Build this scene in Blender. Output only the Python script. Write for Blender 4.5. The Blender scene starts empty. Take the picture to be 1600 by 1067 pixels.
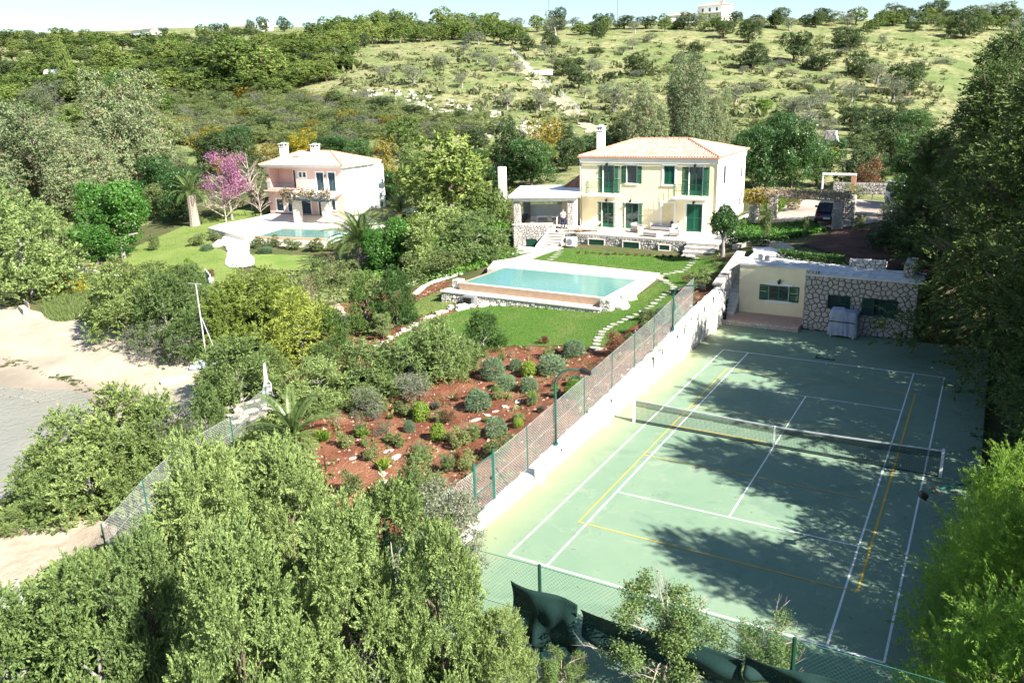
import bpy, math, random
import numpy as np
from mathutils import Vector, Matrix
random.seed(7)
S = bpy.context.scene
COL = S.collection
# ------------------------------------------------------------------ camera, light, exposure
CAM = np.array([6.408, -31.349, 13.976]); YAW, PITCH, ROLL, FPX = -0.5342068, 0.2942533, -0.0316672, 1273.26
_cy, _sy = math.cos(YAW), math.sin(YAW)
FWD = np.array([_sy*math.cos(PITCH), _cy*math.cos(PITCH), -math.sin(PITCH)])
_rt = np.array([_cy, -_sy, 0.0]); _up = np.cross(_rt, FWD)
RT = _rt*math.cos(ROLL)+_up*math.sin(ROLL); UP = _up*math.cos(ROLL)-_rt*math.sin(ROLL)
cd = bpy.data.cameras.new('camera'); cam = bpy.data.objects.new('camera', cd); COL.objects.link(cam)
m = Matrix(((RT[0], UP[0], -FWD[0], CAM[0]), (RT[1], UP[1], -FWD[1], CAM[1]), (RT[2], UP[2], -FWD[2], CAM[2]), (0, 0, 0, 1)))
cam.matrix_world = m; cd.sensor_width = 36; cd.lens = FPX/1600*36; cd.clip_start = 0.3; cd.clip_end = 6000
S.camera = cam
SUN_EL, SUN_AZ = math.radians(38), math.radians(-13)      # azimuth counted from +X towards +Y
sdir = Vector((math.cos(SUN_EL)*math.cos(SUN_AZ), math.cos(SUN_EL)*math.sin(SUN_AZ), math.sin(SUN_EL)))
W = bpy.data.worlds.new('World'); S.world = W; W.use_nodes = True
nt = W.node_tree; bg = nt.nodes['Background']
sky = nt.nodes.new('ShaderNodeTexSky'); sky.sky_type = 'NISHITA'; sky.sun_disc = False
sky.sun_elevation = SUN_EL; sky.sun_rotation = math.pi/2-SUN_AZ; sky.air_density = 1.0; sky.dust_density = 0.3; sky.ozone_density = 2.5
nt.links.new(sky.outputs[0], bg.inputs[0]); bg.inputs[1].default_value = 0.054
sl = bpy.data.lights.new('sun', 'SUN'); sl.energy = 5.0; sl.angle = math.radians(0.53); sl.color = (1.0, 0.95, 0.86)
so = bpy.data.objects.new('sun', sl); COL.objects.link(so); so.rotation_euler = (-sdir).to_track_quat('-Z', 'Y').to_euler()
S.view_settings.view_transform = 'Standard'; S.view_settings.look = 'None'; S.view_settings.gamma = 1; S.view_settings.use_curve_mapping = False
S.view_settings.exposure = 1.76
S.cycles.use_denoising = True; S.cycles.max_bounces = 6; S.cycles.diffuse_bounces = 3; S.cycles.transparent_max_bounces = 12
S.cycles.transmission_bounces = 3; S.cycles.glossy_bounces = 2; S.cycles.use_adaptive_sampling = True; S.cycles.adaptive_threshold = 0.015

# ------------------------------------------------------------------ survey helpers: a sight line from the drone to a plane or the ground
def ray(x, y): return FWD+(x-800)/FPX*RT-(y-533.5)/FPX*UP
def at(x, y, z=0.0):
    d = ray(x, y); t = (z-CAM[2])/d[2]; return CAM+d*t
def at_x(x, y, X):
    d = ray(x, y); return CAM+d*((X-CAM[0])/d[0])
def at_y(x, y, Y):
    d = ray(x, y); return CAM+d*((Y-CAM[1])/d[1])
def at_d(x, y, D): return CAM+ray(x, y)*D
def pix(p):
    d = np.asarray(p, float)-CAM; z = d@FWD; return 800+FPX*(d@RT)/z, 533.5-FPX*(d@UP)/z, z
def top_z(b, yt):      # height at which the vertical through b is seen at picture row yt
    d0 = np.array([b[0], b[1], 0.0])-CAM; k = (yt-533.5)/FPX
    # 533.5-F*(d.UP)/(d.FWD)=yt, d=d0+z*e3
    return (-(d0@UP)-k*(d0@FWD))/(UP[2]+k*FWD[2])

# ------------------------------------------------------------------ scene graph helpers
def link(o, parent=None, props=None):
    COL.objects.link(o)
    if parent is not None: o.parent = parent
    if props:
        for k, v in props.items(): o[k] = v
    return o
def thing(name, label, cat, loc=(0, 0, 0), rz=0.0, group=None):
    o = bpy.data.objects.new(name, None); o.empty_display_size = .3
    o.location = loc; o.rotation_euler = (0, 0, rz); link(o); o['label'] = label; o['category'] = cat
    if group: o['group'] = group
    return o
def tag(o, label=None, cat=None, group=None, kind=None):
    if label: o['label'] = label
    if cat: o['category'] = cat
    if group: o['group'] = group
    if kind: o['kind'] = kind
    return o
def mesh_np(name, verts, faces, mat, smooth=False, tint=None):
    """verts (n,3), faces (m,k) all of the same k"""
    me = bpy.data.meshes.new(name); verts = np.asarray(verts, np.float32); faces = np.asarray(faces, np.int32)
    me.vertices.add(len(verts)); me.vertices.foreach_set('co', verts.ravel())
    k = faces.shape[1]; me.loops.add(faces.size); me.loops.foreach_set('vertex_index', faces.ravel())
    me.polygons.add(len(faces)); me.polygons.foreach_set('loop_start', np.arange(0, faces.size, k, dtype=np.int32))
    me.polygons.foreach_set('loop_total', np.full(len(faces), k, np.int32))
    if smooth: me.polygons.foreach_set('use_smooth', np.ones(len(faces), bool))
    me.update(calc_edges=True)
    if tint is not None:
        a = me.attributes.new('tint', 'FLOAT', 'POINT'); a.data.foreach_set('value', np.asarray(tint, np.float32))
    me.materials.append(mat); return me
class MB:
    def __init__(s): s.v = []; s.f = []; s.smooth = False
    def add(s, vs, fs):
        n = len(s.v); s.v += [tuple(map(float, p)) for p in vs]; s.f += [tuple(i+n for i in f) for f in fs]; return s
    def box(s, x0, x1, y0, y1, z0, z1):
        return s.add([(x0,y0,z0),(x1,y0,z0),(x1,y1,z0),(x0,y1,z0),(x0,y0,z1),(x1,y0,z1),(x1,y1,z1),(x0,y1,z1)],
                     [(3,2,1,0),(4,5,6,7),(0,1,5,4),(1,2,6,5),(2,3,7,6),(3,0,4,7)])
    def rbox(s, x0, x1, y0, y1, z0, z1, b=.02):      # box with chamfered top and vertical edges
        ring = lambda e, z: [(x0+e,y0+b*0+0,z)] 
        def oc(i, z):
            return [(x0+b+i,y0+i,z),(x1-b-i,y0+i,z),(x1-i,y0+b+i,z),(x1-i,y1-b-i,z),(x1-b-i,y1-i,z),(x0+b+i,y1-i,z),(x0+i,y1-b-i,z),(x0+i,y0+b+i,z)]
        vs = oc(0, z0)+oc(0, z1-b)+oc(b*.7, z1); fs = [tuple(range(7,-1,-1)), tuple(range(16,24))]
        for r in (0, 8):
            for i in range(8): fs.append((r+i, r+(i+1) % 8, r+8+(i+1) % 8, r+8+i))
        return s.add(vs, fs)
    def prism(s, poly, z0, z1):      # poly CCW list of (x,y); z0/z1 numbers or lists
        n = len(poly); a = z0 if hasattr(z0, '__len__') else [z0]*n; b = z1 if hasattr(z1, '__len__') else [z1]*n
        vs = [(p[0],p[1],a[i]) for i, p in enumerate(poly)]+[(p[0],p[1],b[i]) for i, p in enumerate(poly)]
        return s.add(vs, [tuple(range(n-1,-1,-1)), tuple(range(n, 2*n))]+[(i,(i+1)%n,n+(i+1)%n,n+i) for i in range(n)])
    def quad(s, a, b, c, d): return s.add([a,b,c,d], [(0,1,2,3)])
    def tube(s, pts, r, n=6, cap=True):
        pts = [Vector(p) for p in pts]; rs = r if hasattr(r, '__len__') else [r]*len(pts); vs = []; fs = []
        prev = None
        for i, p in enumerate(pts):
            d = (pts[min(i+1, len(pts)-1)]-pts[max(i-1, 0)]).normalized()
            if prev is None:
                x = d.orthogonal().normalized()
            else:
                x = (prev-d*prev.dot(d)); x = x.normalized() if x.length > 1e-6 else d.orthogonal().normalized()
            prev = x; y = d.cross(x)
            for k in range(n):
                a = 2*math.pi*k/n; vs.append(p+(x*math.cos(a)+y*math.sin(a))*rs[i])
        for i in range(len(pts)-1):
            for k in range(n): fs.append((i*n+k, i*n+(k+1)%n, (i+1)*n+(k+1)%n, (i+1)*n+k))
        if cap: fs += [tuple(range(n-1,-1,-1)), tuple(range((len(pts)-1)*n, len(pts)*n))]
        return s.add(vs, fs)
    def build(s, name, mat, parent=None, smooth=False, label=None, cat=None, group=None, kind=None, loc=None, rz=None):
        me = bpy.data.meshes.new(name); me.from_pydata(s.v, [], s.f); me.materials.append(mat)
        if smooth: me.polygons.foreach_set('use_smooth', [True]*len(me.polygons))
        o = bpy.data.objects.new(name, me); link(o, parent); tag(o, label, cat, group, kind)
        if loc is not None: o.location = loc
        if rz is not None: o.rotation_euler = (0, 0, rz)
        return o
def copy_tree(o, parent=None):
    c = o.copy(); COL.objects.link(c); c.parent = parent
    for ch in KIDS.get(o.name, []) or list(o.children): copy_tree(ch, c)
    return c
KIDS = {}

# ------------------------------------------------------------------ materials
def newmat(name):
    m = bpy.data.materials.new(name); m.use_nodes = True; nt = m.node_tree; nt.nodes.clear()
    out = nt.nodes.new('ShaderNodeOutputMaterial'); return m, nt, out
def N(nt, t, **k):
    n = nt.nodes.new(t)
    for a, b in k.items(): setattr(n, a, b)
    return n
def mixc(nt, fac, a, b):
    n = nt.nodes.new('ShaderNodeMix'); n.data_type = 'RGBA'
    for s, v in ((0, fac), (6, a), (7, b)):
        if hasattr(v, 'links') or isinstance(v, bpy.types.NodeSocket): nt.links.new(v, n.inputs[s])
        else: n.inputs[s].default_value = (*v, 1) if (s > 0 and len(v) == 3) else v
    return n.outputs[2]
def noise(nt, scale, detail=4, rough=.55, coord=None, dist=0):
    n = nt.nodes.new('ShaderNodeTexNoise'); n.inputs['Scale'].default_value = scale; n.inputs['Detail'].default_value = detail
    n.inputs['Roughness'].default_value = rough; n.inputs['Distortion'].default_value = dist
    if coord is not None: nt.links.new(coord, n.inputs['Vector'])
    return n.outputs['Fac']
def ramp(nt, v, a, b):
    n = nt.nodes.new('ShaderNodeMapRange'); n.inputs[1].default_value = a; n.inputs[2].default_value = b; n.clamp = True
    nt.links.new(v, n.inputs[0]); return n.outputs[0]
def mul(nt, a, b):
    n = nt.nodes.new('ShaderNodeMath'); n.operation = 'MULTIPLY'
    for i, v in enumerate((a, b)):
        if isinstance(v, bpy.types.NodeSocket): nt.links.new(v, n.inputs[i])
        else: n.inputs[i].default_value = v
    return n.outputs[0]
def geo(nt): return nt.nodes.new('ShaderNodeNewGeometry').outputs['Position']
def solid(name, c1, c2=None, scale=3.0, rough=.8, bump=0.0, bscale=None, metal=0.0, c3=None, s3=.6, t=(.35,.65), spec=.3, obj=False, island=False):
    """two tone noise material; c3 adds large soft patches; island: third tone picked per piece"""
    m, nt, out = newmat(name); p = N(nt, 'ShaderNodeBsdfPrincipled'); nt.links.new(p.outputs[0], out.inputs[0])
    p.inputs['Roughness'].default_value = rough; p.inputs['Metallic'].default_value = metal; p.inputs['Specular IOR Level'].default_value = spec
    co = nt.nodes.new('ShaderNodeTexCoord').outputs['Object'] if obj else geo(nt)
    c2 = c2 or tuple(x*.88 for x in c1)
    col = mixc(nt, ramp(nt, noise(nt, scale, coord=co), *t), c1, c2)
    if island:
        g = nt.nodes.new('ShaderNodeNewGeometry').outputs['Random Per Island']; col = mixc(nt, g, col, c3)
    elif c3: col = mixc(nt, ramp(nt, noise(nt, s3, 3, coord=co), .45, .7), col, c3)
    nt.links.new(col, p.inputs['Base Color'])
    if bump:
        b = N(nt, 'ShaderNodeBump'); b.inputs['Strength'].default_value = 1; b.inputs['Distance'].default_value = bump
        nt.links.new(noise(nt, bscale or scale*4, 5, coord=co), b.inputs['Height']); nt.links.new(b.outputs[0], p.inputs['Normal'])
    return m
def leafmat(name, dark, light, third=None, transl=.35, rough=.55, objvar=.25, spec=.25):
    m, nt, out = newmat(name)
    g = nt.nodes.new('ShaderNodeNewGeometry'); at_ = N(nt, 'ShaderNodeAttribute', attribute_name='tint')
    oi = nt.nodes.new('ShaderNodeObjectInfo')
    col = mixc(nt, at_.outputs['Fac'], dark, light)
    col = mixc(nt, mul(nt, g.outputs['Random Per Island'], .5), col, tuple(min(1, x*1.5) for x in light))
    if third:
        col = mixc(nt, ramp(nt, at_.outputs['Fac'], .80, .9), col, third)
    hs = N(nt, 'ShaderNodeHueSaturation'); nt.links.new(col, hs.inputs['Color'])
    mr = nt.nodes.new('ShaderNodeMapRange'); mr.inputs[3].default_value = 1-objvar; mr.inputs[4].default_value = 1+objvar; nt.links.new(oi.outputs['Random'], mr.inputs[0]); nt.links.new(mr.outputs[0], hs.inputs['Value'])
    mr2 = nt.nodes.new('ShaderNodeMapRange'); mr2.inputs[3].default_value = .515; mr2.inputs[4].default_value = .485; nt.links.new(oi.outputs['Random'], mr2.inputs[0]); nt.links.new(mr2.outputs[0], hs.inputs['Hue'])
    p = N(nt, 'ShaderNodeBsdfPrincipled'); p.inputs['Roughness'].default_value = rough; p.inputs['Specular IOR Level'].default_value = spec
    nt.links.new(hs.outputs[0], p.inputs['Base Color'])
    tr = N(nt, 'ShaderNodeBsdfTranslucent'); nt.links.new(hs.outputs[0], tr.inputs['Color'])
    mx = N(nt, 'ShaderNodeMixShader'); mx.inputs[0].default_value = transl
    nt.links.new(p.outputs[0], mx.inputs[1]); nt.links.new(tr.outputs[0], mx.inputs[2]); nt.links.new(mx.outputs[0], out.inputs[0])
    return m
M = {}
M['plaster_cream'] = solid('plaster_cream', (.89,.79,.52), (.82,.72,.46), 1.2, .9, .006, 30, c3=(.80,.70,.47), s3=.5)
M['plaster_white'] = solid('plaster_white', (.84,.83,.79), (.78,.77,.73), 1.5, .9, .004, 25)
M['plaster_pink'] = solid('plaster_pink', (.72,.50,.43), (.65,.44,.375), 1.0, .9, .006, 25, c3=(.64,.44,.385), s3=.5)
M['whitewash'] = solid('whitewash', (.66,.63,.57), (.42,.39,.34), 2.2, .95, .05, 5, c3=(.70,.66,.58), s3=.5, t=(.5,.8))
M['paving'] = solid('paving', (.72,.67,.60), (.64,.59,.52), .8, .85, .004, 20, c3=(.66,.60,.52), s3=.25)
M['flag'] = solid('flag', (.38,.355,.31), (.28,.26,.225), 3, .9, .01, 18, c3=(.44,.41,.36), s3=1.2)
M['stone'] = solid('stone', (.40,.36,.32), (.26,.23,.20), 6, .9, .015, 25, c3=(.52,.46,.39), island=True)
M['stone_grey'] = solid('stone_grey', (.36,.34,.32), (.26,.25,.24), 6, .9, .01, 25, c3=(.50,.46,.41), island=True)
M['stone_pale'] = solid('stone_pale', (.62,.57,.50), (.48,.44,.38), 4, .9, .015, 14, c3=(.70,.65,.58), island=True)
M['mortar'] = solid('mortar', (.15,.14,.13), (.10,.095,.09), 8, .95, .01, 30)
M['mortar_pale'] = solid('mortar_pale', (.34,.32,.29), (.26,.24,.22), 8, .95, .01, 30)
M['green_paint'] = solid('green_paint', (.010,.105,.058), (.008,.085,.048), 4, .45, spec=.4)
M['green_dark'] = solid('green_dark', (.008,.05,.032), (.006,.04,.026), 4, .4, spec=.4)
M['green_pole'] = solid('green_pole', (.012,.10,.075), (.010,.08,.06), 4, .4, spec=.5)
M['slate_paint'] = solid('slate_paint', (.055,.095,.11), (.045,.08,.095), 4, .5)
M['tile'] = solid('tile', (.40,.30,.225), (.29,.20,.145), 5, .85, .006, 30, c3=(.53,.45,.36), island=True)
M['tile_pale'] = solid('tile_pale', (.44,.37,.26), (.34,.27,.18), 5, .85, .006, 30, c3=(.54,.47,.35), island=True)
M['tile_red'] = solid('tile_red', (.42,.20,.13), (.34,.15,.10), 5, .85, .006, 30, c3=(.55,.30,.2), island=True)
M['metal_grey'] = solid('metal_grey', (.35,.36,.37), (.28,.29,.3), 5, .45, metal=.6)
M['galv'] = solid('galv', (.55,.56,.55), (.45,.46,.45), 5, .5, metal=.3)
M['black'] = solid('black', (.012,.012,.013), (.02,.02,.02), 5, .5)
M['white_paint'] = solid('white_paint', (.80,.80,.78), (.74,.74,.72), 3, .6)
M['bark'] = solid('bark', (.16,.12,.09), (.09,.07,.05), 12, .95, .02, 30, obj=True)
M['bark_pale'] = solid('bark_pale', (.42,.36,.30), (.26,.21,.17), 8, .9, .02, 25, obj=True)
M['bark_grey'] = solid('bark_grey', (.30,.28,.26), (.18,.165,.15), 10, .95, .02, 30, obj=True)
M['cushion'] = solid('cushion', (.06,.075,.11), (.05,.06,.09), 5, .9)
M['wicker'] = solid('wicker', (.42,.38,.35), (.34,.30,.28), 40, .8, .004, 80)
M['fabric_pale'] = solid('fabric_pale', (.78,.72,.66), (.72,.66,.6), 5, .9)
M['wood'] = solid('wood', (.40,.26,.15), (.30,.19,.11), 8, .7, .004, 30)
M['wood_grey'] = solid('wood_grey', (.45,.42,.38), (.33,.31,.28), 8, .85, .006, 30)
M['skin'] = solid('skin', (.50,.30,.22), (.46,.27,.20), 5, .6)
M['shirt'] = solid('shirt', (.80,.80,.80), (.74,.74,.74), 8, .9)
M['jeans'] = solid('jeans', (.02,.035,.09), (.016,.028,.07), 8, .9)
M['hair'] = solid('hair', (.10,.08,.07), (.07,.055,.05), 20, .8)
def glassmat(name, col=(.02,.03,.035), rough=.04):
    m, nt, out = newmat(name); p = N(nt, 'ShaderNodeBsdfPrincipled'); p.inputs['Base Color'].default_value = (*col, 1)
    p.inputs['Roughness'].default_value = rough; p.inputs['Specular IOR Level'].default_value = .9
    b = N(nt, 'ShaderNodeBump'); b.inputs['Distance'].default_value = .01; b.inputs['Strength'].default_value = .15
    nt.links.new(noise(nt, 2.0, 2, coord=geo(nt)), b.inputs['Height']); nt.links.new(b.outputs[0], p.inputs['Normal'])
    nt.links.new(p.outputs[0], out.inputs[0]); return m
M['glass'] = glassmat('glass')
# ------------------------------------------------------------------ terrain: thin plate spline through surveyed spot heights
CP = []
def cp(z, *pts):
    for p in pts: CP.append((*at(p[0], p[1], z)[:2], z))
def cd_(D, *pts):
    for p in pts: CP.append(tuple(at_d(p[0], p[1], D)))
def cw(*pts): CP.extend(pts)
# along the court's west wall
cw((-7.6,-20,-.2),(-7.6,-14,-.1),(-7.6,-9,.15),(-7.6,-5,.35),(-7.6,-1,.6),(-7.6,3,.85),(-7.6,7,1.15),(-7.6,11,1.5),(-7.6,15,1.75),(-7.6,18,2.0))
cw((-4,-22,-.4),(3,-23,-.5),(10,-20,0),(10,-10,.1),(10,0,.2),(10,10,.4),(12,18,1.0),(18,-5,.5),(20,15,2),(9,22,3.0),(20,30,4),(30,0,2))
cw((0,24,3.35),(-5,24,3.35),(5,28,3.4),(-7,30,2.9),(-9,29,2.5),(-10,26,1.9),(-9,23,1.7),(0,34,3.45),(-4,40,3.5),(-9,40,3.1),(5,42,3.6),(-8,50,3.6))
cw((-12,29,1.45),(-18,29.5,1.35),(-25,29.8,1.3),(-14,24,1.38),(-20,25,1.33),(-27,25,1.1),(-13,33,2.0),(-18,38,2.2),(-25,38,2.2),(-18,46,2.8),(-26,46,2.6))
cw((-31,31,.1),(-33,36,.1),(-36,42,.4),(-31,26,.2),(-29,22,.5),(-28,17,.1),(-27,13,-.1))
cw((-13,15,.75),(-13.5,12.5,.6),(-17,12.5,.45),(-21,12.5,.2),(-25,12,-.1),(-13,9,.55),(-11,18,1.1),(-10,13,1.1),(-10,7,.8),(-12,3,.4),(-10,0,.4))
cp(.3,(780,545)); cp(.2,(850,590)); cp(0,(700,560)); cp(-.1,(760,640)); cp(-.3,(680,700)); cp(-.5,(600,740)); cp(-.6,(560,640)); cp(-.6,(640,560)); cp(-.9,(500,600)); cp(-.6,(690,790)); cp(-1.0,(440,640)); cp(-1.0,(500,500)); cp(-.4,(620,480))
cp(-1.0,(370,670),(300,740),(240,800),(560,860),(400,900)); cp(-1.3,(200,1000),(300,1150),(600,1050)); cp(-.9,(700,1000)); cp(-.8,(800,1100))
# coast
cp(-1.6,(330,640)); cp(-3.0,(300,600),(200,570)); cp(-3.3,(100,560),(60,590)); cp(-3.6,(30,604),(150,625)); cp(-3.1,(0,540),(60,505)); cp(-2.8,(140,520),(0,490)); cp(-2.2,(230,540),(180,500))
cp(-2.7,(230,660)); cp(-2.9,(180,720),(60,800)); cp(-2.4,(120,850),(20,880),(250,700)); cp(-1.8,(60,950)); cp(-3.7,(40,720),(0,780)); cp(-5,(0,680),(-150,700)); cp(-6,(-300,640),(-300,800))
cp(-2.4,(60,430)); cp(-2.0,(120,455)); cp(-1.5,(180,420),(240,440)); cp(-2.2,(0,400)); cp(-4.5,(-200,560))
# pink house plot
cw((-60,44,-.1),(-70,46,-.2),(-76,46,-.3),(-60,52,.2),(-72,53,.3),(-58,39,-.3),(-51,38,-.4),(-52,45,.2))
cp(-.7,(330,374),(345,385)); cp(-1.0,(270,380),(400,400)); cp(-1.3,(270,410),(430,410),(350,430),(200,400)); cp(-.9,(300,350),(470,385)); cp(-.6,(360,340)); cp(-1.2,(500,440),(560,440)); cp(-.8,(640,430)); cp(-.4,(600,380),(680,400)); cp(.0,(690,340)); cp(.2,(760,370)); cp(-1.3,(420,480)); cp(-1.2,(250,345)); cp(-1.8,(150,385),(100,360))
# hillside, by distance
cd_(124,(480,262),(560,262)); cd_(135,(300,275),(150,275)); cd_(120,(640,280),(740,280)); cd_(105,(850,285),(1180,300)); cd_(115,(1000,262),(1250,265))
cd_(140,(0,275)); cd_(138,(600,228),(760,232)); cd_(155,(400,235),(200,225)); cd_(140,(900,222),(1050,225)); cd_(182,(0,200),(300,190)); cd_(158,(600,192),(760,195)); cd_(160,(930,190),(1200,195),(1400,205))
cd_(212,(150,150),(350,150)); cd_(188,(560,140),(720,140),(900,150),(1100,150),(1300,165),(1500,180)); cd_(250,(0,135),(250,115)); cd_(222,(450,105),(600,100),(800,100),(1000,110),(1250,120),(1450,130),(1650,150))
cd_(265,(100,95),(400,72),(640,70),(800,66),(1000,72),(1200,75),(1400,80),(1600,90)); cd_(320,(520,48),(700,47),(900,46),(1050,40),(1200,38),(1400,42),(1600,42))
cd_(330,(0,85),(200,75)); cd_(430,(0,62),(200,57),(380,48)); cd_(380,(1150,33),(1700,40),(900,44))
cd_(130,(-250,300),(-600,330)); cd_(200,(-300,170),(-600,200)); cd_(330,(-300,95),(-600,120)); cd_(200,(1900,160)); cd_(330,(2000,70)); cd_(100,(1900,290)); cd_(60,(1900,420))
for x_ in (-300, 200, 700, 1200, 1700, 2100):
    p_ = at_d(x_, 60, 520); cw((p_[0], p_[1], 20.0))
cw((-150,-80,-14),(-90,-60,-10),(0,-60,-1.5),(40,-50,0),(-60,-40,-7))
CP = np.array(CP)
def _phi(r2): return .5*r2*np.log(np.maximum(r2, 1e-9))
def _tps(P, z, lam=30.0):
    n = len(P); K = _phi(((P[:, None]-P[None])**2).sum(2))+lam*np.eye(n)*.02; Q = np.c_[np.ones(n), P]
    A = np.block([[K, Q], [Q.T, np.zeros((3, 3))]]); return np.linalg.solve(A, np.r_[z, 0, 0, 0])
_P = CP[:, :2]/10; _w = _tps(_P, CP[:, 2], .3)
def tps(X, Y):
    q = np.c_[X.ravel(), Y.ravel()]/10; out = np.empty(len(q))
    for i in range(0, len(q), 20000):
        c = q[i:i+20000]; out[i:i+20000] = _phi(((c[:, None]-_P[None])**2).sum(2))@_w[:len(_P)]+_w[-3]+c@_w[-2:]
    return out.reshape(X.shape)
GX0, GX1, GY0, GY1, GS = -460, 260, -90, 560, 2
_gx = np.arange(GX0, GX1+1, GS); _gy = np.arange(GY0, GY1+1, GS)
_XX, _YY = np.meshgrid(_gx, _gy); HF = tps(_XX.astype(float), _YY.astype(float))
_rng = np.random.RandomState(3)
_far = np.clip((np.hypot(_XX-CAM[0], _YY-CAM[1])-110)/60, 0, 1)
def _bl(v):
    for _ in range(2): v = (v+np.roll(v, 1, 0)+np.roll(v, -1, 0)+np.roll(v, 1, 1)+np.roll(v, -1, 1))/5
    return v
HF = HF+_far*_bl(_rng.randn(*HF.shape))*.45
HF = np.clip(HF, -16, 80)
def hf(x, y):
    i = (np.clip(x, GX0, GX1-.01)-GX0)/GS; j = (np.clip(y, GY0, GY1-.01)-GY0)/GS
    a = int(i); b = int(j); u = i-a; v = j-b
    return (HF[b, a]*(1-u)+HF[b, a+1]*u)*(1-v)+(HF[b+1, a]*(1-u)+HF[b+1, a+1]*u)*v
# pool frame
PA = np.array([-24.75, 15.08]); PR = math.radians(-1.0); PW, PD = 10.75, 5.4
def pool_local(x, y):
    dx, dy = x-PA[0], y-PA[1]; c, s = math.cos(PR), math.sin(PR); return dx*c+dy*s, -dx*s+dy*c
def ground(x, y):
    if -7.25 < x < 8.7 and -17.3 < y < 20.6: return -.25
    u, v = pool_local(x, y)
    if -1.6 < u < PW+.3 and -.7 < v < PD+.3: return min(hf(x, y), 0)-1.0
    dx, dy = x+63.6, y-31.2
    if -62.6 < x < -54.5 and 32 < y < 36.5: return -1.6
    return hf(x, y)
def gnd(px, py, lift=0.0):
    """where the sight line through a picture point meets the terrain"""
    d = ray(px, py); t = 8.0; st = .6
    while t < 700:
        p = CAM+d*t
        g = hf(p[0], p[1]) if not (-7.25 < p[0] < 8.7 and -17.3 < p[1] < 20.6) else -.0
        if p[2] <= g+lift:
            a, b = t-st, t
            for _ in range(14):
                c = (a+b)/2; q = CAM+d*c
                g = hf(q[0], q[1]) if not (-7.25 < q[0] < 8.7 and -17.3 < q[1] < 20.6) else 0
                if q[2] <= g+lift: b = c
                else: a = c
            q = CAM+d*b; return np.array([q[0], q[1], g])
        st = .5+t*.006; t += st
    p = CAM+d*400; return np.array([p[0], p[1], hf(p[0], p[1])])

# materials of the ground
def hill_material():
    m, nt, out = newmat('hill_ground'); p = N(nt, 'ShaderNodeBsdfPrincipled'); p.inputs['Roughness'].default_value = .95; p.inputs['Specular IOR Level'].default_value = .1
    co = geo(nt)
    c = mixc(nt, ramp(nt, noise(nt, .06, 4, coord=co), .40, .60), (.125,.165,.055), (.25,.235,.12))
    c = mixc(nt, ramp(nt, noise(nt, .5, 5, .65, coord=co), .46, .62), c, (.085,.12,.04))
    c = mixc(nt, ramp(nt, noise(nt, 2.5, 4, .7, coord=co), .55, .75), c, (.36,.33,.21))
    nt.links.new(c, p.inputs['Base Color'])
    b = N(nt, 'ShaderNodeBump'); b.inputs['Distance'].default_value = .35; nt.links.new(noise(nt, 1.3, 6, .7, coord=co), b.inputs['Height']); nt.links.new(b.outputs[0], p.inputs['Normal'])
    nt.links.new(p.outputs[0], out.inputs[0]); return m
M['hill'] = hill_material()
M['lawn'] = solid('lawn', (.068,.14,.024), (.10,.18,.034), 6, .9, .04, 40, c3=(.15,.18,.055), s3=.6, spec=.1)
M['lawn_pale'] = solid('lawn_pale', (.15,.21,.05), (.20,.25,.075), 4, .9, .03, 40, c3=(.12,.19,.04), s3=.4, spec=.1)
M['soil_red'] = solid('soil_red', (.185,.072,.040), (.11,.045,.027), 2.2, .95, .10, 7, c3=(.24,.115,.066), s3=.6, spec=.1)
M['soil_brown'] = solid('soil_brown', (.105,.055,.042), (.075,.04,.03), 1.5, .95, .06, 9, c3=(.15,.085,.06), s3=.5, spec=.1)
M['sand'] = solid('sand', (.42,.345,.25), (.37,.30,.215), .9, .95, .02, 8, c3=(.34,.29,.22), s3=.15, spec=.15)
def sandmat():
    m, nt, out = newmat('beach_sand'); p = N(nt, 'ShaderNodeBsdfPrincipled'); co = geo(nt); sp = N(nt, 'ShaderNodeSeparateXYZ'); nt.links.new(co, sp.inputs[0])
    c = mixc(nt, ramp(nt, noise(nt, .5, 6, .65, coord=co, dist=.6), .38, .66), (.40,.345,.26), (.30,.26,.20)); c = mixc(nt, mul(nt, ramp(nt, noise(nt, 9, 4, .7, coord=co), .55, .8), .5), c, (.26,.21,.15))
    ad = N(nt, 'ShaderNodeMath', operation='ADD'); nt.links.new(sp.outputs[2], ad.inputs[0]); nt.links.new(mul(nt, noise(nt, .35, 3, coord=co), .45), ad.inputs[1])
    r = N(nt, 'ShaderNodeMapRange'); r.inputs[1].default_value = -2.95; r.inputs[2].default_value = -3.30; nt.links.new(ad.outputs[0], r.inputs[0])
    c = mixc(nt, mul(nt, r.outputs[0], .8), c, (.20,.165,.125)); nt.links.new(c, p.inputs['Base Color']); p.inputs['Roughness'].default_value = .75
    b = N(nt, 'ShaderNodeBump'); b.inputs['Distance'].default_value = .05; nt.links.new(noise(nt, 3.5, 6, .7, coord=co), b.inputs['Height']); nt.links.new(b.outputs[0], p.inputs['Normal']); nt.links.new(p.outputs[0], out.inputs[0]); return m
M['sand'] = sandmat()
M['earth_pale'] = solid('earth_pale', (.50,.42,.32), (.38,.31,.23), 1.5, .95, .05, 7, c3=(.34,.25,.18), s3=.5, spec=.1)
M['track'] = solid('track', (.36,.31,.23), (.26,.24,.14), .6, .95, .05, 5)
M['rock'] = solid('rock', (.52,.49,.44), (.36,.33,.29), 1.2, .95, .06, 6)
M['undergrowth'] = solid('undergrowth', (.07,.095,.03), (.12,.095,.055), 1.5, .95, .08, 8, c3=(.05,.075,.022), s3=.4, spec=.1)

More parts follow.
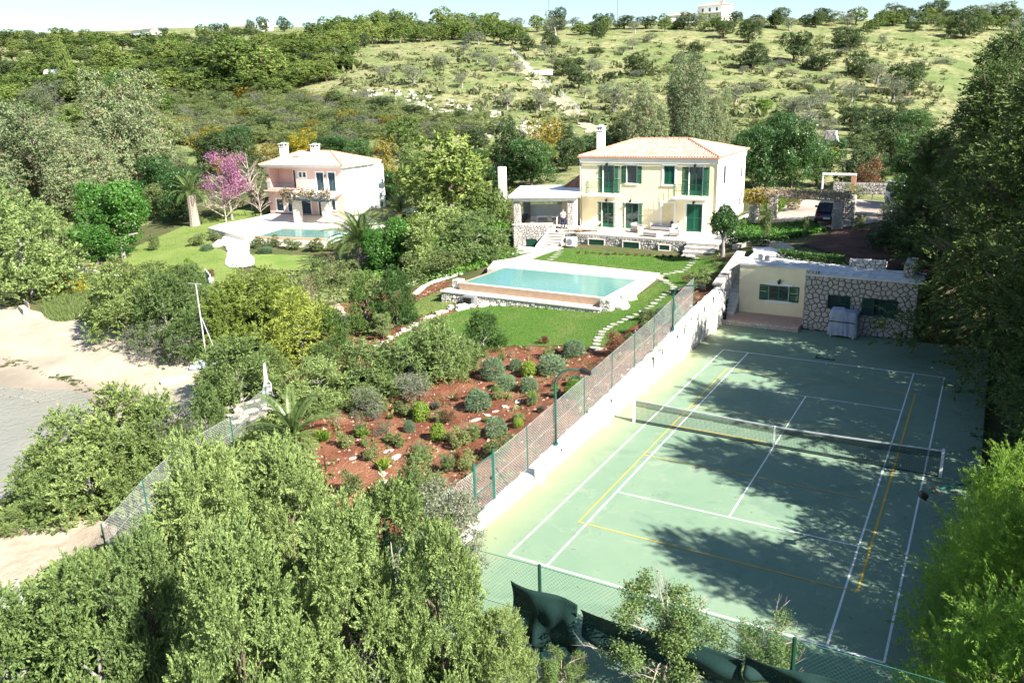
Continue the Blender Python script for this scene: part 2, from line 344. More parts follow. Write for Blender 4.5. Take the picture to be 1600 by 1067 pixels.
# far terrain (2 m grid) without the near window, near terrain (0.5 m grid) inside it
NX0, NX1, NY0, NY1 = -92, 24, -36, 60
ny, nx = HF.shape; vv = np.c_[_XX.ravel(), _YY.ravel(), HF.ravel()]
jj, ii = np.meshgrid(np.arange(ny-1), np.arange(nx-1), indexing='ij')
cx = GX0+(ii+.5)*GS; cyy = GY0+(jj+.5)*GS
keep = ~((cx > NX0) & (cx < NX1) & (cyy > NY0) & (cyy < NY1)); a = (jj*nx+ii)[keep]
ff = np.stack([a, a+1, a+nx+1, a+nx], 1)
o = bpy.data.objects.new('hillside', mesh_np('hillside', vv, ff, M['hill'], True)); link(o); tag(o, 'grassy hillside rising behind the two houses to the ridge', kind='structure')
fx = np.arange(NX0, NX1+.01, .5); fy = np.arange(NY0, NY1+.01, .5)
FZ = np.array([[ground(x, y) if (NX0 < x < NX1 and NY0 < y < NY1) else hf(x, y) for x in fx] for y in fy])
FX, FY = np.meshgrid(fx, fy); n2 = len(fx)
j2, i2 = np.meshgrid(np.arange(len(fy)-1), np.arange(n2-1), indexing='ij'); a = (j2*n2+i2).ravel()
o = bpy.data.objects.new('ground', mesh_np('ground', np.c_[FX.ravel(), FY.ravel(), FZ.ravel()], np.stack([a, a+1, a+n2+1, a+n2], 1), M['undergrowth'], True)); link(o); tag(o, 'earth ground under the gardens and the shore shrubs', kind='structure')

def inside(px, py, poly):
    c = False; n = len(poly)
    for i in range(n):
        x1, y1 = poly[i][:2]; x2, y2 = poly[(i+1) % n][:2]
        if (y1 > py) != (y2 > py) and px < (x2-x1)*(py-y1)/(y2-y1)+x1: c = not c
    return c
def inside_np(X, Y, poly):
    c = np.zeros(len(X), bool); n = len(poly)
    for i in range(n):
        x1, y1 = poly[i][:2]; x2, y2 = poly[(i+1) % n][:2]
        if y1 == y2: continue
        c ^= ((y1 > Y) != (y2 > Y)) & (X < (x2-x1)*(Y-y1)/(y2-y1)+x1)
    return c
def hf_np(x, y):
    i = (np.clip(x, GX0, GX1-.01)-GX0)/GS; j = (np.clip(y, GY0, GY1-.01)-GY0)/GS; a = i.astype(int); b = j.astype(int); u = i-a; v = j-b
    return (HF[b, a]*(1-u)+HF[b, a+1]*u)*(1-v)+(HF[b+1, a]*(1-u)+HF[b+1, a+1]*u)*v
def fill(poly, n, seed, avoid=()):
    rn = np.random.RandomState(seed); P = np.array([p[:2] for p in poly]); mn, mx_ = P.min(0), P.max(0); out = np.zeros((0, 2))
    while len(out) < n:
        q = mn+rn.rand(n*2, 2)*(mx_-mn); k = inside_np(q[:, 0], q[:, 1], poly)
        for a in avoid: k &= ~inside_np(q[:, 0], q[:, 1], a)
        out = np.r_[out, q[k]]
    out = out[:n]; return np.c_[out, hf_np(out[:, 0], out[:, 1])]
def snap(px, py, poly):
    best = None
    for i in range(len(poly)):
        a = np.array(poly[i][:2]); b = np.array(poly[(i+1) % len(poly)][:2]); d = b-a; L = d@d
        t = 0 if L == 0 else min(1, max(0, (np.array([px, py])-a)@d/L)); q = a+d*t; r = np.hypot(*(q-[px, py]))
        if best is None or r < best[0]: best = (r, q)
    return best
def smooth_poly(poly, it=2):
    P = [np.array(p[:2]) for p in poly]
    for _ in range(it):
        Q = []
        for i in range(len(P)):
            a, b = P[i], P[(i+1) % len(P)]; Q += [a*.75+b*.25, a*.25+b*.75]
        P = Q
    return P
def sheet(name, poly, mat, step=.5, lift=.05, label=None, zfun=None, holes=(), kind='structure', rough=0.0, parent=None):
    """a sheet draped on the terrain inside a world polygon, its border snapped to the outline"""
    zf = zfun or (lambda x, y: hf(x, y)); P = np.array([p[:2] for p in poly]); x0, y0 = P.min(0)-step; x1, y1 = P.max(0)+step
    idx = {}; vs = []; fs = []; rnd = random.Random(5)
    def vert(i, j):
        if (i, j) in idx: return idx[(i, j)]
        x, y = x0+i*step, y0+j*step
        r, q = snap(x, y, poly)
        if not inside(x, y, poly) or r < step*.35: x, y = q
        for h in holes:
            if inside(x, y, h): x, y = snap(x, y, h)[1]
        idx[(i, j)] = len(vs); vs.append((x, y, zf(x, y)+lift+(rnd.random()*rough if rough else 0))); return idx[(i, j)]
    for i in range(int((x1-x0)/step)+1):
        for j in range(int((y1-y0)/step)+1):
            cx_, cy_ = x0+(i+.5)*step, y0+(j+.5)*step
            if inside(cx_, cy_, poly) and not any(inside(cx_, cy_, h) for h in holes):
                fs.append((vert(i, j), vert(i+1, j), vert(i+1, j+1), vert(i, j+1)))
    if not fs: print('EMPTY SHEET', name); return None
    o = bpy.data.objects.new(name, mesh_np(name, vs, fs, mat, True)); link(o, parent); tag(o, label, kind=kind); return o
def GP(*pts): return [tuple(gnd(*p)[:2]) for p in pts]
DECKPX = [(714,438),(771,408),(806,403),(1031,427),(1046,431),(950,467)]
DECK = [tuple(at(x, y, 1.52)[:2]) for x, y in DECKPX]
soil = smooth_poly(GP((470,490),(560,470),(690,440),(725,445),(800,480),(1000,470),(1040,440),(1120,400),(1165,405)), 0)
soil += [(-7.4,20.5),(-7.4,-15.5)]+GP((700,900),(560,900),(400,800),(385,690),(400,600),(440,560))
sheet('garden_soil', soil, M['soil_red'], .5, .04, 'bare red garden soil between the lawn and the court wall')
poolhole = [tuple(p) for p in DECK]
lawn = smooth_poly(GP((824,405),(872,391),(900,391),(960,396),(1070,402),(1118,404),(1150,411),(1138,424),(1090,434),(1062,450),(1046,476),(1010,500),(965,527),(938,549),(900,541),(850,543),(790,543),(740,548),(690,562),(640,560),(610,535),(650,512),(705,490),(760,479),(820,478),(900,480),(985,465),(1000,440),(900,430),(800,415)), 2)
sheet('lawn', lawn, M['lawn'], .3, .09, 'mown green lawn running down past the swimming pool', holes=[poolhole])
lawn2 = smooth_poly(GP((560,512),(590,505),(660,468),(722,440),(735,436),(735,470),(708,482),(640,502),(600,520),(572,530)), 2)
sheet('lawn', lawn2, M['lawn_pale'], .4, .09, 'strip of pale lawn below the stone end of the pool')
lawn3 = smooth_poly(GP((182,402),(215,385),(262,365),(300,348),(340,335),(420,318),(424,334),(330,358),(325,375),(345,392),(372,400),(380,422),(352,445),(300,436),(240,432),(195,414)), 2)
sheet('lawn', lawn3, M['lawn_pale'], .5, .09, 'pale lawn with a tall palm left of the pink house')
lawn4 = smooth_poly(GP((382,400),(430,398),(480,400),(540,402),(545,415),(500,424),(440,424),(395,420)), 2)
sheet('lawn', lawn4, M['lawn_pale'], .5, .09, 'small lawn below the pool of the pink house')
sheet('lawn', smooth_poly(GP((635,322),(700,316),(780,318),(790,335),(720,345),(640,345)), 2), M['lawn_pale'], .7, .09, 'narrow lawn behind the shrubs right of the pink house')
bank = smooth_poly(GP((70,500),(62,475),(110,440),(165,425),(205,432),(160,455),(135,490),(110,505)), 2)
sheet('grass_bank', bank, M['lawn_pale'], .5, .08, 'rough grassy bank between the pine tree and the beach')
beach = smooth_poly([tuple(at(x, y, -4.2)[:2]) for x, y in ((-300,520),(-300,700),(0,720),(100,690))]+GP((230,680),(330,640),(345,600),(318,565),(260,535),(200,515),(120,500),(60,486),(0,480),(-300,440)), 1)
sheet('beach', beach, M['sand'], .7, .06, 'pale sandy beach at the edge of the bay')
sheet('sandy_path', smooth_poly(GP((-120,800),(60,805),(150,810),(200,830),(120,870),(60,920),(-100,960)), 2), M['earth_pale'], .4, .06, 'pale bare earth at the lower left shore')
sheet('drive', [(-9.6,36.2),(-3.2,34.9),(-1,37.5),(6,38),(6,50),(-9,53),(-10.2,42)], solid('drive', (.40,.345,.29), (.32,.27,.225), 1.2, .9, .01, 14, c3=(.26,.20,.16), s3=.4), .5, .09, 'pale paved drive under the vine pergola')
sheet('soil_bed', [(-3.9,32),(-3.3,35),(6,37),(9,36),(9,22.5),(-.5,21.6),(-1.1,22.6),(-4.6,26.2)], M['soil_brown'], .5, .07, 'dark leaf covered bed behind the stone outbuilding')
_tp = [gnd(*p) for p in ((815,98),(822,110),(835,124),(852,142),(876,160),(898,178),(918,196),(935,210))]
mb = MB()
_tq = []
for i in range(len(_tp)-1):
    for k in range(8): _tq.append(_tp[i]+(_tp[i+1]-_tp[i])*k/8)
_L = []; _R = []
for i, p in enumerate(_tq):
    d = _tq[min(i+1, len(_tq)-1)]-_tq[max(i-1, 0)]; d = d/np.hypot(d[0], d[1]); w = 1.7+.5*math.sin(i*1.3)+.3*math.sin(i*3.1)
    for L_, s_ in ((_L, 1), (_R, -1)): x_, y_ = p[0]-d[1]*w*s_, p[1]+d[0]*w*s_; L_.append((x_, y_, hf(x_, y_)+.12))
for i in range(len(_tq)-1): mb.quad(_R[i], _R[i+1], _L[i+1], _L[i])
mb.build('dirt_track', M['track'], kind='structure', label='pale dirt track climbing the hill')
# sea
m, nt, out = newmat('sea_water'); p = N(nt, 'ShaderNodeBsdfPrincipled'); p.inputs['Roughness'].default_value = .12
co = geo(nt); sp = N(nt, 'ShaderNodeSeparateXYZ'); nt.links.new(co, sp.inputs[0])
c = mixc(nt, ramp(nt, noise(nt, .12, 3, coord=co), .35, .65), (.25,.24,.20), (.18,.185,.16)); p.inputs['Specular IOR Level'].default_value = .3; nt.links.new(c, p.inputs['Base Color'])
b = N(nt, 'ShaderNodeBump'); b.inputs['Distance'].default_value = .10; nt.links.new(noise(nt, 2.2, 5, .6, coord=co), b.inputs['Height']); nt.links.new(b.outputs[0], p.inputs['Normal']); nt.links.new(p.outputs[0], out.inputs[0]); M['sea'] = m
SEA = -3.62
o = bpy.data.objects.new('sea', mesh_np('sea', [(-2500,-2500,SEA),(2500,-2500,SEA),(2500,2500,SEA),(-2500,2500,SEA)], [(0,1,2,3)], m)); link(o); tag(o, 'shallow grey green sea at the beach', kind='structure')
# ------------------------------------------------------------------ tennis court
def courtmat():
    m, nt, out = newmat('court_green'); p = N(nt, 'ShaderNodeBsdfPrincipled'); p.inputs['Roughness'].default_value = .7; p.inputs['Specular IOR Level'].default_value = .35
    co = geo(nt)
    c = mixc(nt, ramp(nt, noise(nt, .35, 5, .6, coord=co), .35, .7), (.15,.235,.155), (.19,.265,.18))
    c = mixc(nt, mul(nt, ramp(nt, noise(nt, .9, 6, .7, coord=co, dist=1.5), .56, .72), .6), c, (.30,.32,.23))
    c = mixc(nt, mul(nt, ramp(nt, noise(nt, .22, 4, .6, coord=co, dist=2.5), .55, .62), .35), c, (.09,.16,.12))
    c = mixc(nt, mul(nt, ramp(nt, noise(nt, 26, 3, .7, coord=co), .50, .80), .35), c, (.09,.17,.12))
    # worn, bleached paint towards the west wall
    sp = N(nt, 'ShaderNodeSeparateXYZ'); nt.links.new(co, sp.inputs[0]); r = N(nt, 'ShaderNodeMapRange'); r.inputs[1].default_value = -5.2; r.inputs[2].default_value = -7.4; nt.links.new(sp.outputs[0], r.inputs[0])
    c = mixc(nt, mul(nt, r.outputs[0], .75), c, (.33,.33,.17))
    nt.links.new(c, p.inputs['Base Color']); b = N(nt, 'ShaderNodeBump'); b.inputs['Distance'].default_value = .004
    nt.links.new(noise(nt, 60, 3, coord=co), b.inputs['Height']); nt.links.new(b.outputs[0], p.inputs['Normal']); nt.links.new(p.outputs[0], out.inputs[0]); return m
M['court'] = courtmat()
M['line_white'] = solid('line_white', (.74,.76,.73), (.55,.60,.55), 7, .7, t=(.5,.8))
M['line_yellow'] = solid('line_yellow', (.62,.40,.05), (.50,.34,.08), 7, .7)
court = MB().box(-7.05, 7.3, -17.2, 17.75, -.35, 0).build('tennis_court', M['court'], kind='structure', label='green tennis court with white and yellow lines')
def line(x0, y0, x1, y1, mat, w=.05, z=.004):
    d = Vector((x1-x0, y1-y0)); n = Vector((-d.y, d.x)).normalized()*w/2
    MB().quad((x0-n.x,y0-n.y,z),(x1-n.x,y1-n.y,z),(x1+n.x,y1+n.y,z),(x0+n.x,y0+n.y,z)).build('court_line', M[mat], court)
W_ = 'line_white'; Y_ = 'line_yellow'
for x in (-5.485, 5.485, -4.115, 4.115): line(x, -11.885, x, 11.885, W_, .06)
for y in (-11.885, 11.885):
    line(-5.485, y, 5.485, y, W_, .08, .006)
for y in (-6.4, 6.4): line(-4.115, y, 4.115, y, W_, .055, .006)
line(0, -6.4, 0, 6.4, W_, .055, .005)
for s in (-1, 1): line(0, s*11.78, 0, s*11.6, W_, .05, .005)
yl = [at(904, 816)[:2], at(1341, 925)[:2], at(1429, 617)[:2], at(1136, 575)[:2]]
ym0, ym1 = -9.0, 9.0
yy = [a[1] for a in yl]; yx0 = (yl[0][0]+yl[3][0])/2; yx1 = (yl[1][0]+yl[2][0])/2; yn = (yy[0]+yy[1])/2; yf = (yy[2]+yy[3])/2
line(yx0, yn, yx0, yf, Y_, .05, .008); line(yx1, yn, yx1, yf, Y_, .07, .008); line(yx0, yn, yx1, yn, Y_, .05, .010); line(yx0, yf, yx1, yf, Y_, .05, .010)
a = (at(1007, 711)[1], at(1080, 634)[1])
line(yx0, a[0], yx1, a[0], Y_, .045, .012); line(yx0, a[1], yx1, a[1], Y_, .045, .012); line(yx0, .35, yx1*0-.4, .35, Y_, .05, .012)

# net
net = thing('tennis_net', 'dark tennis net with white top tape across the green court', 'net', (0, 0, 0))
hn = lambda x: .914+(1.07-.914)*(abs(x)/6.0)**1.3
netmat = solid('net_mesh', (.02,.035,.03), rough=.8)
b_ = MB(); xs = np.linspace(-5.96, 5.96, 150)
r_ = .0035
for i in range(len(xs)-1): pass
x = -5.96
while x < 5.97:
    h = hn(x); b_.box(x-r_, x+r_, -r_, r_, .02, h-.04); x += .055
z = .03
while z < 1.05:
    for i in range(0, 24):
        xa, xb = -5.96+i*.4967, -5.96+(i+1)*.4967
        if z < hn((xa+xb)/2)-.05: b_.box(xa, xb, -r_*.9, r_*.9, z-r_, z+r_)
    z += .055
b_.build('net_mesh', netmat, net, kind='stuff')
b_ = MB(); z = .55
while z < 1.03:      # doubled upper band
    for i in range(0, 24):
        xa, xb = -5.96+i*.4967, -5.96+(i+1)*.4967
        if hn((xa+xb)/2)-.33 < z < hn((xa+xb)/2)-.05: b_.box(xa, xb, .006, .014, z-.006, z+.006)
    z += .03
b_.build('double_mesh', netmat, net, kind='stuff')
b_ = MB()
for i in range(24):
    xa, xb = -6+i*.5, -5.5+i*.5; za, zb = hn(xa), hn(xb)
    b_.prism([(xa,-.012),(xb,-.012),(xb,.012),(xa,.012)], [za-.06,zb-.06,zb-.06,za-.06], [za,zb,zb,za])
b_.build('top_tape', solid('tape', (.48,.50,.49), (.40,.42,.41)), net)
MB().box(-6, 6, -.015, .015, .005, .03).build('bottom_cord', M['black'], net)
for s in (-1, 1):
    po = MB().box(s*6.02-.05, s*6.02+.05, -.05, .05, 0, 1.10).build('post', M['white_paint'], net)
    MB().tube([(s*6.02,0,1.10),(s*6.02,0,1.13)], .035, 8).build('post_cap', M['white_paint'], po)
MB().box(-.03, .03, -.02, .02, .0, .92).build('centre_strap', M['line_white'], net)
b_ = MB(); b_.tube([(-6.05,0,1.05),(-7.2,.3,1.35)], .008, 4); b_.build('guy_rope', M['white_paint'], net)

# ------------------------------------------------------------------ masonry
def clip(poly, a, b, c):      # keep a*x+b*y<=c
    out = []; n = len(poly)
    for i in range(n):
        p, q = poly[i], poly[(i+1) % n]; dp = a*p[0]+b*p[1]-c; dq = a*q[0]+b*q[1]-c
        if dp <= 0: out.append(p)
        if (dp < 0 < dq) or (dq < 0 < dp):
            t = dp/(dp-dq); out.append((p[0]+(q[0]-p[0])*t, p[1]+(q[1]-p[1])*t))
    return out
def stone_cells(w, h, size, seed=0, holes=(), jit=.44, topf=None):
    r = random.Random(seed); nx_ = max(1, round(w/size)); ny_ = max(1, round(h/(size*.8))); sx, sy = w/nx_, h/ny_; pts = {}
    for j in range(-1, ny_+1):
        for i in range(-1, nx_+1):
            pts[(i, j)] = ((i+.5+(.25 if j % 2 else -.25)+r.uniform(-jit, jit))*sx, (j+.5+r.uniform(-jit, jit))*sy)
    cells = []
    for (i, j), p in pts.items():
        poly = [(max(0, p[0]-2*sx), max(0, p[1]-2*sy)), (min(w, p[0]+2*sx), max(0, p[1]-2*sy)), (min(w, p[0]+2*sx), min(h, p[1]+2*sy)), (max(0, p[0]-2*sx), min(h, p[1]+2*sy))]
        if poly[1][0] <= poly[0][0] or poly[2][1] <= poly[0][1]: continue
        for di in (-2, -1, 0, 1, 2):
            for dj in (-2, -1, 0, 1, 2):
                q = pts.get((i+di, j+dj))
                if q is None or (di == 0 and dj == 0): continue
                a, b = q[0]-p[0], q[1]-p[1]; poly = clip(poly, a, b, (q[0]**2+q[1]**2-p[0]**2-p[1]**2)/2)
                if len(poly) < 3: break
            if len(poly) < 3: break
        if len(poly) < 3: continue
        gx = sum(v[0] for v in poly)/len(poly); gy = sum(v[1] for v in poly)/len(poly); dead = False
        for (hx0, hx1, hy0, hy1) in holes:
            if hx0 < gx < hx1 and hy0 < gy < hy1: dead = True; break
            if max(v[0] for v in poly) > hx0 and min(v[0] for v in poly) < hx1 and max(v[1] for v in poly) > hy0 and min(v[1] for v in poly) < hy1:
                opts = [(gx-hx1, (-1, 0, -hx1)), (hx0-gx, (1, 0, hx0)), (gy-hy1, (0, -1, -hy1)), (hy0-gy, (0, 1, hy0))]
                poly = clip(poly, *max(opts)[1])
                if len(poly) < 3: dead = True; break
        if dead: continue
        if topf and gy > topf(gx): continue
        gx = sum(v[0] for v in poly)/len(poly); gy = sum(v[1] for v in poly)/len(poly)
        rad = min(math.hypot(v[0]-gx, v[1]-gy) for v in poly)
        if rad < size*.12: continue
        cells.append(((gx, gy), poly))
    return cells
def stone_verts(c, poly, proud, joint, r):
    g, n = c, len(poly); k0 = max(.55, 1-joint*1.0/max(.05, sum(math.hypot(v[0]-g[0], v[1]-g[1]) for v in poly)/n)); P = []
    for kk, d in ((k0, 0), (k0*.97, proud*.6), (k0*.78, proud)):
        for v in poly: P.append((g[0]+(v[0]-g[0])*kk, g[1]+(v[1]-g[1])*kk, d*(1+r.uniform(-.15, .15) if d else 1)))
    fs = [(i, (i+1) % n, n+(i+1) % n, n+i) for i in range(n)]+[(n+i, n+(i+1) % n, 2*n+(i+1) % n, 2*n+i) for i in range(n)]+[tuple(range(2*n, 3*n))]
    return P, fs
def stone_face(org, u, up, nrm, w, h, size, mat, parent, seed=0, holes=(), single=False, proud=.05, joint=.022, name='stone', topf=None, mb=None):
    org, u, up, nrm = map(Vector, (org, u, up, nrm)); r = random.Random(seed+1); own = mb is None and not single; mb = mb or MB()
    for c, poly in stone_cells(w, h, size, seed, holes, topf=topf):
        P, fs = stone_verts(c, poly, proud*r.uniform(.6, 1.3), joint, r); vs = [org+u*p[0]+up*p[1]+nrm*p[2] for p in P]
        if single: MB().add(vs, fs).build(name, mat, parent)
        else: mb.add(vs, fs)
    if own: return mb.build('stones', mat, parent, kind='stuff')
def stone_box(root, x0, x1, y0, y1, z0, z1, size, mat='stone', core='mortar', seed=0, faces='FR', name='masonry', top=None, holes=(), label=None):
    """mortar core box with real stones on the named faces (F front -y, R right +x, L left, B back, T top)"""
    c = MB().box(x0, x1, y0, y1, z0, z1).build(name, M[core], root, label=label); mb = MB()
    kw = dict(size=size, mat=None, parent=None, mb=mb)
    if 'F' in faces: stone_face((x0,y0,z0), (1,0,0), (0,0,1), (0,-1,0), x1-x0, z1-z0, seed=seed, holes=holes, **kw)
    if 'R' in faces: stone_face((x1,y0,z0), (0,1,0), (0,0,1), (1,0,0), y1-y0, z1-z0, seed=seed+3, **kw)
    if 'L' in faces: stone_face((x0,y1,z0), (0,-1,0), (0,0,1), (-1,0,0), y1-y0, z1-z0, seed=seed+5, **kw)
    if 'B' in faces: stone_face((x1,y1,z0), (-1,0,0), (0,0,1), (0,1,0), x1-x0, z1-z0, seed=seed+7, **kw)
    if 'T' in faces: stone_face((x0,y0,z1), (1,0,0), (0,1,0), (0,0,1), x1-x0, y1-y0, seed=seed+9, **kw)
    s = mb.build('stones', M[mat], c if c.parent else root, kind='stuff'); return c

# ------------------------------------------------------------------ white rubble wall along the west side of the court
cw_ = thing('retaining_wall', 'long whitewashed rubble retaining wall beside the tennis court', 'wall', (-7.05, 0, 0))
def wtop(y): return float(np.interp(y, [-14,-11,-9,-7,-4,-1,2,5,8,10.5,14,17,20.5], [-.05,.05,.25,.3,.5,.72,.95,1.15,1.35,1.75,2.05,2.2,2.4]))
vs = []; fs = []; ys = np.arange(-13.6, 17.6, .3); prof = 9; rr = random.Random(4)
for i, y in enumerate(ys):
    h = wtop(y)
    pr = [(0,-.05),(-.03,h*.3),(-.05,h*.6),(-.07,h*.85),(-.12,h*.98),(-.3,h+.02),(-.5,h+.02),(-.62,h-.02),(-.72,h-.45)]
    for k, (dx, dz) in enumerate(pr):
        j_ = .025 if 0 < k < 8 else 0; vs.append((dx+rr.uniform(-j_, j_), y+rr.uniform(-.08, .08), dz+rr.uniform(-j_, j_)))
for i in range(len(ys)-1):
    for k in range(prof-1): a = i*prof+k; fs.append((a, a+prof, a+prof+1, a+1))
fs.append(tuple(range(prof-1, -1, -1))) if False else None
me = bpy.data.meshes.new('wall_body'); me.from_pydata(vs, [], [f for f in fs if f]); me.materials.append(M['whitewash']); link(bpy.data.objects.new('wall_body', me), cw_)
mb = MB(); stone_face((.0,-13.6,0),(0,1,0),(0,0,1),(1,0,0), 31, 2.9, .55, None, None, seed=12, mb=mb, proud=.03, joint=.010, topf=lambda g: wtop(g-13.6)-.12)
mb.build('stones', M['whitewash'], cw_, kind='stuff')
mb = MB(); stone_face((-.62,-13.6,0),(0,1,0),(1,0,.0),(0,0,1), 31, .5, .4, None, None, seed=13, mb=MB(), proud=.03)
for y, h in ((-7.0,.75),(-.9,.65),(3.6,.6),(9.2,.65),(14.9,.8)):      # pale stub buttresses at the fence posts
    MB().rbox(-.06, .22, y-.2, y+.2, .0, h, .04).build('buttress', M['whitewash'], cw_)

# ------------------------------------------------------------------ chain link fences
wire = solid('wire', (.66,.70,.66), rough=.5, metal=.3)
def chainlink(a, b, h0, h1, cell, r, mb):
    """diagonal wires across the panel a-b (3D base points), from h0 to h1 above the base"""
    a, b = Vector(a), Vector(b); L = (b-a).length; d = (b-a)/L; H = h1-h0; s = cell*1.414; n = Vector((-d.y, d.x, 0)).normalized()*r
    def strip(u0, z0, u1, z1):
        p = a+d*u0+Vector((0,0,h0+z0)); q = a+d*u1+Vector((0,0,h0+z1)); e = (q-p).normalized().cross(n).normalized()*r
        mb.add([p+n, p-n*.5+e*.87, p-n*.5-e*.87, q+n, q-n*.5+e*.87, q-n*.5-e*.87], [(0,1,4,3),(1,2,5,4),(2,0,3,5)])
    k = -H
    while k < L:
        u0, z0 = (k, 0) if k >= 0 else (0, -k); u1, z1 = (k+H, H) if k+H <= L else (L, L-k)
        if u1 > u0: strip(u0, z0, u1, z1); strip(L-u0, z0, L-u1, z1)
        k += s
def fence(name, label, pts, h, cell, r, post_r, postmat='green_pole', rails=True, skip=(), wmat=None, group=None, rail_r=.004):
    t = thing(name, label, 'fence', pts[0], 0, group); o0 = Vector(pts[0]); P = [Vector(p)-o0 for p in pts]
    for i, p in enumerate(P):
        po = MB().tube([p-Vector((0,0,.3)), p+Vector((0,0,h+.05))], post_r, 8).build('post', M[postmat], t)
    for i in range(len(P)-1):
        if i in skip: continue
        mb = MB(); chainlink(P[i], P[i+1], .04, h, cell, r, mb)
        for zz in (.05, h/2, h): mb.tube([P[i]+Vector((0,0,zz)), P[i+1]+Vector((0,0,zz))], rail_r, 4)
        mb.build('wire_mesh', wmat or wire, t, kind='stuff')
    return t
fy_ = [(825,752),(913,660),(956,607),(991,580),(1021,555),(1051,515)]
fp = [tuple(at_x(x, y, -7.62)) for x, y in fy_]
fp = [(p[0], p[1], wtop(p[1])-.02) for p in fp]; fp += [(-7.62, fp[-1][1]+3.4, wtop(fp[-1][1]+3.4))]
gA = (-7.62, -9.2, wtop(-9.2)-.05); gB = (-7.62, -10.45, wtop(-10.45)-.05)
fence('chain_link_fence', 'galvanised chain link fence on top of the white wall between garden and court', [gA]+fp, 1.75, .085, .0040, .028)
g = thing('garden_gate', 'green framed wire gate at the near end of the court wall fence', 'gate', gB)
for yy_ in (0, 1.25): MB().tube([(0,yy_,-.3),(0,yy_,2.05)], .045, 8).build('gate_post', M['green_pole'], g)
fr = MB()
for a, b in (((0,.07,.12),(0,.07,1.9)),((0,1.17,.12),(0,1.17,1.9)),((0,.07,1.9),(0,1.17,1.9)),((0,.07,.12),(0,1.17,.12)),((0,.07,.85),(0,1.17,.85))): fr.tube([a, b], .022, 6)
lf = fr.build('leaf_frame', M['green_pole'], g); mb = MB(); chainlink((0,.07,0),(0,1.17,0), .12, 1.9, .075, .0028, mb); mb.build('wire_mesh', wire, lf, kind='stuff')
MB().box(-.03,.03,1.02,1.12,1.0,1.1).build('latch', M['black'], lf)
MB().tube([(0,1.4,1.3),(0,2.3,.1)], .02, 6).build('brace', M['green_pole'], g)
fence('chain_link_fence', 'short stretch of wire fence left of the green garden gate', [gB, (-7.8,-11.6,-.05), (-7.9,-13.4,-.05)], 1.75, .085, .0040, .03)
# near end: tall green fence with dark wind screen
nf = fence('court_fence', 'tall dark green chain link fence at the near end of the court', [(-7.0,-15.95,-.1),(-2.14,-15.92,0),(3.95,-15.9,0),(8.4,-15.9,0)], 2.82, .075, .0024, .045, 'green_dark', wmat=solid('wire_green', (.05,.16,.11), rough=.5), rail_r=.008)
def screen(u0, u1, z0a, z0b, z1a, z1b, label, seed, y=-15.98):
    nx_, nz_ = 26, 12; vs = []; r = random.Random(seed)
    for j in range(nz_+1):
        for i in range(nx_+1):
            s, t = i/nx_, j/nz_; x = u0+(u1-u0)*s; zb = z0a+(z0b-z0a)*s-.05*math.sin(s*3.14); zt = z1a+(z1b-z1a)*s-.03*math.sin(s*6.28)
            z = zb+(zt-zb)*t; yy_ = y-.10*math.sin(s*11+seed)*(1-t)-.07*math.sin(t*7+s*5)-.05*math.sin(s*23)*(1-t)
            x += .10*math.sin(t*6)*(1 if s > .9 else 0)*(1-t); vs.append((x, yy_, z))
    fs = [(j*(nx_+1)+i, j*(nx_+1)+i+1, (j+1)*(nx_+1)+i+1, (j+1)*(nx_+1)+i) for j in range(nz_) for i in range(nx_)]
    me = mesh_np('wind_screen', vs, fs, M['screen'], True); o = bpy.data.objects.new('wind_screen', me); link(o); tag(o, label, 'wind screen', 'wind screens tied to the near court fence')
    md = o.modifiers.new('thick', 'SOLIDIFY'); md.thickness = .006
M['screen'] = solid('screen_cloth', (.006,.030,.026), (.004,.022,.02), 30, .85, .01, 18)
_n = M['screen'].node_tree; _o = [n for n in _n.nodes if n.type == 'OUTPUT_MATERIAL'][0]; _p = _o.inputs[0].links[0].from_socket; _t = _n.nodes.new('ShaderNodeBsdfTransparent'); _x = _n.nodes.new('ShaderNodeMixShader'); _x.inputs[0].default_value = .1
_n.links.new(_p, _x.inputs[1]); _n.links.new(_t.outputs[0], _x.inputs[2]); _n.links.new(_x.outputs[0], _o.inputs[0])
def sc_(xa, ya, xb, yb, yb2, ya2): 
    A, B, C_, D_ = at_y(xa, ya, -15.98), at_y(xb, yb, -15.98), at_y(xb, yb2, -15.98), at_y(xa, ya2, -15.98); return A[0], B[0], D_[2], C_[2], A[2], B[2]
for args, lb, sd_ in (((799,905,901,946,1022,992),'dark green wind screen tied beside the tall near fence post',3),((908,950,1160,1034,1075,1000),'long dark green wind screen sagging behind the bare branched tree',5),((1165,1022,1330,1075,1110,1055),'dark green wind screen low on the fence behind the bottom right trees',8)):
    u0_, u1_, a0_, b0_, a1_, b1_ = sc_(*args); screen(u0_, u1_, a0_, b0_, a1_, b1_, lb, sd_)
# apron kerb of loose stones outside the near fence
mb = MB(); r = random.Random(9)
for i in range(90):
    x = r.uniform(-3.2, 3.6); y = -16.35-r.random()*.5; s = r.uniform(.08, .2); mb.rbox(x-s, x+s, y-s*.7, y+s*.7, -.05, .05+s*.6, s*.3)
mb.build('stone_edging', M['stone_grey'], kind='stuff', label='row of loose grey stones below the near court fence')

# coast fence (left)
cpts = [gnd(*p) for p in ((232,806),(280,757),(306,737),(366,700),(420,650))]
cpts = [tuple(gnd(170,880))]+[tuple(p) for p in cpts]
fence('shore_fence', 'green post wire fence along the shore edge of the garden', [tuple(p) for p in cpts], 1.5, .085, .0040, .03)
fence('shore_fence', 'low wire fence among the bushes at the bottom left corner', [tuple(gnd(40,960)), tuple(gnd(-60,1010))], 1.2, .075, .0028, .025, 'galv')

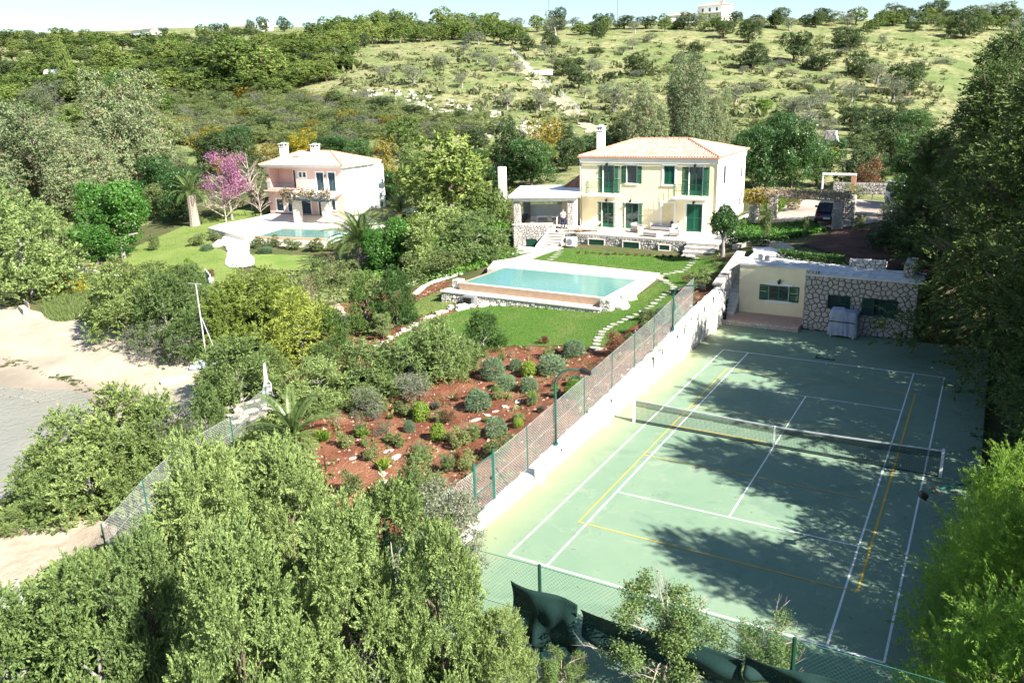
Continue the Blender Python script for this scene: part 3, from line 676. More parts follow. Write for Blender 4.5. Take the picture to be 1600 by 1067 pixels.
# ------------------------------------------------------------------ court lamps
def lamp(b, h, arm, ang, label):
    t = thing('court_lamp', label, 'lamp', b, ang, 'curved court lamps')
    pts = [(0,0,-.05),(0,0,h*.55),(0,0,h*.76)]; R_ = arm
    for k in range(1, 9):
        a = math.pi/2*k/8; pts.append((R_*(1-math.cos(a)), 0, h*.76+(h*.22)*math.sin(a)))
    pts.append((R_+.45, 0, h*.985))
    MB().tube(pts, [.05,.05,.045]+[.036]*9, 10).build('pole', M['green_pole'], t, True)
    MB().tube([(0,0,-.05),(0,0,.12)], .1, 10).build('base_collar', M['green_pole'], t)
    hd = MB(); hd.prism([(R_+.3,-.12),(R_+.7,-.09),(R_+.7,.09),(R_+.3,.12)], [h*.985-.10,h*.985-.17,h*.985-.17,h*.985-.10], [h*.985+.08,h*.985-.02,h*.985-.02,h*.985+.08]); hd.build('lamp_head', M['black'], t)
b1 = at_x(869, 696, -7.5); h1 = top_z(b1, 572)-b1[2]
lamp(tuple(b1), h1, .75, math.radians(8), 'green curved court lamp on the white wall halfway along the court')
b2 = at_x(1051, 515, -7.5); h2 = top_z(b2, 446)-b2[2]
lamp(tuple(b2), h2+.1, .95, math.radians(8), 'smaller curved court lamp farther along the white wall near the outbuilding')
# ------------------------------------------------------------------ building helpers (local frame: x along the front, y depth, z up; front faces -y)
def wall_holes(root, name, x0, x1, z0, z1, y, holes, mat, depth=.16, side='F', label=None):
    """front wall with real openings; side 'R': x,z run along the right wall (plane x=y value)"""
    xs = sorted({x0, x1, *[h[0] for h in holes], *[h[1] for h in holes]}); zs = sorted({z0, z1, *[h[2] for h in holes], *[h[3] for h in holes]}); mb = MB()
    T = (lambda a, d, c: (a, y+d, c)) if side == 'F' else (lambda a, d, c: (y-d, a, c))
    for i in range(len(xs)-1):
        for j in range(len(zs)-1):
            mx_, mz_ = (xs[i]+xs[i+1])/2, (zs[j]+zs[j+1])/2
            if any(h[0] < mx_ < h[1] and h[2] < mz_ < h[3] for h in holes): continue
            mb.quad(T(xs[i],0,zs[j]), T(xs[i+1],0,zs[j]), T(xs[i+1],0,zs[j+1]), T(xs[i],0,zs[j+1]))
    for a, b, c, d in holes:
        mb.quad(T(a,0,c), T(a,depth,c), T(a,depth,d), T(a,0,d)); mb.quad(T(b,0,c), T(b,0,d), T(b,depth,d), T(b,depth,c))
        mb.quad(T(a,0,c), T(b,0,c), T(b,depth,c), T(a,depth,c)); mb.quad(T(a,0,d), T(a,depth,d), T(b,depth,d), T(b,0,d))
    return mb.build(name, mat, root, label=label)
def surround(root, x0, x1, z0, z1, mat, w=.16, y=0, sill=True, proud=.035):
    mb = MB(); mb.box(x0-w, x0, y-proud, y+.01, z0, z1+w); mb.box(x1, x1+w, y-proud, y+.01, z0, z1+w); mb.box(x0, x1, y-proud, y+.01, z1, z1+w)
    if sill: mb.box(x0-w-.04, x1+w+.04, y-proud-.05, y+.01, z0-.12, z0)
    return mb.build('surround', mat, root)
def shutter(root, x0, x1, z0, z1, y, mat, open_=True, hinge='L', ang=0.0, name='shutter'):
    """louvred leaf in front of the wall; ang swings it out of the wall plane"""
    w = x1-x0; mb = MB(); t = .04
    mb.box(0,.07,0,t,0,z1-z0); mb.box(w-.07,w,0,t,0,z1-z0)
    for a, b in ((0,.09),((z1-z0)*.5-.04,(z1-z0)*.5+.04),(z1-z0-.09,z1-z0)): mb.box(.07,w-.07,0,t,a,b)
    z = .1
    while z < z1-z0-.1:
        if abs(z-(z1-z0)*.5) > .05: mb.prism([(.07,.005),(w-.07,.005),(w-.07,.03),(.07,.03)], [z,z,z+.035,z+.035], [z+.012,z+.012,z+.047,z+.047])
        z += .06
    if hinge == 'L':
        o = mb.build(name, mat, root); o.location = (x0, y-t-.02, z0); o.rotation_euler = (0, 0, ang)
    else:
        mb.v = [(p[0]-w, p[1], p[2]) for p in mb.v]; o = mb.build(name, mat, root); o.location = (x1, y-t-.02, z0); o.rotation_euler = (0, 0, ang)
    return o
def casement(root, x0, x1, z0, z1, y, mat, leaves=2, name='window', bars=1, kick=0.0, depth=.12, glass='glass'):
    mb = MB(); f = .07; yy_ = y+depth
    mb.box(x0,x0+f,yy_-.05,yy_,z0,z1); mb.box(x1-f,x1,yy_-.05,yy_,z0,z1); mb.box(x0+f,x1-f,yy_-.05,yy_,z1-f,z1); mb.box(x0+f,x1-f,yy_-.05,yy_,z0,z0+f+kick)
    for k in range(1, leaves): xx_ = x0+(x1-x0)*k/leaves; mb.box(xx_-f*.7,xx_+f*.7,yy_-.055,yy_,z0+f,z1-f)
    for k in range(1, bars+1):
        zz = z0+kick+(z1-z0-kick)*k/(bars+1); mb.box(x0+f,x1-f,yy_-.03,yy_-.005,zz-.015,zz+.015)
    w = mb.build(name, mat, root)
    for k in range(leaves):
        xa = x0+f+(x1-x0-2*f)*k/leaves; xb = x0+f+(x1-x0-2*f)*(k+1)/leaves
        MB().box(xa, xb, yy_-.02, yy_-.01, z0+f+kick, z1-f).build('pane', M[glass], w)
    return w
def lamp_wall(root, x, z, y):
    mb = MB(); mb.box(x-.03,x+.03,y-.02,y,z-.02,z+.12); mb.tube([(x,y,z+.08),(x,y-.12,z+.14),(x,y-.17,z+.08)], .012, 5)
    mb.prism([(x-.07,y-.24),(x+.07,y-.24),(x+.07,y-.10),(x-.07,y-.10)], z-.16, z+.0); mb.prism([(x-.1,y-.27),(x+.1,y-.27),(x+.1,y-.07),(x-.1,y-.07)], z+.0, z+.04)
    mb.build('wall_lamp', M['black'], root)
def balcony(root, x0, x1, z, d=.75, slabmat='plaster_white', h=1.0):
    mb = MB(); mb.box(x0,x1,-d,0,z-.18,z); mb.box(x0+.12,x1-.12,-d+.12,0,z-.30,z-.18); sb = mb.build('balcony_slab', M[slabmat], root); r = MB()
    for zz in (.06, .5, h): 
        r.tube([(x0+.04,0,z+zz),(x0+.04,-d+.05,z+zz),(x1-.04,-d+.05,z+zz),(x1-.04,0,z+zz)], .016, 4)
    def bar(x, y): r.tube([(x,y,z+.05),(x,y,z+h)], .011, 4)
    n = int((x1-x0)/.14)
    for i in range(n+1): bar(x0+.04+(x1-x0-.08)*i/n, -d+.05)
    for i in range(1, 6):
        for xx in (x0+.04, x1-.04): bar(xx, -d+.05+(d-.1)*i/6)
    for i in range(0, n, 2):      # iron scrolls between the bars
        xc = x0+.04+(x1-x0-.08)*(i+.5)/n
        for zc in (.28, .72): r.tube([(xc+.06*math.cos(a), -d+.05, z+zc+.16*math.sin(a)) for a in np.linspace(0, 6.28, 9)], .009, 3)
    r.build('railing', M['green_paint'], root, kind='stuff' if 0 else None); return sb
def tiled_slope(mb, A, B, C, D, pitch=.24, row=.38, r=.085, rnd=None):
    """barrel tiles on the quad A-B (eave) to D-C (ridge); A,B,C,D Vectors, C above B, D above A; triangles allowed"""
    A, B, C, D = map(Vector, (A, B, C, D)); u = (B-A).normalized(); L = (B-A).length
    dperp = (D-A)-u*((D-A).dot(u))
    if dperp.length < 1e-4: dperp = (C-B)-u*((C-B).dot(u))
    up = dperp.normalized(); H = dperp.length; nrm = u.cross(up).normalized()
    if nrm.z < 0: nrm = -nrm
    xd = (D-A).dot(u); xc = (C-A).dot(u); rnd = rnd or random.Random(2)
    x = pitch*.5
    while x < L:
        # extent upslope at this x
        lim = H
        if x < xd: lim = H*x/xd
        if x > xc: lim = min(lim, H*(L-x)/(L-xc))
        s = 0
        while s < lim-.05:
            e = min(s+row+.04, lim+.03); ra, rb = r*(1+rnd.uniform(-.04,.04)), r*.86; n = 4; vs = []
            lift = rnd.uniform(.0,.012)
            for (ss, rr_, lf) in ((s, ra, .035+lift), (e, rb, .012)):
                for k in range(n+1):
                    a = math.pi*k/n; vs.append(A+u*(x+rr_*math.cos(a))+up*ss+nrm*(rr_*math.sin(a)*.85+lf))
            mb.add(vs, [(k, k+1, n+2+k, n+1+k) for k in range(n)]+[(0,1,2,3,4)]); s += row
        x += pitch
def hip_roof(root, x0, x1, y0, y1, ze, zr, xr0, xr1, yr, mat, deckmat, over=.0, pitch=.24, name='roof', ridge='tile_red'):
    a, b, c, d = (x0,y0,ze), (x1,y0,ze), (x1,y1,ze), (x0,y1,ze); p, q_ = (xr0,yr,zr), (xr1,yr,zr)
    dk = MB(); dk.add([a,b,c,d,p,q_], [(0,1,5,4),(1,2,5),(2,3,4,5),(3,0,4)]); rf = dk.build(name, deckmat, root)
    mb = MB(); rn = random.Random(int(abs(x1*10)))
    tiled_slope(mb, a, b, q_, p, pitch, rnd=rn); tiled_slope(mb, b, c, q_, q_, pitch, rnd=rn); tiled_slope(mb, c, d, p, q_, pitch, rnd=rn); tiled_slope(mb, d, a, p, p, pitch, rnd=rn)
    mb.build('roof_tile', mat, rf, kind='stuff')
    rb = MB()
    for s, e in ((a,p),(b,q_),(c,q_),(d,p),(p,q_)):
        s, e = Vector(s), Vector(e); n = max(2, int((e-s).length/.42))
        for k in range(n): rb.tube([s+(e-s)*(k/n)+Vector((0,0,.05)), s+(e-s)*((k+1.08)/n)+Vector((0,0,.035))], [.12,.10], 7)
    rb.build('ridge_tile', M[ridge], rf, kind='stuff'); return rf
def chimney(root, x, y, z0, z1, w, mat, d=None):
    d = d or w; c = MB().box(x-w/2, x+w/2, y-d/2, y+d/2, z0, z1-.45).build('chimney', mat, root); mb = MB()
    mb.box(x-w/2-.05, x+w/2+.05, y-d/2-.05, y+d/2+.05, z1-.48, z1-.42)
    for sx in (-1, 1):
        for sy in (-1, 1): mb.box(x+sx*(w/2-.07)-.07, x+sx*(w/2-.07)+.07, y+sy*(d/2-.07)-.07, y+sy*(d/2-.07)+.07, z1-.42, z1-.14)
    mb.box(x-.05, x+.05, y-d/2, y+d/2, z1-.42, z1-.14)
    mb.box(x-w/2-.08, x+w/2+.08, y-d/2-.08, y+d/2+.08, z1-.14, z1-.07); mb.box(x-w/4, x+w/4, y-d/4, y+d/4, z1-.07, z1+.05); mb.build('chimney_cap', mat, c)
    MB().box(x-w/2+.1, x+w/2-.1, y-d/2+.1, y+d/2-.1, z1-.46, z1-.15).build('flue', M['black'], c)
def steps(root, x0, x1, y0, z1, n, rise, run, mat='stone_pale', name='step', dirn=1, riser_stones=True, seed=3):
    """steps[0] is the lowest; front of lowest at y0, climbing to +y"""
    for k in range(n):
        zt = z1-(n-1-k)*rise; s = MB().rbox(x0, x1, y0+k*run, y0+(k+1)*run+.06, zt-.06, zt, .015).build('step', M['paving'], root)
        MB().box(x0+.02, x1-.02, y0+k*run+.03, y0+n*run, zt-rise-.01, zt-.06).build('riser', M['mortar_pale'], s)
        mb = MB(); stone_face((x0+.02, y0+k*run+.03, zt-rise), (1,0,0),(0,0,1),(0,-1,0), x1-x0-.04, rise-.06, .2, None, None, seed=seed+k, mb=mb, proud=.015, joint=.012)
        mb.build('stones', M[mat], s, kind='stuff')

# ------------------------------------------------------------------ yellow house
ZT = 2.45
YA = np.array([-25.177, 35.024]); YR = math.radians(1.0)
def yw(u, v, z=0): c, s = math.cos(YR), math.sin(YR); return (YA[0]+u*c-v*s, YA[1]+u*s+v*c, ZT+z)
yh = thing('yellow_house', 'two storey cream yellow villa with dark green shutters and a hipped tile roof', 'house', yw(0,0), YR)
YWD, YDP = 12.1, 9.2
gp = M['green_paint']; cream = M['plaster_cream']; whp = M['plaster_white']
holes = [(2.07,3.09,3.0,5.36),(4.26,5.18,3.9,5.38),(7.58,8.52,3.87,5.39),(9.77,10.9,3.0,5.34),(1.95,3.06,.0,2.2),(4.13,5.36,.0,2.2),(9.62,10.98,.0,2.31)]
wall_holes(yh, 'wall', 0, YWD, 0, 5.6, 0, holes, cream, label='cream plastered front wall')
wall_holes(yh, 'wall', 0, YDP, 0, 5.6, YWD, [(1.95,2.75,3.75,5.3),(7.7,8.35,3.75,5.2),(7.5,8.1,1.25,2.1)], whp, side='R', label='cream side wall coloured white for the strong sun')  # other walls are cream; white here puts the sun glare into the colour
MB().quad((0,0,0),(0,0,5.6),(0,YDP,5.6),(0,YDP,0)).build('wall', cream, yh); MB().quad((0,YDP,0),(0,YDP,5.6),(YWD,YDP,5.6),(YWD,YDP,0)).build('wall', cream, yh)
MB().box(.02,YWD-.02,.02,YDP-.02,-.05,.0).box(.3,YWD-.3,.3,.32,0,5.5).build('dark_interior', M['black'], yh)  # black floor and upright sheet stand in for the unlit rooms
cb = MB(); cb.box(-.06,YWD+.06,-.06,YDP+.06,5.6,6.02); cb.box(-.12,YWD+.12,-.12,YDP+.12,6.02,6.10); cb.build('cornice', M['plaster_white'], yh)
hip_roof(yh, -.2, YWD+.2, -.2, YDP+.2, 6.1, 7.3, 3.3, 8.1, 4.8, M['tile'], M['tile_red'])
chimney(yh, -.62, 5.8, 2.6, 8.5, .62, whp)
for (a,b,c,d) in ((2.07,3.09,3.0,5.36),(9.77,10.9,3.0,5.34)):
    casement(yh, a, b, c, d, 0, gp, 2, 'balcony_door', 2, .35); surround(yh, a, b, c, d, whp, .12, sill=False)
for (a,b,c,d) in ((1.95,3.06,.0,2.2),(4.13,5.36,.0,2.2)):
    casement(yh, a, b, c, d, 0, gp, 2, 'french_door', 2, .3); surround(yh, a, b, c, d, whp, .12, sill=False)
casement(yh, 4.26, 5.18, 3.9, 5.38, 0, gp, 1, 'window', 1); surround(yh, 4.26,5.18,3.9,5.38, whp, .12)
surround(yh, 7.58,8.52,3.87,5.39, whp, .17)
for a, b in ((7.60,8.045),(8.055,8.50)): shutter(yh, a, b, 3.89, 5.37, .08, gp)
surround(yh, 9.62,10.98,0,2.31, whp, .17, sill=False)
for a, b in ((9.64,10.295),(10.305,10.96)):
    s_ = shutter(yh, a, b, .03, 2.29, .10, gp, name='door_shutter')
for a, b, c, d, hg, an in ((1.45,2.02,3.05,5.35,'R',-.12),(3.13,3.66,3.05,5.33,'L',.12),(3.78,4.22,3.89,5.36,'R',-.06),(5.22,5.62,3.89,5.34,'L',.10),(9.15,9.72,3.05,5.32,'R',-.1),(10.95,11.46,3.05,5.3,'L',.1),
        (1.36,1.9,.04,2.2,'R',-.15),(3.10,3.62,.04,2.2,'L',.35),(3.62,4.1,.04,2.2,'R',-.3),(5.4,6.0,.04,2.22,'L',.15)):
    shutter(yh, a, b, c, d, 0, gp, hinge=hg, ang=an)
# plastered-over blind door
MB().box(7.5,8.52,-.01,.0,.1,2.3).build('blind_panel', solid('panel_yellow', (.72,.62,.36), rough=.8), yh); surround(yh, 7.5,8.52,.1,2.3, whp, .17, sill=False)
balcony(yh, .66, 3.6, 2.98); balcony(yh, 8.62, 11.5, 2.96)
for x, z in ((2.46,5.5),(10.24,5.48),(2.42,2.42),(4.66,2.42),(10.25,2.5)): lamp_wall(yh, x, z, 0)
for (a,b,c,d) in ((1.95,2.75,3.75,5.3),(7.7,8.35,3.75,5.2),(7.5,8.1,1.25,2.1)):
    mb = MB(); mb.box(YWD-.12,YWD-.06,a,b,c,d); w_ = mb.build('side_window', M['glass'], yh)
    mb = MB(); mb.box(YWD-.08,YWD-.02,a,a+.06,c,d); mb.box(YWD-.08,YWD-.02,b-.06,b,c,d); mb.box(YWD-.08,YWD-.02,a,b,d-.06,d); mb.box(YWD-.08,YWD-.02,a,b,c,c+.06); mb.build('frame', M['galv'], w_)
for x, z in ((8.95,.75),(11.5,.75)): MB().box(x-.06,x+.06,-.03,0,z-.08,z+.08).build('vent', M['metal_grey'], yh)
for x_ in (-.10, YWD+.10): MB().tube([(x_,-.12,6.0),(x_,-.05,5.5),(x_,-.05,.1)], .045, 6).build('downpipe', M['galv'] if x_ < 0 else whp, yh)
MB().tube([(-.25,-.27,6.06),(YWD+.25,-.27,6.06)], .06, 6).build('gutter', M['tile_red'], yh)
# low tiled wing behind the pergola
wg = MB().box(-3.2,-.02,2.6,8.4,0,2.7).build('side_wing', cream, yh)
mb = MB(); mb.add([(-3.5,2.3,2.72),(0,2.3,2.72),(0,5.4,3.9),(-2.6,5.4,3.9),(0,8.7,2.72),(-3.5,8.7,2.72)], [(0,1,2,3),(3,2,4,5),(0,3,5)]); wr = mb.build('wing_roof', M['tile_red'], yh)
mb = MB(); tiled_slope(mb, (-3.5,2.3,2.74),(0,2.3,2.74),(0,5.4,3.92),(-2.6,5.4,3.92)); tiled_slope(mb, (-3.5,8.7,2.74),(-3.5,2.3,2.74),(-2.6,5.4,3.92),(-2.6,5.4,3.92)); mb.build('roof_tile', M['tile_red'], wr, kind='stuff')

# terrace under the house
tr_ = thing('stone_terrace', 'raised pale terrace with a dark jointed stone front below the yellow house', 'terrace', yw(0,0), YR)
def yl_(x, y): dx, dy = x-YA[0], y-YA[1]; c, s = math.cos(YR), math.sin(YR); return dx*c+dy*s, -dx*s+dy*c
F0 = -3.45; TL, TR = -.55, 14.9
pol = [(TL,F0),(11.0,F0-.75),(14.0,F0-.3),(15.2,F0+1.4),(15.2,12),(YWD,12),(YWD,0),(0,0),(-1.4,1.0),(-2.6,-.6)]
MB().prism(pol, -.12, -.01).build('terrace_floor', M['paving'], tr_)
MB().prism([(TL+.05,F0+.05),(11.0,F0-.70),(13.9,F0-.25),(15.1,F0+1.5),(15.1,11.9),(YWD,11.9),(YWD-1,3),(0,3),(-1.4,.9),(-2.5,-.6)], -2.3, -.12).build('terrace_core', M['mortar'], tr_)
bh = [(.35,1.35,.30,.95)]; wl = 11.5
hs = [(3.0,4.35,.30,.80),(6.35,7.75,.28,.80),(10.05,11.0,.38,.78)]
hs = [(a-TL-.05, b-TL-.05, c, d) for a, b, c, d in ((2.35,3.75,.38,.85),(5.55,6.95,.35,.85),(8.75,9.6,.42,.80))]
stone_face((TL+.05,F0+.02,-1.3),(.9979,-.0648,0),(0,0,1),(-.0648,-.9979,0), 11.5, 1.16, .27, M['stone_grey'], tr_, seed=21, holes=hs)
stone_face((11.0,F0-.73,-1.3),(.988,.153,0),(0,0,1),(.153,-.988,0), 3.0, 1.16, .27, M['stone_grey'], tr_, seed=23)
stone_face((13.95,F0-.27,-1.0),(.555,.832,0),(0,0,1),(.832,-.555,0), 2.1, .86, .27, M['stone_grey'], tr_, seed=24)
for a, b, c, d in ((2.35,3.75,.38,.85),(5.55,6.95,.35,.85),(8.75,9.6,.42,.80)):
    Fw = F0-.065*((a+b)/2-TL); w_ = MB().box(a, b, Fw-.08, Fw+.06, c-1.3, d-1.3).build('cellar_window', M['green_dark'], tr_)
    mb = MB(); mb.box(a-.08,b+.08,Fw-.12,Fw+.05,c-1.38,c-1.3); mb.box(a-.08,b+.08,Fw-.12,Fw+.05,d-1.3,d-1.22); mb.box(a-.08,a,Fw-.12,Fw+.05,c-1.3,d-1.3); mb.box(b,b+.08,Fw-.12,Fw+.05,c-1.3,d-1.3); mb.build('frame', M['paving'], w_)
steps(tr_, 11.0, 13.6, F0-2.1, -.12, 4, .28, .40, 'stone_grey')
# left stair up to the terrace, with its pale sloping parapet
st = thing('garden_stairs', 'short stone stairs with a white parapet at the left end of the terrace', 'stairs', yw(-.75,-4.9), YR)
for k in range(6):
    zt = -1.3+(k+1)*.2; xx = -.15
    s_ = MB().rbox(-.75, .75, .25*k, .25*(k+1)+.05, zt-.06, zt, .015).build('step', M['paving'], st)
    MB().box(-.73,.73,.25*k+.03,1.55,zt-.22,zt-.06).build('riser', M['stone_grey'], s_)
mb = MB(); mb.prism([(-1.15,-.5),(-.78,-.5),(-.78,2.6),(-1.15,2.6)], -2.3, [-1.0,-1.0,.25,.25]); mb.build('parapet', whp, st)
mb = MB(); mb.prism([(-2.6,-1.3),(-.9,-1.3),(-.9,-.5),(-2.6,-.5)], -2.4, -1.15); mb.build('landing', whp, st)
# pergola annex at the left
PGR = math.radians(22); pc = Vector((-25.05, 33.06, 2.45)); 
pg = thing('pergola', 'white flat roofed pergola on stone pillars at the left end of the yellow house', 'pergola', tuple(pc), PGR)
PL, PDp, PH = 5.3, 7.6, 2.9
def pillar(root, x, y, w, z0, z1, mat='stone_grey', seed=0, core='mortar_pale', faces='FRLB', size=.2, name='pillar'):
    return stone_box(root, x-w/2, x+w/2, y-w/2, y+w/2, z0, z1, size, mat, core, seed, faces, name)
for i, (x, y) in enumerate(((-.25,.3),(-PL+.3,.3),(-PL+.3,PDp-.4))): pillar(pg, x, y, .55, -2.3 if x < -1 else 0, PH-.45, seed=30+i)
MB().box(-.02,.32,.05,.55,0,PH-.45).build('white_pier', M['plaster_white'], pg)
mb = MB(); mb.box(-PL,.35,.05,.45,PH-.45,PH-.12); mb.box(-PL,-PL+.4,.45,PDp,PH-.45,PH-.12); mb.build('main_beam', M['white_paint'], pg)
for k in range(9): MB().box(-PL+.35+k*.62, -PL+.47+k*.62, -.25, PDp, PH-.24, PH-.08).build('rafter', M['white_paint'], pg)
mb = MB(); mb.box(-PL-.35,.6,-.4,PDp+.1,PH-.08,PH+.12); mb.box(-PL-.35,.6,-.4,-.3,PH+.12,PH+.16); mb.build('roof_slab', M['plaster_white'], pg)
bs = MB().box(-PL-.02,-1.9,.02,.4,-2.35,.42).box(-PL-.02,-PL+.4,.4,PDp,-2.35,.42).build('base_wall', M['mortar'], pg)
stone_face((-PL-.02,.0,-2.35),(1,0,0),(0,0,1),(0,-1,0), PL-1.9, 2.75, .27, M['stone_grey'], bs, seed=40, holes=[(1.15,2.0,.75,1.5)])
stone_face((-PL-.04,PDp,-2.35),(0,-1,0),(0,0,1),(-1,0,0), PDp, 2.75, .3, M['stone_grey'], bs, seed=41)
MB().box(-PL+1.15,-PL+2.0,-.03,.03,-1.58,-.85).build('cellar_window', M['green_dark'], pg)
MB().box(-PL-.1,-1.85,-.06,.45,.42,.50).build('coping', M['paving'], pg)
MB().box(-PL,.3,.4,PDp,-.12,-.02).build('pergola_floor', M['paving'], pg)
# curving white back wall inside the pergola
bw = MB()
pp = [(-PL+.3,PDp-.2),(-3.2,PDp-.5),(-1.8,PDp-.1),(0,PDp-.2)]
bw.prism([(-PL+.4,PDp-.3),(.3,PDp-.3),(.3,PDp),(-PL+.4,PDp)], -.1, [1.2,1.25,1.25,1.2]); bw.build('back_wall', M['plaster_white'], pg)
# kitchen unit and table with chairs under the pergola
def chair(loc, rz, label, mat='wicker', group='chairs under the white pergola'):
    c = thing('garden_chair', label, 'chair', loc, rz, group)
    for sx in (-.24,.24):
        for sy in (-.22,.22): MB().box(sx-.02,sx+.02,sy-.02,sy+.02,0,.44 if sy<0 else .44).build('leg', M['wood'], c)
    MB().rbox(-.27,.27,-.26,.26,.42,.48,.02).build('seat', M[mat], c); MB().rbox(-.27,.27,.22,.28,.46,.92,.02).build('backrest', M[mat], c)
    for sx in (-.28,.25): MB().box(sx,sx+.03,-.24,.24,.64,.67).build('armrest', M['wood'], c)
    return c
def loc(root_loc, rz, x, y, z=0): c, s = math.cos(rz), math.sin(rz); return (root_loc[0]+x*c-y*s, root_loc[1]+x*s+y*c, root_loc[2]+z)
chair(loc(pc, PGR, -3.7, 1.6), .5, 'brown garden chair seen through the left bay of the pergola')
chair(loc(pc, PGR, -2.1, 2.0), 2.8, 'pale garden chair near the standing man under the pergola')
chair(loc(pc, PGR, -1.1, 2.8), -1.8, 'garden chair at the right end of the pergola table')
tb = thing('garden_table', 'long white table under the flat pergola roof', 'table', loc(pc, PGR, -2.6, 3.0), PGR)
MB().rbox(-1.0,1.0,-.45,.45,.70,.75,.015).build('table_top', M['white_paint'], tb)
for sx in (-.9,.9):
    for sy in (-.36,.36): MB().box(sx-.03,sx+.03,sy-.03,sy+.03,0,.70).build('leg', M['white_paint'], tb)

# ------------------------------------------------------------------ stone outbuilding
ob = thing('outbuilding', 'low outbuilding, half cream plaster and half natural stone, behind the court', 'building', (-2.45, 17.8, 0))
oh = [(1.33,2.5,1.40,2.2),(3.25,4.95,1.26,2.2)]
wall_holes(ob, 'stone_wall', 0, 6.0, 0, 3.34, .06, oh, M['mortar'], .3, label='wall of natural stones with dark joints')
sw = MB().box(0.0,6.0,.36,3.3,0,3.2).build('wall_core', M['mortar'], ob)
stw = bpy.data.objects.new('masonry_face', None); link(stw, ob)
stone_face((0,.06,0),(1,0,0),(0,0,1),(0,-1,0), 6.0, 3.30, .335, M['stone'], stw, seed=50, holes=oh, single=True, proud=.06, joint=.03)
stone_face((0,1.6,0),(0,-1,0),(0,0,1),(-1,0,0), 1.55, 3.3, .335, M['stone'], ob, seed=51, proud=.05)
ph = [(-2.98+.55,-1.2-.02,1.22,2.14)]
yb = 1.55
wall_holes(ob, 'plaster_wall', -4.28, -.05, 0, 3.28, yb, [(-2.42,-1.24,1.2,2.15)], cream, .16, label='cream plastered wall with a green window')
MB().quad((-4.28,yb,0),(-4.28,yb,3.28),(-4.28,yb+2,3.28),(-4.28,yb+2,0)).build('side_wall', cream, ob)
casement(ob, -2.42, -1.24, 1.2, 2.15, yb, M['green_paint'], 2, 'window', 1); 
mb = MB(); mb.box(-2.6,-1.0,yb-.04,yb+.01,2.15,2.32); mb.box(-2.6,-1.0,yb-.07,yb+.01,1.05,1.2); mb.build('window_band', whp, ob)
shutter(ob, -3.0, -2.45, 1.18, 2.16, yb, gp, hinge='R', ang=-.05); shutter(ob, -1.2, -.6, 1.18, 2.16, yb, gp, hinge='L', ang=.08)
lamp_wall(ob, -1.8, 2.45, yb)
gd = M['green_dark']
for a, b, c, d in oh:
    casement(ob, a, b, c, d, .08, gd, 2, 'window', 0, depth=.2)
shutter(ob, 1.98, 2.56, 1.36, 2.22, -.03, gd, hinge='L', ang=.05); shutter(ob, 3.18, 3.85, 1.22, 2.24, -.03, gd, hinge='R', ang=-.08); shutter(ob, 4.38, 5.02, 1.2, 2.22, -.03, gd, hinge='L', ang=.05)
rp = [(-4.32,yb-.06),(0.0,yb-.06),(0.0,-.08),(6.2,-.08),(6.2,2.55),(3.2,2.75),(.6,3.4),(-2.3,4.8),(-2.5,6.4),(-3.9,7.6),(-5.0,7.2),(-4.4,5.4),(-4.32,3.5)]
MB().prism(rp, 3.28, 3.40).build('roof_slab', solid('roof_slab', (.66,.63,.60), (.52,.50,.48), 1.0, .85, .01, 12, c3=(.55,.54,.53), s3=.5), ob)
# square paving of the roof terrace
mb = MB(); r = random.Random(8)
for i in range(30):
    for j in range(14):
        x, y = -4.2+i*.42, .05+j*.42
        if inside(x+.2, y+.2, rp) and inside(x, y+.4, rp) and inside(x+.4, y+.4, rp) and inside(x+.4,y,rp) and inside(x,y,rp): mb.rbox(x, x+.40, y, y+.40, 3.40, 3.42+r.random()*.004, .006)
mb.build('roof_paver', solid('roof_paver', (.60,.58,.56), (.50,.49,.47), 1.5, .85, c3=(.68,.66,.62), island=True), ob, kind='stuff')
stone_box(ob, 1.95, 3.95, 2.62, 3.0, 3.3, 3.85, .27, 'stone_pale', 'mortar', 60, 'FRT', 'low_parapet')
stone_box(ob, 5.15, 5.6, .6, 2.6, 3.3, 4.2, .27, 'stone', 'mortar', 61, 'FLRT', 'end_parapet')
stone_box(ob, .0, .7, -.1, .25, 3.41, 3.55, .25, 'stone_pale', 'mortar', 62, 'FT', 'corner_coping')
for x, y in ((-2.9,2.7),(-3.4,3.1)): MB().rbox(x-.15,x+.15,y-.15,y+.15,3.4,3.75,.03).build('roof_vent', M['metal_grey'], ob)
# plinth/step in front of the plaster part
pl = thing('stone_plinth', 'low terracotta topped step edged with small stones in front of the cream wall', 'step', (-2.45, 17.8, 0))
MB().box(-4.95,-.06,-.85,1.5,0,.28).build('plinth_top', solid('terracotta', (.50,.33,.24), (.44,.28,.2), 3, .85, .004, 30, c3=(.55,.40,.30), s3=.8), pl)
stone_face((-4.95,-.86,0),(1,0,0),(0,0,1),(0,-1,0), 4.9, .28, .16, M['stone_pale'], pl, seed=70, proud=.06)
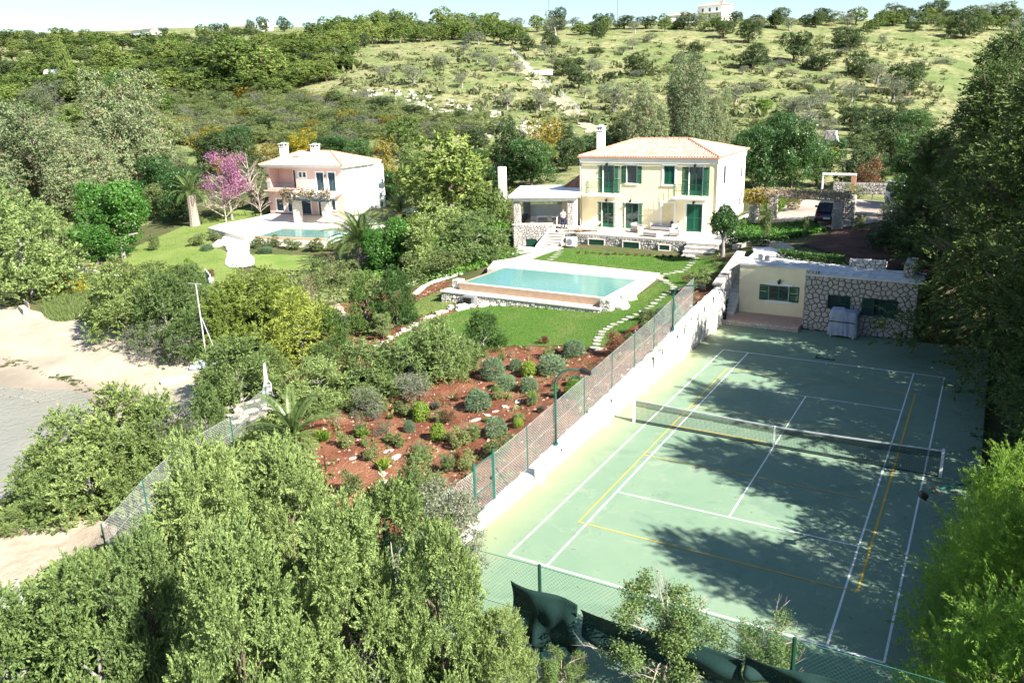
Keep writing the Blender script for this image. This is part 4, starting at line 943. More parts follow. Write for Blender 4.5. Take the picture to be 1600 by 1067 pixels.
# stair between the white wall and the outbuilding, going up to the garden
ss = thing('side_stairs', 'narrow stone stairs climbing between the court wall and the outbuilding', 'stairs', (-7.3, 17.6, 0))
for k in range(15):
    s_ = MB().rbox(.0,.62,.5+.27*k,.5+.27*(k+1)+.03,.25+.2*(k)-.0,.45+.2*k,.02).build('step', M['stone_pale'], ss)
    MB().box(.0,.62,.52+.27*k,.5+.27*(k+1),0,.25+.2*k).build('riser', M['mortar_pale'], s_)
ob_w = MB(); ob_w.prism([(-.45,-.3),(-.02,-.3),(-.02,5.0),(-.45,5.0)], -.2, [2.35,2.35,3.45,3.45]); bwk = ob_w.build('flank_wall', M['mortar_pale'], ss)
stone_face((-.02,-.3,.0),(0,1,0),(0,0,1),(1,0,0), 5.3, 3.0, .26, M['stone_pale'], bwk, seed=71, topf=lambda g: 2.3+.2*g, proud=.03)
MB().prism([(-.55,-.35),(.04,-.35),(.04,5.0),(-.55,5.0)], [2.35,2.35,3.45,3.45], [2.43,2.43,3.53,3.53]).build('coping', M['flag'], ss)
fp_ = thing('flower_pot', 'dark plant pot on the step at the foot of the side stairs', 'pot', (-7.0, 17.15, .28))
MB().prism([(.16*math.cos(a),.16*math.sin(a)) for a in np.linspace(0,5.76,12)], 0, .42).build('pot', M['black'], fp_)
# covered machine with wheels
tm = thing('covered_machine', 'machine on small wheels under a blue grey tarpaulin against the stone wall', 'covered machine', (-.05, 17.2, 0), math.radians(-4))
nx_, ny_ = 26, 18; vs = []; r = random.Random(3)
def tv(s, t):      # s around (0..1), t from hem (0) to crown (1)
    a = s*2*math.pi; c, sn = math.cos(a), math.sin(a); k = 1/max(abs(c)/.80, abs(sn)/.42)**1.0
    k = k*(.86+.14*min(1, abs(abs(c)-abs(sn))*1.5+.35)); rr_ = k*(1-.10*t if t < .85 else .90-(t-.85)*5.6)
    z = .12+1.48*min(t, .85)/.85+(t > .85)*(.10*(t-.85)/.15)
    rr_ = max(rr_, 0); fold = .022*math.sin(a*11+t*2)*(1-t)+.014*math.sin(a*23-t*5)+.02*math.sin(t*16+a*3)
    if .55 < t < .62: rr_ *= .955
    return (c*(rr_+fold)+.0, sn*(rr_+fold)-.05*t, z-.10*max(0, c)*t+.03*math.sin(a*3))
for j in range(ny_+1):
    for i in range(nx_*2): vs.append(tv(i/(nx_*2), j/ny_))
w_ = nx_*2; fs = [(j*w_+i, j*w_+(i+1)%w_, (j+1)*w_+(i+1)%w_, (j+1)*w_+i) for j in range(ny_) for i in range(w_)]
M['tarp'] = solid('tarp', (.30,.34,.43), (.25,.29,.38), 2.5, .6, .02, 9, c3=(.36,.38,.44), s3=2)
o = bpy.data.objects.new('tarpaulin', mesh_np('tarpaulin', vs, fs, M['tarp'], True)); link(o, tm)
for x in (-.62,.62): MB().tube([(x-.03,-.3,.07),(x+.03,-.3,.07)], .08, 12).build('wheel', M['white_paint'], tm)
MB().box(-.75,.75,-.36,.36,.12,.2).build('chassis', M['metal_grey'], tm)
MB().box(-.72,.70,-.455,-.44,.92,.97).build('strap', M['black'], tm)

# ------------------------------------------------------------------ pink house
KA = np.array([-75.3, 45.5]); KR = math.atan2(.62, 12.36)
def kw(u, v, z=0): c, s = math.cos(KR), math.sin(KR); return (KA[0]+u*c-v*s, KA[1]+u*s+v*c, z)
kh = thing('pink_house', 'two storey pink villa with grey blue shutters and a pale hipped roof', 'house', kw(0,0), KR)
KW, KD = 12.4, 7.4; pink = M['plaster_pink']; sp_ = M['slate_paint']
kho = [(.55,4.9,3.3,5.75),(5.5,5.95,4.75,5.35),(6.15,6.62,4.75,5.35),(8.3,9.42,3.1,5.36),(10.2,11.25,3.1,5.38),(1.31,2.41,.35,1.85),(3.2,3.85,.35,1.95),(5.5,6.95,.1,1.95),(8.25,8.85,.0,2.0),(10.4,10.95,.75,2.1)]
wall_holes(kh, 'wall', 0, KW, 0, 6.0, 0, kho, pink, .14, label='pink plastered front wall')
MB().quad((KW,0,0),(KW,KD,0),(KW,KD,6.0),(KW,0,6.0)).build('wall', M['plaster_white'], kh, label='side wall coloured white for the full sun')  # other walls are pink; full sun is put into this one's colour
MB().quad((0,0,0),(0,0,6),(0,KD,6),(0,KD,0)).build('wall', pink, kh); MB().quad((0,KD,0),(0,KD,6),(KW,KD,6),(KW,KD,0)).build('wall', pink, kh)
# recessed loggia
lg = MB(); lg.quad((.55,1.8,3.3),(4.9,1.8,3.3),(4.9,1.8,5.75),(.55,1.8,5.75)); lg.quad((.55,.1,3.3),(.55,1.8,3.3),(.55,1.8,5.75),(.55,.1,5.75)); lg.quad((4.9,.1,3.3),(4.9,.1,5.75),(4.9,1.8,5.75),(4.9,1.8,3.3)); lg.quad((.55,.1,3.3),(4.9,.1,3.3),(4.9,1.8,3.3),(.55,1.8,3.3)); lg.quad((.55,.1,5.75),(.55,1.8,5.75),(4.9,1.8,5.75),(4.9,.1,5.75))
lg.build('loggia', pink, kh); surround(kh, 3.0, 4.0, 3.35, 5.4, whp, .14, y=1.8, sill=False)
shutter(kh, 3.0, 3.5, 3.35, 5.4, 1.82, sp_); shutter(kh, 3.5, 4.0, 3.35, 5.4, 1.82, sp_)
for (a,b,c,d) in kho[1:3]: casement(kh, a, b, c, d, 0, sp_, 1, 'window', 0)
MB().box(5.3,6.82,-.03,.01,4.6,4.75).box(5.3,6.82,-.03,.01,5.35,5.5).box(5.3,5.5,-.03,.01,4.75,5.35).box(5.95,6.15,-.03,.01,4.75,5.35).box(6.62,6.82,-.03,.01,4.75,5.35).build('window_band', whp, kh)
for (a,b,c,d), nm in zip(kho[3:], ('balcony_door','balcony_door','window','window','terrace_door','terrace_door','window')):
    surround(kh, a, b, c, d, whp, .17, sill=(nm == 'window')); mid = (a+b)/2
    if b-a > .8: shutter(kh, a+.01, mid-.01, c+.02, d-.02, .07, sp_); shutter(kh, mid+.01, b-.01, c+.02, d-.02, .07, sp_)
    else: shutter(kh, a+.01, b-.01, c+.02, d-.02, .07, sp_)
MB().box(.05,KW-.05,.2,.25,0,3.2).box(5.0,KW-.05,.2,.25,3.2,6).build('dark_backing', M['black'], kh)  # black sheets behind the openings, painting the darkness of the rooms
MB().box(-.5,KW+.5,-.5,KD+.1,6.0,6.22).build('cornice', M['plaster_white'], kh)
hip_roof(kh, -.6, KW+.6, -.6, KD+.2, 6.23, 7.65, 2.7, 7.6, 4.0, M['tile_pale'], M['tile_pale'], pitch=.26)
chimney(kh, -1.6+1.2, 4.2, 6.0, 8.7, .85, whp); chimney(kh, 5.2, 3.9, 6.8, 8.6, .85, whp)
mb = MB()
for k in range(7): mb.box(3.1+k*.17, 3.22+k*.17, 1.75, 1.95, 7.05, 7.12+.16*math.sin(math.pi*(k+.5)/7))
mb.build('roof_dormer_vent', M['tile_red'], kh)
MB().box(KW,KW+.7,KD-1.1,KD+.2,0,5.85).build('rear_annex', M['plaster_white'], kh)
for y, z in ((2.2,5.35),(2.5,2.25),(4.3,2.3)): MB().box(KW,KW+.16,y-.25,y+.25,z-.04,z+.04).build('vent', M['galv'], kh)
mb = MB()
for k in range(6): mb.box(KW+.01,KW+.04,4.1,4.4,1.5+k*.12,1.56+k*.12)
mb.build('side_louvre', M['galv'], kh)
for x, z, y in ((.3,4.9,0),(4.3,5.2,1.8),(9.8,5.0,0)): lamp_wall(kh, x, z, y)
# iron balcony rails
r = MB()
def rail(r, x0, x1, y, z, h=.95):
    for zz in (.05, h*.5, h): r.tube([(x0,y,z+zz),(x1,y,z+zz)], .02, 4)
    n = int((x1-x0)/.16)
    for i in range(n+1): x = x0+(x1-x0)*i/n; r.tube([(x,y,z),(x,y,z+h)], .014, 4)
MB().box(.1,5.0,-.9,.1,2.95,3.1).build('balcony_slab', M['plaster_pink'], kh)
rail(r, .15, 4.9, -.85, 3.1); r.build('railing', sp_, kh)
# pergola on two stone pillars in front
kp = thing('stone_pergola', 'vine grown balcony pergola on two thick stone pillars before the pink house', 'pergola', kw(0,0), KR)
KPy = -4.6
kx = [(6.0,KPy),(9.9,KPy)]
c, s = math.cos(KR), math.sin(KR)
def kl(x, y): dx, dy = x-KA[0], y-KA[1]; return dx*c+dy*s, -dx*s+dy*c
pa = kl(-65.0, 40.1); pb = kl(-61.2, 40.9)
for i, (x, y) in enumerate((pa, pb)): stone_box(kp, x-.42, x+.36, y-.32, y+.40, 0, 2.95, .24, 'stone_pale', 'mortar_pale', 80+i, 'FRL', 'pillar')
mb = MB(); mb.prism([(pa[0]-1.3,pa[1]-.45),(15.4,pa[1]-.45),(12.35,-.06),(5.2,-.06)], 2.95, 3.1); mb.build('balcony_floor', M['plaster_white'], kp)
mb = MB(); mb.box(pa[0]-1.6,15.6,pa[1]-.75,pa[1]-.6,2.75,2.95); mb.box(pa[0]-1.6,15.6,pa[1]+.4,pa[1]+.55,2.75,2.95); mb.build('beam', sp_, kp)
r = MB(); rail(r, pa[0]-1.5, 15.5, pa[1]-.6, 3.1, .9); r.build('railing', M['metal_grey'], kp)
# ground terrace and pool of the pink house
kt = thing('white_terrace', 'glaring white terrace around the pool of the pink house', 'terrace', (0,0,0))
TP = [tuple(at(*p, 0)[:2]) for p in ((325,356),(344,350),(383,343),(423,334))]+[kw(12.4,.0)[:2], kw(14.5,1.5)[:2], (-53,41.5),(-52.5,36.5),(-55.0,37.8),(-64.0,36.2),(-62.6,30.6)]+[tuple(at(*p, 0)[:2]) for p in ((383,371),)]
MB().prism(TP[::-1] if 0 else TP, -1.0, .0).build('terrace_floor', M['paving'], kt)
PP = [(-62.6,31.15),(-54.0,32.9),(-55.25,37.75),(-64.0,36.15)]
kpool = thing('small_pool', 'narrow turquoise pool of the pink house edged in terracotta', 'swimming pool', (0,0,0))
def watermat(name, tint, rough=.03, deep=(.30,.72,.64)):
    m, nt, out = newmat(name); tr = N(nt, 'ShaderNodeBsdfTransparent'); tr.inputs[0].default_value = (*tint, 1)
    gl = N(nt, 'ShaderNodeBsdfGlossy'); gl.inputs['Roughness'].default_value = rough; df = N(nt, 'ShaderNodeBsdfDiffuse'); df.inputs[0].default_value = (*deep, 1)
    co = geo(nt); b = N(nt, 'ShaderNodeBump'); b.inputs['Distance'].default_value = .02; b.inputs['Strength'].default_value = .5; nt.links.new(noise(nt, 3.5, 3, coord=co), b.inputs['Height'])
    nt.links.new(b.outputs[0], gl.inputs['Normal']); fr = N(nt, 'ShaderNodeFresnel'); fr.inputs['IOR'].default_value = 1.33; nt.links.new(b.outputs[0], fr.inputs['Normal'])
    m1 = N(nt, 'ShaderNodeMixShader'); m1.inputs[0].default_value = .34; nt.links.new(tr.outputs[0], m1.inputs[1]); nt.links.new(df.outputs[0], m1.inputs[2])
    m2 = N(nt, 'ShaderNodeMixShader'); nt.links.new(fr.outputs[0], m2.inputs[0]); nt.links.new(m1.outputs[0], m2.inputs[1]); nt.links.new(gl.outputs[0], m2.inputs[2]); nt.links.new(m2.outputs[0], out.inputs[0]); return m
M['pool_water'] = watermat('pool_water', (.62,.90,.82)); M['pool_plaster'] = solid('pool_plaster', (.55,.74,.64), (.48,.68,.58), 1.2, .7)
M['brown_tile'] = solid('brown_tile', (.42,.29,.20), (.36,.24,.165), 3, .7, .004, 20)
mb = MB(); n = 4
for i in range(4):
    a, b = PP[i], PP[(i+1) % 4]; mb.quad((*a,-1.4),(*a,-.05),(*b,-.05),(*b,-1.4))
mb.add([(*p,-1.4) for p in PP], [(0,1,2,3)]); mb.build('basin', M['pool_plaster'], kpool)
MB().add([(*p,-.06) for p in PP], [(0,1,2,3)]).build('water', M['pool_water'], kpool)
mb = MB(); a, b = Vector(PP[0]), Vector(PP[1]); d = (b-a).normalized(); nn = Vector((d.y,-d.x))
mb.prism([tuple(a-d*.3+nn*.32), tuple(b+nn*.32), tuple(b+nn*.01), tuple(a-d*.3+nn*.01)], -.45, -.01)
a2, b2_ = Vector(PP[3]), Vector(PP[2]); mb.prism([tuple(a2-nn*.01), tuple(b2_-nn*.01), tuple(b2_-nn*.2), tuple(a2-nn*.2)], -.3, .012)
mb.build('rim', M['brown_tile'], kpool)
ctr = [tuple(a-d*.4+nn*.9), tuple(b+d*.3+nn*.9), tuple(b+d*.3+nn*.33), tuple(a-d*.4+nn*.33)]
cc = MB().prism(ctr, -1.4, -.30).build('gutter_wall', M['paving'], kpool)
o3 = a-d*.4+nn*.91; stone_face((o3.x,o3.y,-1.3),(d.x,d.y,0),(0,0,1),(nn.x,nn.y,0), (b-a).length+.7, .95, .26, M['stone_pale'], cc, seed=90)
MB().add([(*PP[0],-1.5)], []) 
# white funnel shaped path down to the lawn
fpth = GP((384,372),(392,385),(388,397),(398,405),(399,415),(385,421),(352,420),(353,405),(357,395),(345,378),(352,368))
sheet('white_path', smooth_poly(fpth, 2), M['plaster_white'], .4, .16, 'white paved path spreading onto the lawn below the pink house')

# ------------------------------------------------------------------ main pool
mp = thing('swimming_pool', 'large turquoise overflow pool with a brown wall in the lawn of the yellow house', 'swimming pool', (PA[0], PA[1], 0), PR)
WZ = 1.5
mb = MB(); D0 = .1
for a, b in (((0,0),(PW,0)),((PW,0),(PW,PD)),((PW,PD),(0,PD)),((0,PD),(0,0))): mb.quad((*a,D0),(*a,WZ-.02),(*b,WZ-.02),(*b,D0))
mb.quad((0,0,D0),(PW,0,D0),(PW,PD,D0),(0,PD,D0)); mb.build('basin', M['pool_plaster'], mp)
MB().quad((0,0,WZ-.01),(PW,0,WZ-.01),(PW,PD,WZ-.01),(0,PD,WZ-.01)).build('water', M['pool_water'], mp)
for k in range(4):      # submerged steps in the right corner, each with a dark nosing
    s_ = MB().box(PW-.55-.55*k, PW-.01, .3, PD-.05-.0*k, D0, WZ-.22-.28*k).build('pool_step', M['paving'], mp)
    MB().box(PW-.56-.55*k, PW-.44-.55*k, .3, PD-.05, WZ-.23-.28*k, WZ-.205-.28*k).build('nosing', M['brown_tile'], s_)
MB().box(-.28, PW+.02, -.28, 0, -.5, WZ-.03).box(-.28,0,0,PD+.1,-.5,WZ-.03).build('overflow_wall', M['brown_tile'], mp)
MB().box(-.35,PW+.02,-.24,-.0,WZ-.03,WZ-.005).build('overflow_edge', M['paving'], mp)
gw = MB().box(-1.35, PW+.1, -.95, -.28, -1.6, .90).box(-1.35,-.28,-.28,PD-1.8,-1.6,.90).build('gutter_wall', M['mortar_pale'], mp)
MB().box(-1.42, PW+.15, -1.05, -.28, .90, .97).box(-1.42,-.28,-.28,PD-1.7,.9,.97).build('coping', M['paving'], mp)
stone_face((-1.35,-.96,-.7),(1,0,0),(0,0,1),(0,-1,0), PW+1.4, 1.6, .26, M['stone_pale'], gw, seed=95)
stone_face((-1.36,PD-1.8,-.7),(0,-1,0),(0,0,1),(-1,0,0), PD-.85, 1.6, .26, M['stone_pale'], gw, seed=96)
pillar(mp, PW+.35, -.35, .7, -.2, WZ+.02, 'stone_pale', 97, name='end_pier'); pillar(mp, -.75, .3, .6, .9, WZ+.1, 'stone_pale', 98, name='corner_pier')
dk = thing('pool_deck', 'blazing white paved deck around the large swimming pool', 'pool deck', (0,0,0))
def pwd(u, v): c, s = math.cos(PR), math.sin(PR); return (PA[0]+u*c-v*s, PA[1]+u*s+v*c)
farL, farR = DECK[2], DECK[3]
dkp = [pwd(-.95,PD-1.0), pwd(-.28,PD-1.0), pwd(-.28,PD), pwd(PW,PD), pwd(PW,.0), tuple(at(985,452,1.52)[:2]) if 0 else pwd(PW+.75,-.3), tuple(farR), tuple(farL), tuple(at(771,408,1.52)[:2])]
MB().prism(dkp, -.3, 1.525).build('deck_slab', M['paving'], dk)
sk = MB().box(0,.35,-.02,.05,.25,.3)
mb = MB(); mb.box(7.45,7.7,PD-.04,PD-.0,WZ-.5,WZ-.05); mb.build('skimmer', M['white_paint'], mp)
dk2 = [tuple(at(x, y, 1.40)[:2]) for x, y in ((806,403),(828,405),(880,388),(862,384),(836,395))]
MB().prism(dk2[::-1], 1.0, 1.46).build('walkway_slab', M['paving'], dk)
# boulders by the pool
def boulder(loc_, s, seed, label, mat='rock', group=None, cat='boulder', name='boulder'):
    r = np.random.RandomState(seed); bm_v = []; fs = []; nu, nv = 12, 8
    hh = r.randn(6)*.25; 
    for j in range(nv+1):
        for i in range(nu):
            a, b = 2*math.pi*i/nu, math.pi*j/nv; d = np.array([math.sin(b)*math.cos(a), math.sin(b)*math.sin(a), math.cos(b)])
            k = 1+.16*math.sin(3*a+hh[0]*9+b)+.12*math.sin(2*b*2+hh[1]*9)+.06*r.randn(); bm_v.append(tuple(d*k*np.array(s)))
    for j in range(nv):
        for i in range(nu): fs.append((j*nu+i, (j+1)*nu+i, (j+1)*nu+(i+1) % nu, j*nu+(i+1) % nu))
    me = bpy.data.meshes.new(name); me.from_pydata(bm_v, [], fs); me.materials.append(M[mat]); o = bpy.data.objects.new(name, me); link(o); o.location = loc_; o.rotation_euler = (0,0,r.rand()*6); tag(o, label, cat, group); return o
boulder(tuple(gnd(967,482)+[0,0,.25]), (.85,.55,.6), 4, 'large pale boulder at the right near corner of the pool', 'whitewash')
boulder(tuple(gnd(984,470)+[0,0,.15]), (.5,.4,.45), 5, 'smaller brown boulder leaning by the pool corner pier')
for i, (x, y, s) in enumerate(((704,483,.28),(722,484,.42),(738,481,.25),(756,480,.34),(770,479,.25),(786,478,.3),(800,478,.18))):
    boulder(tuple(gnd(x, y)+[0,0,.08]), (s*1.25,s*.8,s*.7), 20+i, ['rounded pale rock at the stone corner below the pool','large white rock in front of the pool pump','rock beside the large white one below the pool pump','flat white rock in the middle of the row below the pool wall','small rock in the row below the pool wall','elongated rock near the right end of the row below the pool wall','smallest rock at the right end of the row'][i], 'whitewash')
pm = thing('pool_pump', 'grey pool pump unit with a black grille beside the pool wall', 'pump', tuple(gnd(735,478)), PR)
MB().rbox(-.5,.5,-.25,.25,0,.7,.03).build('casing', M['metal_grey'], pm); MB().box(-.4,.25,-.27,-.25,.1,.6).build('grille', M['black'], pm); MB().tube([(-.5,0,.5),(-.9,-.1,.5),(-1.0,-.1,0)], .04, 8).build('pipe', M['black'], pm)
# ------------------------------------------------------------------ the man
def skin_body(name, pts, edges, radii, mat, parent, sub=1, root=0):
    me = bpy.data.meshes.new(name); me.from_pydata(pts, edges, []); o = bpy.data.objects.new(name, me); COL.objects.link(o)
    o.modifiers.new('skin', 'SKIN'); me.skin_vertices if me.skin_vertices else None
    if not me.skin_vertices: me.attributes  # created with the modifier below
    if not me.skin_vertices:
        bpy.context.view_layer.objects.active = o
        import bmesh
        bm = bmesh.new(); bm.from_mesh(me); bm.verts.layers.skin.verify(); bm.to_mesh(me); bm.free()
    for i, r_ in enumerate(radii): me.skin_vertices[0].data[i].radius = (r_, r_) if not hasattr(r_, '__len__') else r_; me.skin_vertices[0].data[i].use_root = (i == root)
    ss = o.modifiers.new('sub', 'SUBSURF'); ss.levels = sub; ss.render_levels = sub
    bpy.context.view_layer.update(); dg = bpy.context.evaluated_depsgraph_get(); em = bpy.data.meshes.new_from_object(o.evaluated_get(dg)); bpy.data.objects.remove(o); em.materials.clear(); em.materials.append(mat)
    em.polygons.foreach_set('use_smooth', [True]*len(em.polygons)); n = bpy.data.objects.new(name, em); link(n, parent); return n
def man(loc_, rz):
    t = thing('person', 'person in white t-shirt and blue jeans standing on the terrace by the pergola pillar', 'person', loc_, rz)
    J = [(0,0,.95),(0,0,1.12),(0,.01,1.32),(0,.01,1.46),(0,-.01,1.53),(0,-.02,1.62),(0,-.02,1.72),      # 0 pelvis .. 6 crown
         (-.10,0,.90),(-.11,.0,.50),(-.12,.02,.09),(-.13,-.10,.04),(.10,0,.90),(.12,-.02,.50),(.14,.02,.09),(.16,-.10,.04),
         (-.19,.01,1.42),(-.25,.03,1.14),(-.10,-.20,1.08),(-.03,-.25,1.08),(.19,.01,1.42),(.25,.03,1.14),(.10,-.20,1.09),(.03,-.25,1.09)]
    Ed = [(0,1),(1,2),(2,3),(3,4),(4,5),(5,6),(0,7),(7,8),(8,9),(9,10),(0,11),(11,12),(12,13),(13,14),(3,15),(15,16),(16,17),(17,18),(3,19),(19,20),(20,21),(21,22)]
    R_ = [(.15,.11),(.14,.10),(.16,.11),(.12,.08),.05,(.075,.095),(.06,.075),.085,.058,.042,.04,.085,.058,.042,.04,.06,.044,.032,.026,.06,.044,.032,.026]
    b = skin_body('body', J, Ed, R_, M['skin'], t, 2)
    sh = [J[0],J[1],J[2],J[3],J[15],(-.235,.025,1.22),J[19],(.235,.025,1.22)]; sh[0] = (0,0,.90)
    skin_body('t_shirt', sh, [(0,1),(1,2),(2,3),(3,4),(4,5),(3,6),(6,7)], [(.175,.135),(.17,.13),(.185,.135),(.125,.095),.078,.068,.078,.068], M['shirt'], t, 2)
    skin_body('jeans', [(0,0,.96),J[7],J[8],(-.12,.02,.12),J[11],J[12],(.14,.02,.12)], [(0,1),(1,2),(2,3),(0,4),(4,5),(5,6)], [(.16,.125),.102,.075,.062,.102,.075,.062], M['jeans'], t, 2)
    for s in (-1,1): skin_body('shoe', [(s*.125,.05,.045),(s*.14,-.04,.04),(s*.15,-.15,.03)], [(0,1),(1,2)], [.05,.048,.04], M['black'], t, 1)
    skin_body('hair', [(0,.03,1.63),(0,.01,1.70),(0,-.03,1.745)], [(0,1),(1,2)], [(.082,.075),(.085,.08),(.07,.06)], M['hair'], t, 2)
    for s in (-1,1):
        MB().rbox(s*.03-.009,s*.03+.009,-.122,-.112,1.64,1.652,.003).build('eye', M['black'], t)
        for k in range(4): MB().tube([(s*(.03-.012*k),-.262-.004*k,1.10-.018*k),(s*(.015-.012*k)-s*.02,-.285,1.085-.018*k),(s*-.02,-.28,1.075-.016*k)], .0095, 6).build('finger', M['skin'], t)
        MB().tube([(s*.035,-.25,1.105),(s*.02,-.275,1.13),(0,-.28,1.125)], .011, 6).build('thumb', M['skin'], t)
    MB().tube([(0,-.105,1.64),(0,-.125,1.615),(0,-.112,1.605)], [.008,.014,.010], 6).build('nose', M['skin'], t); MB().box(-.022,.022,-.114,-.106,1.575,1.581).build('mouth', solid('lips', (.32,.12,.10)), t)
    return t
mp_ = at(880, 358, ZT); man((float(mp_[0]), float(mp_[1]), ZT-.01), YR+.25)

# ------------------------------------------------------------------ foliage
LM = {
 'pine': leafmat('leaf_pine', (.075,.125,.030), (.18,.24,.06)),
 'pine_dark': leafmat('leaf_pine_dark', (.045,.075,.022), (.11,.15,.045)),
 'olive': leafmat('leaf_olive', (.11,.125,.08), (.21,.23,.15), objvar=.15),
 'oak': leafmat('leaf_oak', (.032,.055,.020), (.085,.125,.045)),
 'maquis': leafmat('leaf_maquis', (.085,.12,.038), (.18,.22,.08)),
 'maquis_y': leafmat('leaf_maquis_yellow', (.10,.095,.02), (.22,.19,.03)),
 'grey': leafmat('leaf_grey', (.09,.10,.075), (.17,.18,.13)),
 'juniper': leafmat('leaf_juniper', (.045,.09,.028), (.27,.35,.12), transl=.3, objvar=.26),
 'juniper_d': leafmat('leaf_juniper_dark', (.038,.075,.022), (.20,.27,.085), transl=.3),
 'broad': leafmat('leaf_broad', (.035,.10,.016), (.10,.22,.04), transl=.35, rough=.4),
 'euca': leafmat('leaf_eucalyptus', (.10,.135,.065), (.20,.245,.12), (.24,.20,.12)),
 'conifer': leafmat('leaf_conifer', (.014,.036,.012), (.12,.175,.05), (.16,.17,.08), objvar=.12),
 'tamarisk': leafmat('leaf_tamarisk', (.15,.26,.03), (.30,.43,.08), transl=.58, objvar=.1),
 'cypress': leafmat('leaf_cypress', (.012,.03,.012), (.035,.065,.022)),
 'citrus': leafmat('leaf_citrus', (.022,.062,.018), (.065,.14,.035), (.12,.17,.05), rough=.38, spec=.4),
 'judas': leafmat('leaf_judas', (.30,.11,.22), (.42,.20,.33)),
 'mimosa': leafmat('leaf_mimosa', (.16,.14,.012), (.38,.30,.02)),
 'rosemary': leafmat('leaf_rosemary', (.07,.13,.065), (.17,.25,.14)),
 'limegreen': leafmat('leaf_lime', (.08,.15,.02), (.18,.27,.04)),
 'redleaf': leafmat('leaf_red', (.10,.035,.025), (.20,.09,.05), (.12,.13,.05)),
 'dry': leafmat('leaf_dry', (.17,.13,.08), (.30,.24,.15)),
 'palm': leafmat('leaf_palm', (.05,.10,.025), (.14,.19,.06), rough=.35, spec=.4),
 'twig': leafmat('twig', (.20,.16,.12), (.34,.29,.24), transl=0),
 'hedge': leafmat('leaf_hedge', (.02,.055,.012), (.06,.13,.025)),
 'turf': leafmat('leaf_turf', (.06,.14,.02), (.13,.23,.045), objvar=0),
 'grassy': leafmat('leaf_grass', (.10,.14,.04), (.20,.24,.08)),
}
def lobes_round(r, n, R=1.0, H=1.0, lo=.0, fr=(.34,.52)):
    """lobes scattered in a unit dome; returns centres, radii"""
    L = []
    for i in range(n):
        a = r.rand()*6.283; rr = math.sqrt(r.rand())*.62; z = lo+(1-lo)*(.18+.62*r.rand())
        k = 1-.5*abs(z-.5); s = r.uniform(*fr)*(1-.25*z)
        L.append((rr*math.cos(a)*k*R*.9, rr*math.sin(a)*k*R*.9, z*H, s*R, s*R, s*H*.55))
    return L
def crown(name, mat, lobes, n, leaf, seed, aspect=2.2, outward=.55, upw=.0, shell=.35, clump=10, spread=.12, droop=0, keepin=.72, tint_hi=.0, cut=0.0, zs=2.0, plume=None):
    """n small leaves in clumps spread through lobes; leaf = length in crown units (crown is 2 wide, 1 high)"""
    r = np.random.RandomState(seed); L = np.array(lobes); C, R = L[:, :3], L[:, 3:6]
    vol = (R[:, 0]*R[:, 1]*R[:, 2])**(2/3); vol /= vol.sum(); nc = n//clump; nb = int(nc*2.2)
    k = r.choice(len(L), nb, p=vol); d = r.randn(nb, 3); d /= np.linalg.norm(d, axis=1)[:, None]
    rad = 1-shell*r.rand(nb)**1.6; P = C[k]+d*R[k]*rad[:, None]; ok = np.ones(nb, bool)
    for c, q in zip(C, R): ok &= ~((((P-c)/q)**2).sum(1) < keepin**2)
    ok |= r.rand(nb) < .10; ok &= P[:, 2] > .02
    if cut: ok &= ~((d[:, 2] < -.3) & (r.rand(nb) < cut))
    P = P[ok][:nc]; d = d[ok][:nc]; nc = len(P)
    ct = np.clip(r.rand(nc)*.9+.0+.1*r.randn(nc), 0, .78); hi = r.rand(nc) < tint_hi; ct[hi] = .95
    idx = np.repeat(np.arange(nc), clump); m_ = len(idx)
    sc = np.array([1, 1, 1/zs]); zv = np.array([1, 1, 1/zs]); q = P[idx]+r.randn(m_, 3)*spread*sc; o = d[idx]
    ax = o*outward+r.randn(m_, 3)*.55; ax[:, 2] += upw-droop; ax /= np.linalg.norm(ax, axis=1)[:, None]
    if plume:
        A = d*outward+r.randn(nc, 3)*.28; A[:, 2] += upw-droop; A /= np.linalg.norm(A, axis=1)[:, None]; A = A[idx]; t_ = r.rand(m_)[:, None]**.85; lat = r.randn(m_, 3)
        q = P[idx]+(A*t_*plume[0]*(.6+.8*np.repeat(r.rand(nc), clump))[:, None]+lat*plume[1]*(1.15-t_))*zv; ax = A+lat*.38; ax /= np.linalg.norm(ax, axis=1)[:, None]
    nr = o*1.3+r.randn(m_, 3)*.48; nr[:, 2] += .2; sd = np.cross(ax, nr); sd /= np.linalg.norm(sd, axis=1)[:, None]+1e-9
    ln = leaf*(.6+.8*r.rand(m_))[:, None]; wd = ln/aspect*.5
    V = np.empty((m_, 4, 3)); V[:, 0] = q-ax*ln*.5*zv; V[:, 1] = q+sd*wd*zv; V[:, 2] = q+ax*ln*.5*zv; V[:, 3] = q-sd*wd*zv
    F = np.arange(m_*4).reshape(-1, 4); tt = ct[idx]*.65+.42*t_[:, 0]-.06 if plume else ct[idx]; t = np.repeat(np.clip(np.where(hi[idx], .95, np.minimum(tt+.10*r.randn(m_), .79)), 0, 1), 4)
    return mesh_np(name, V.reshape(-1, 3), F, mat, False, t)
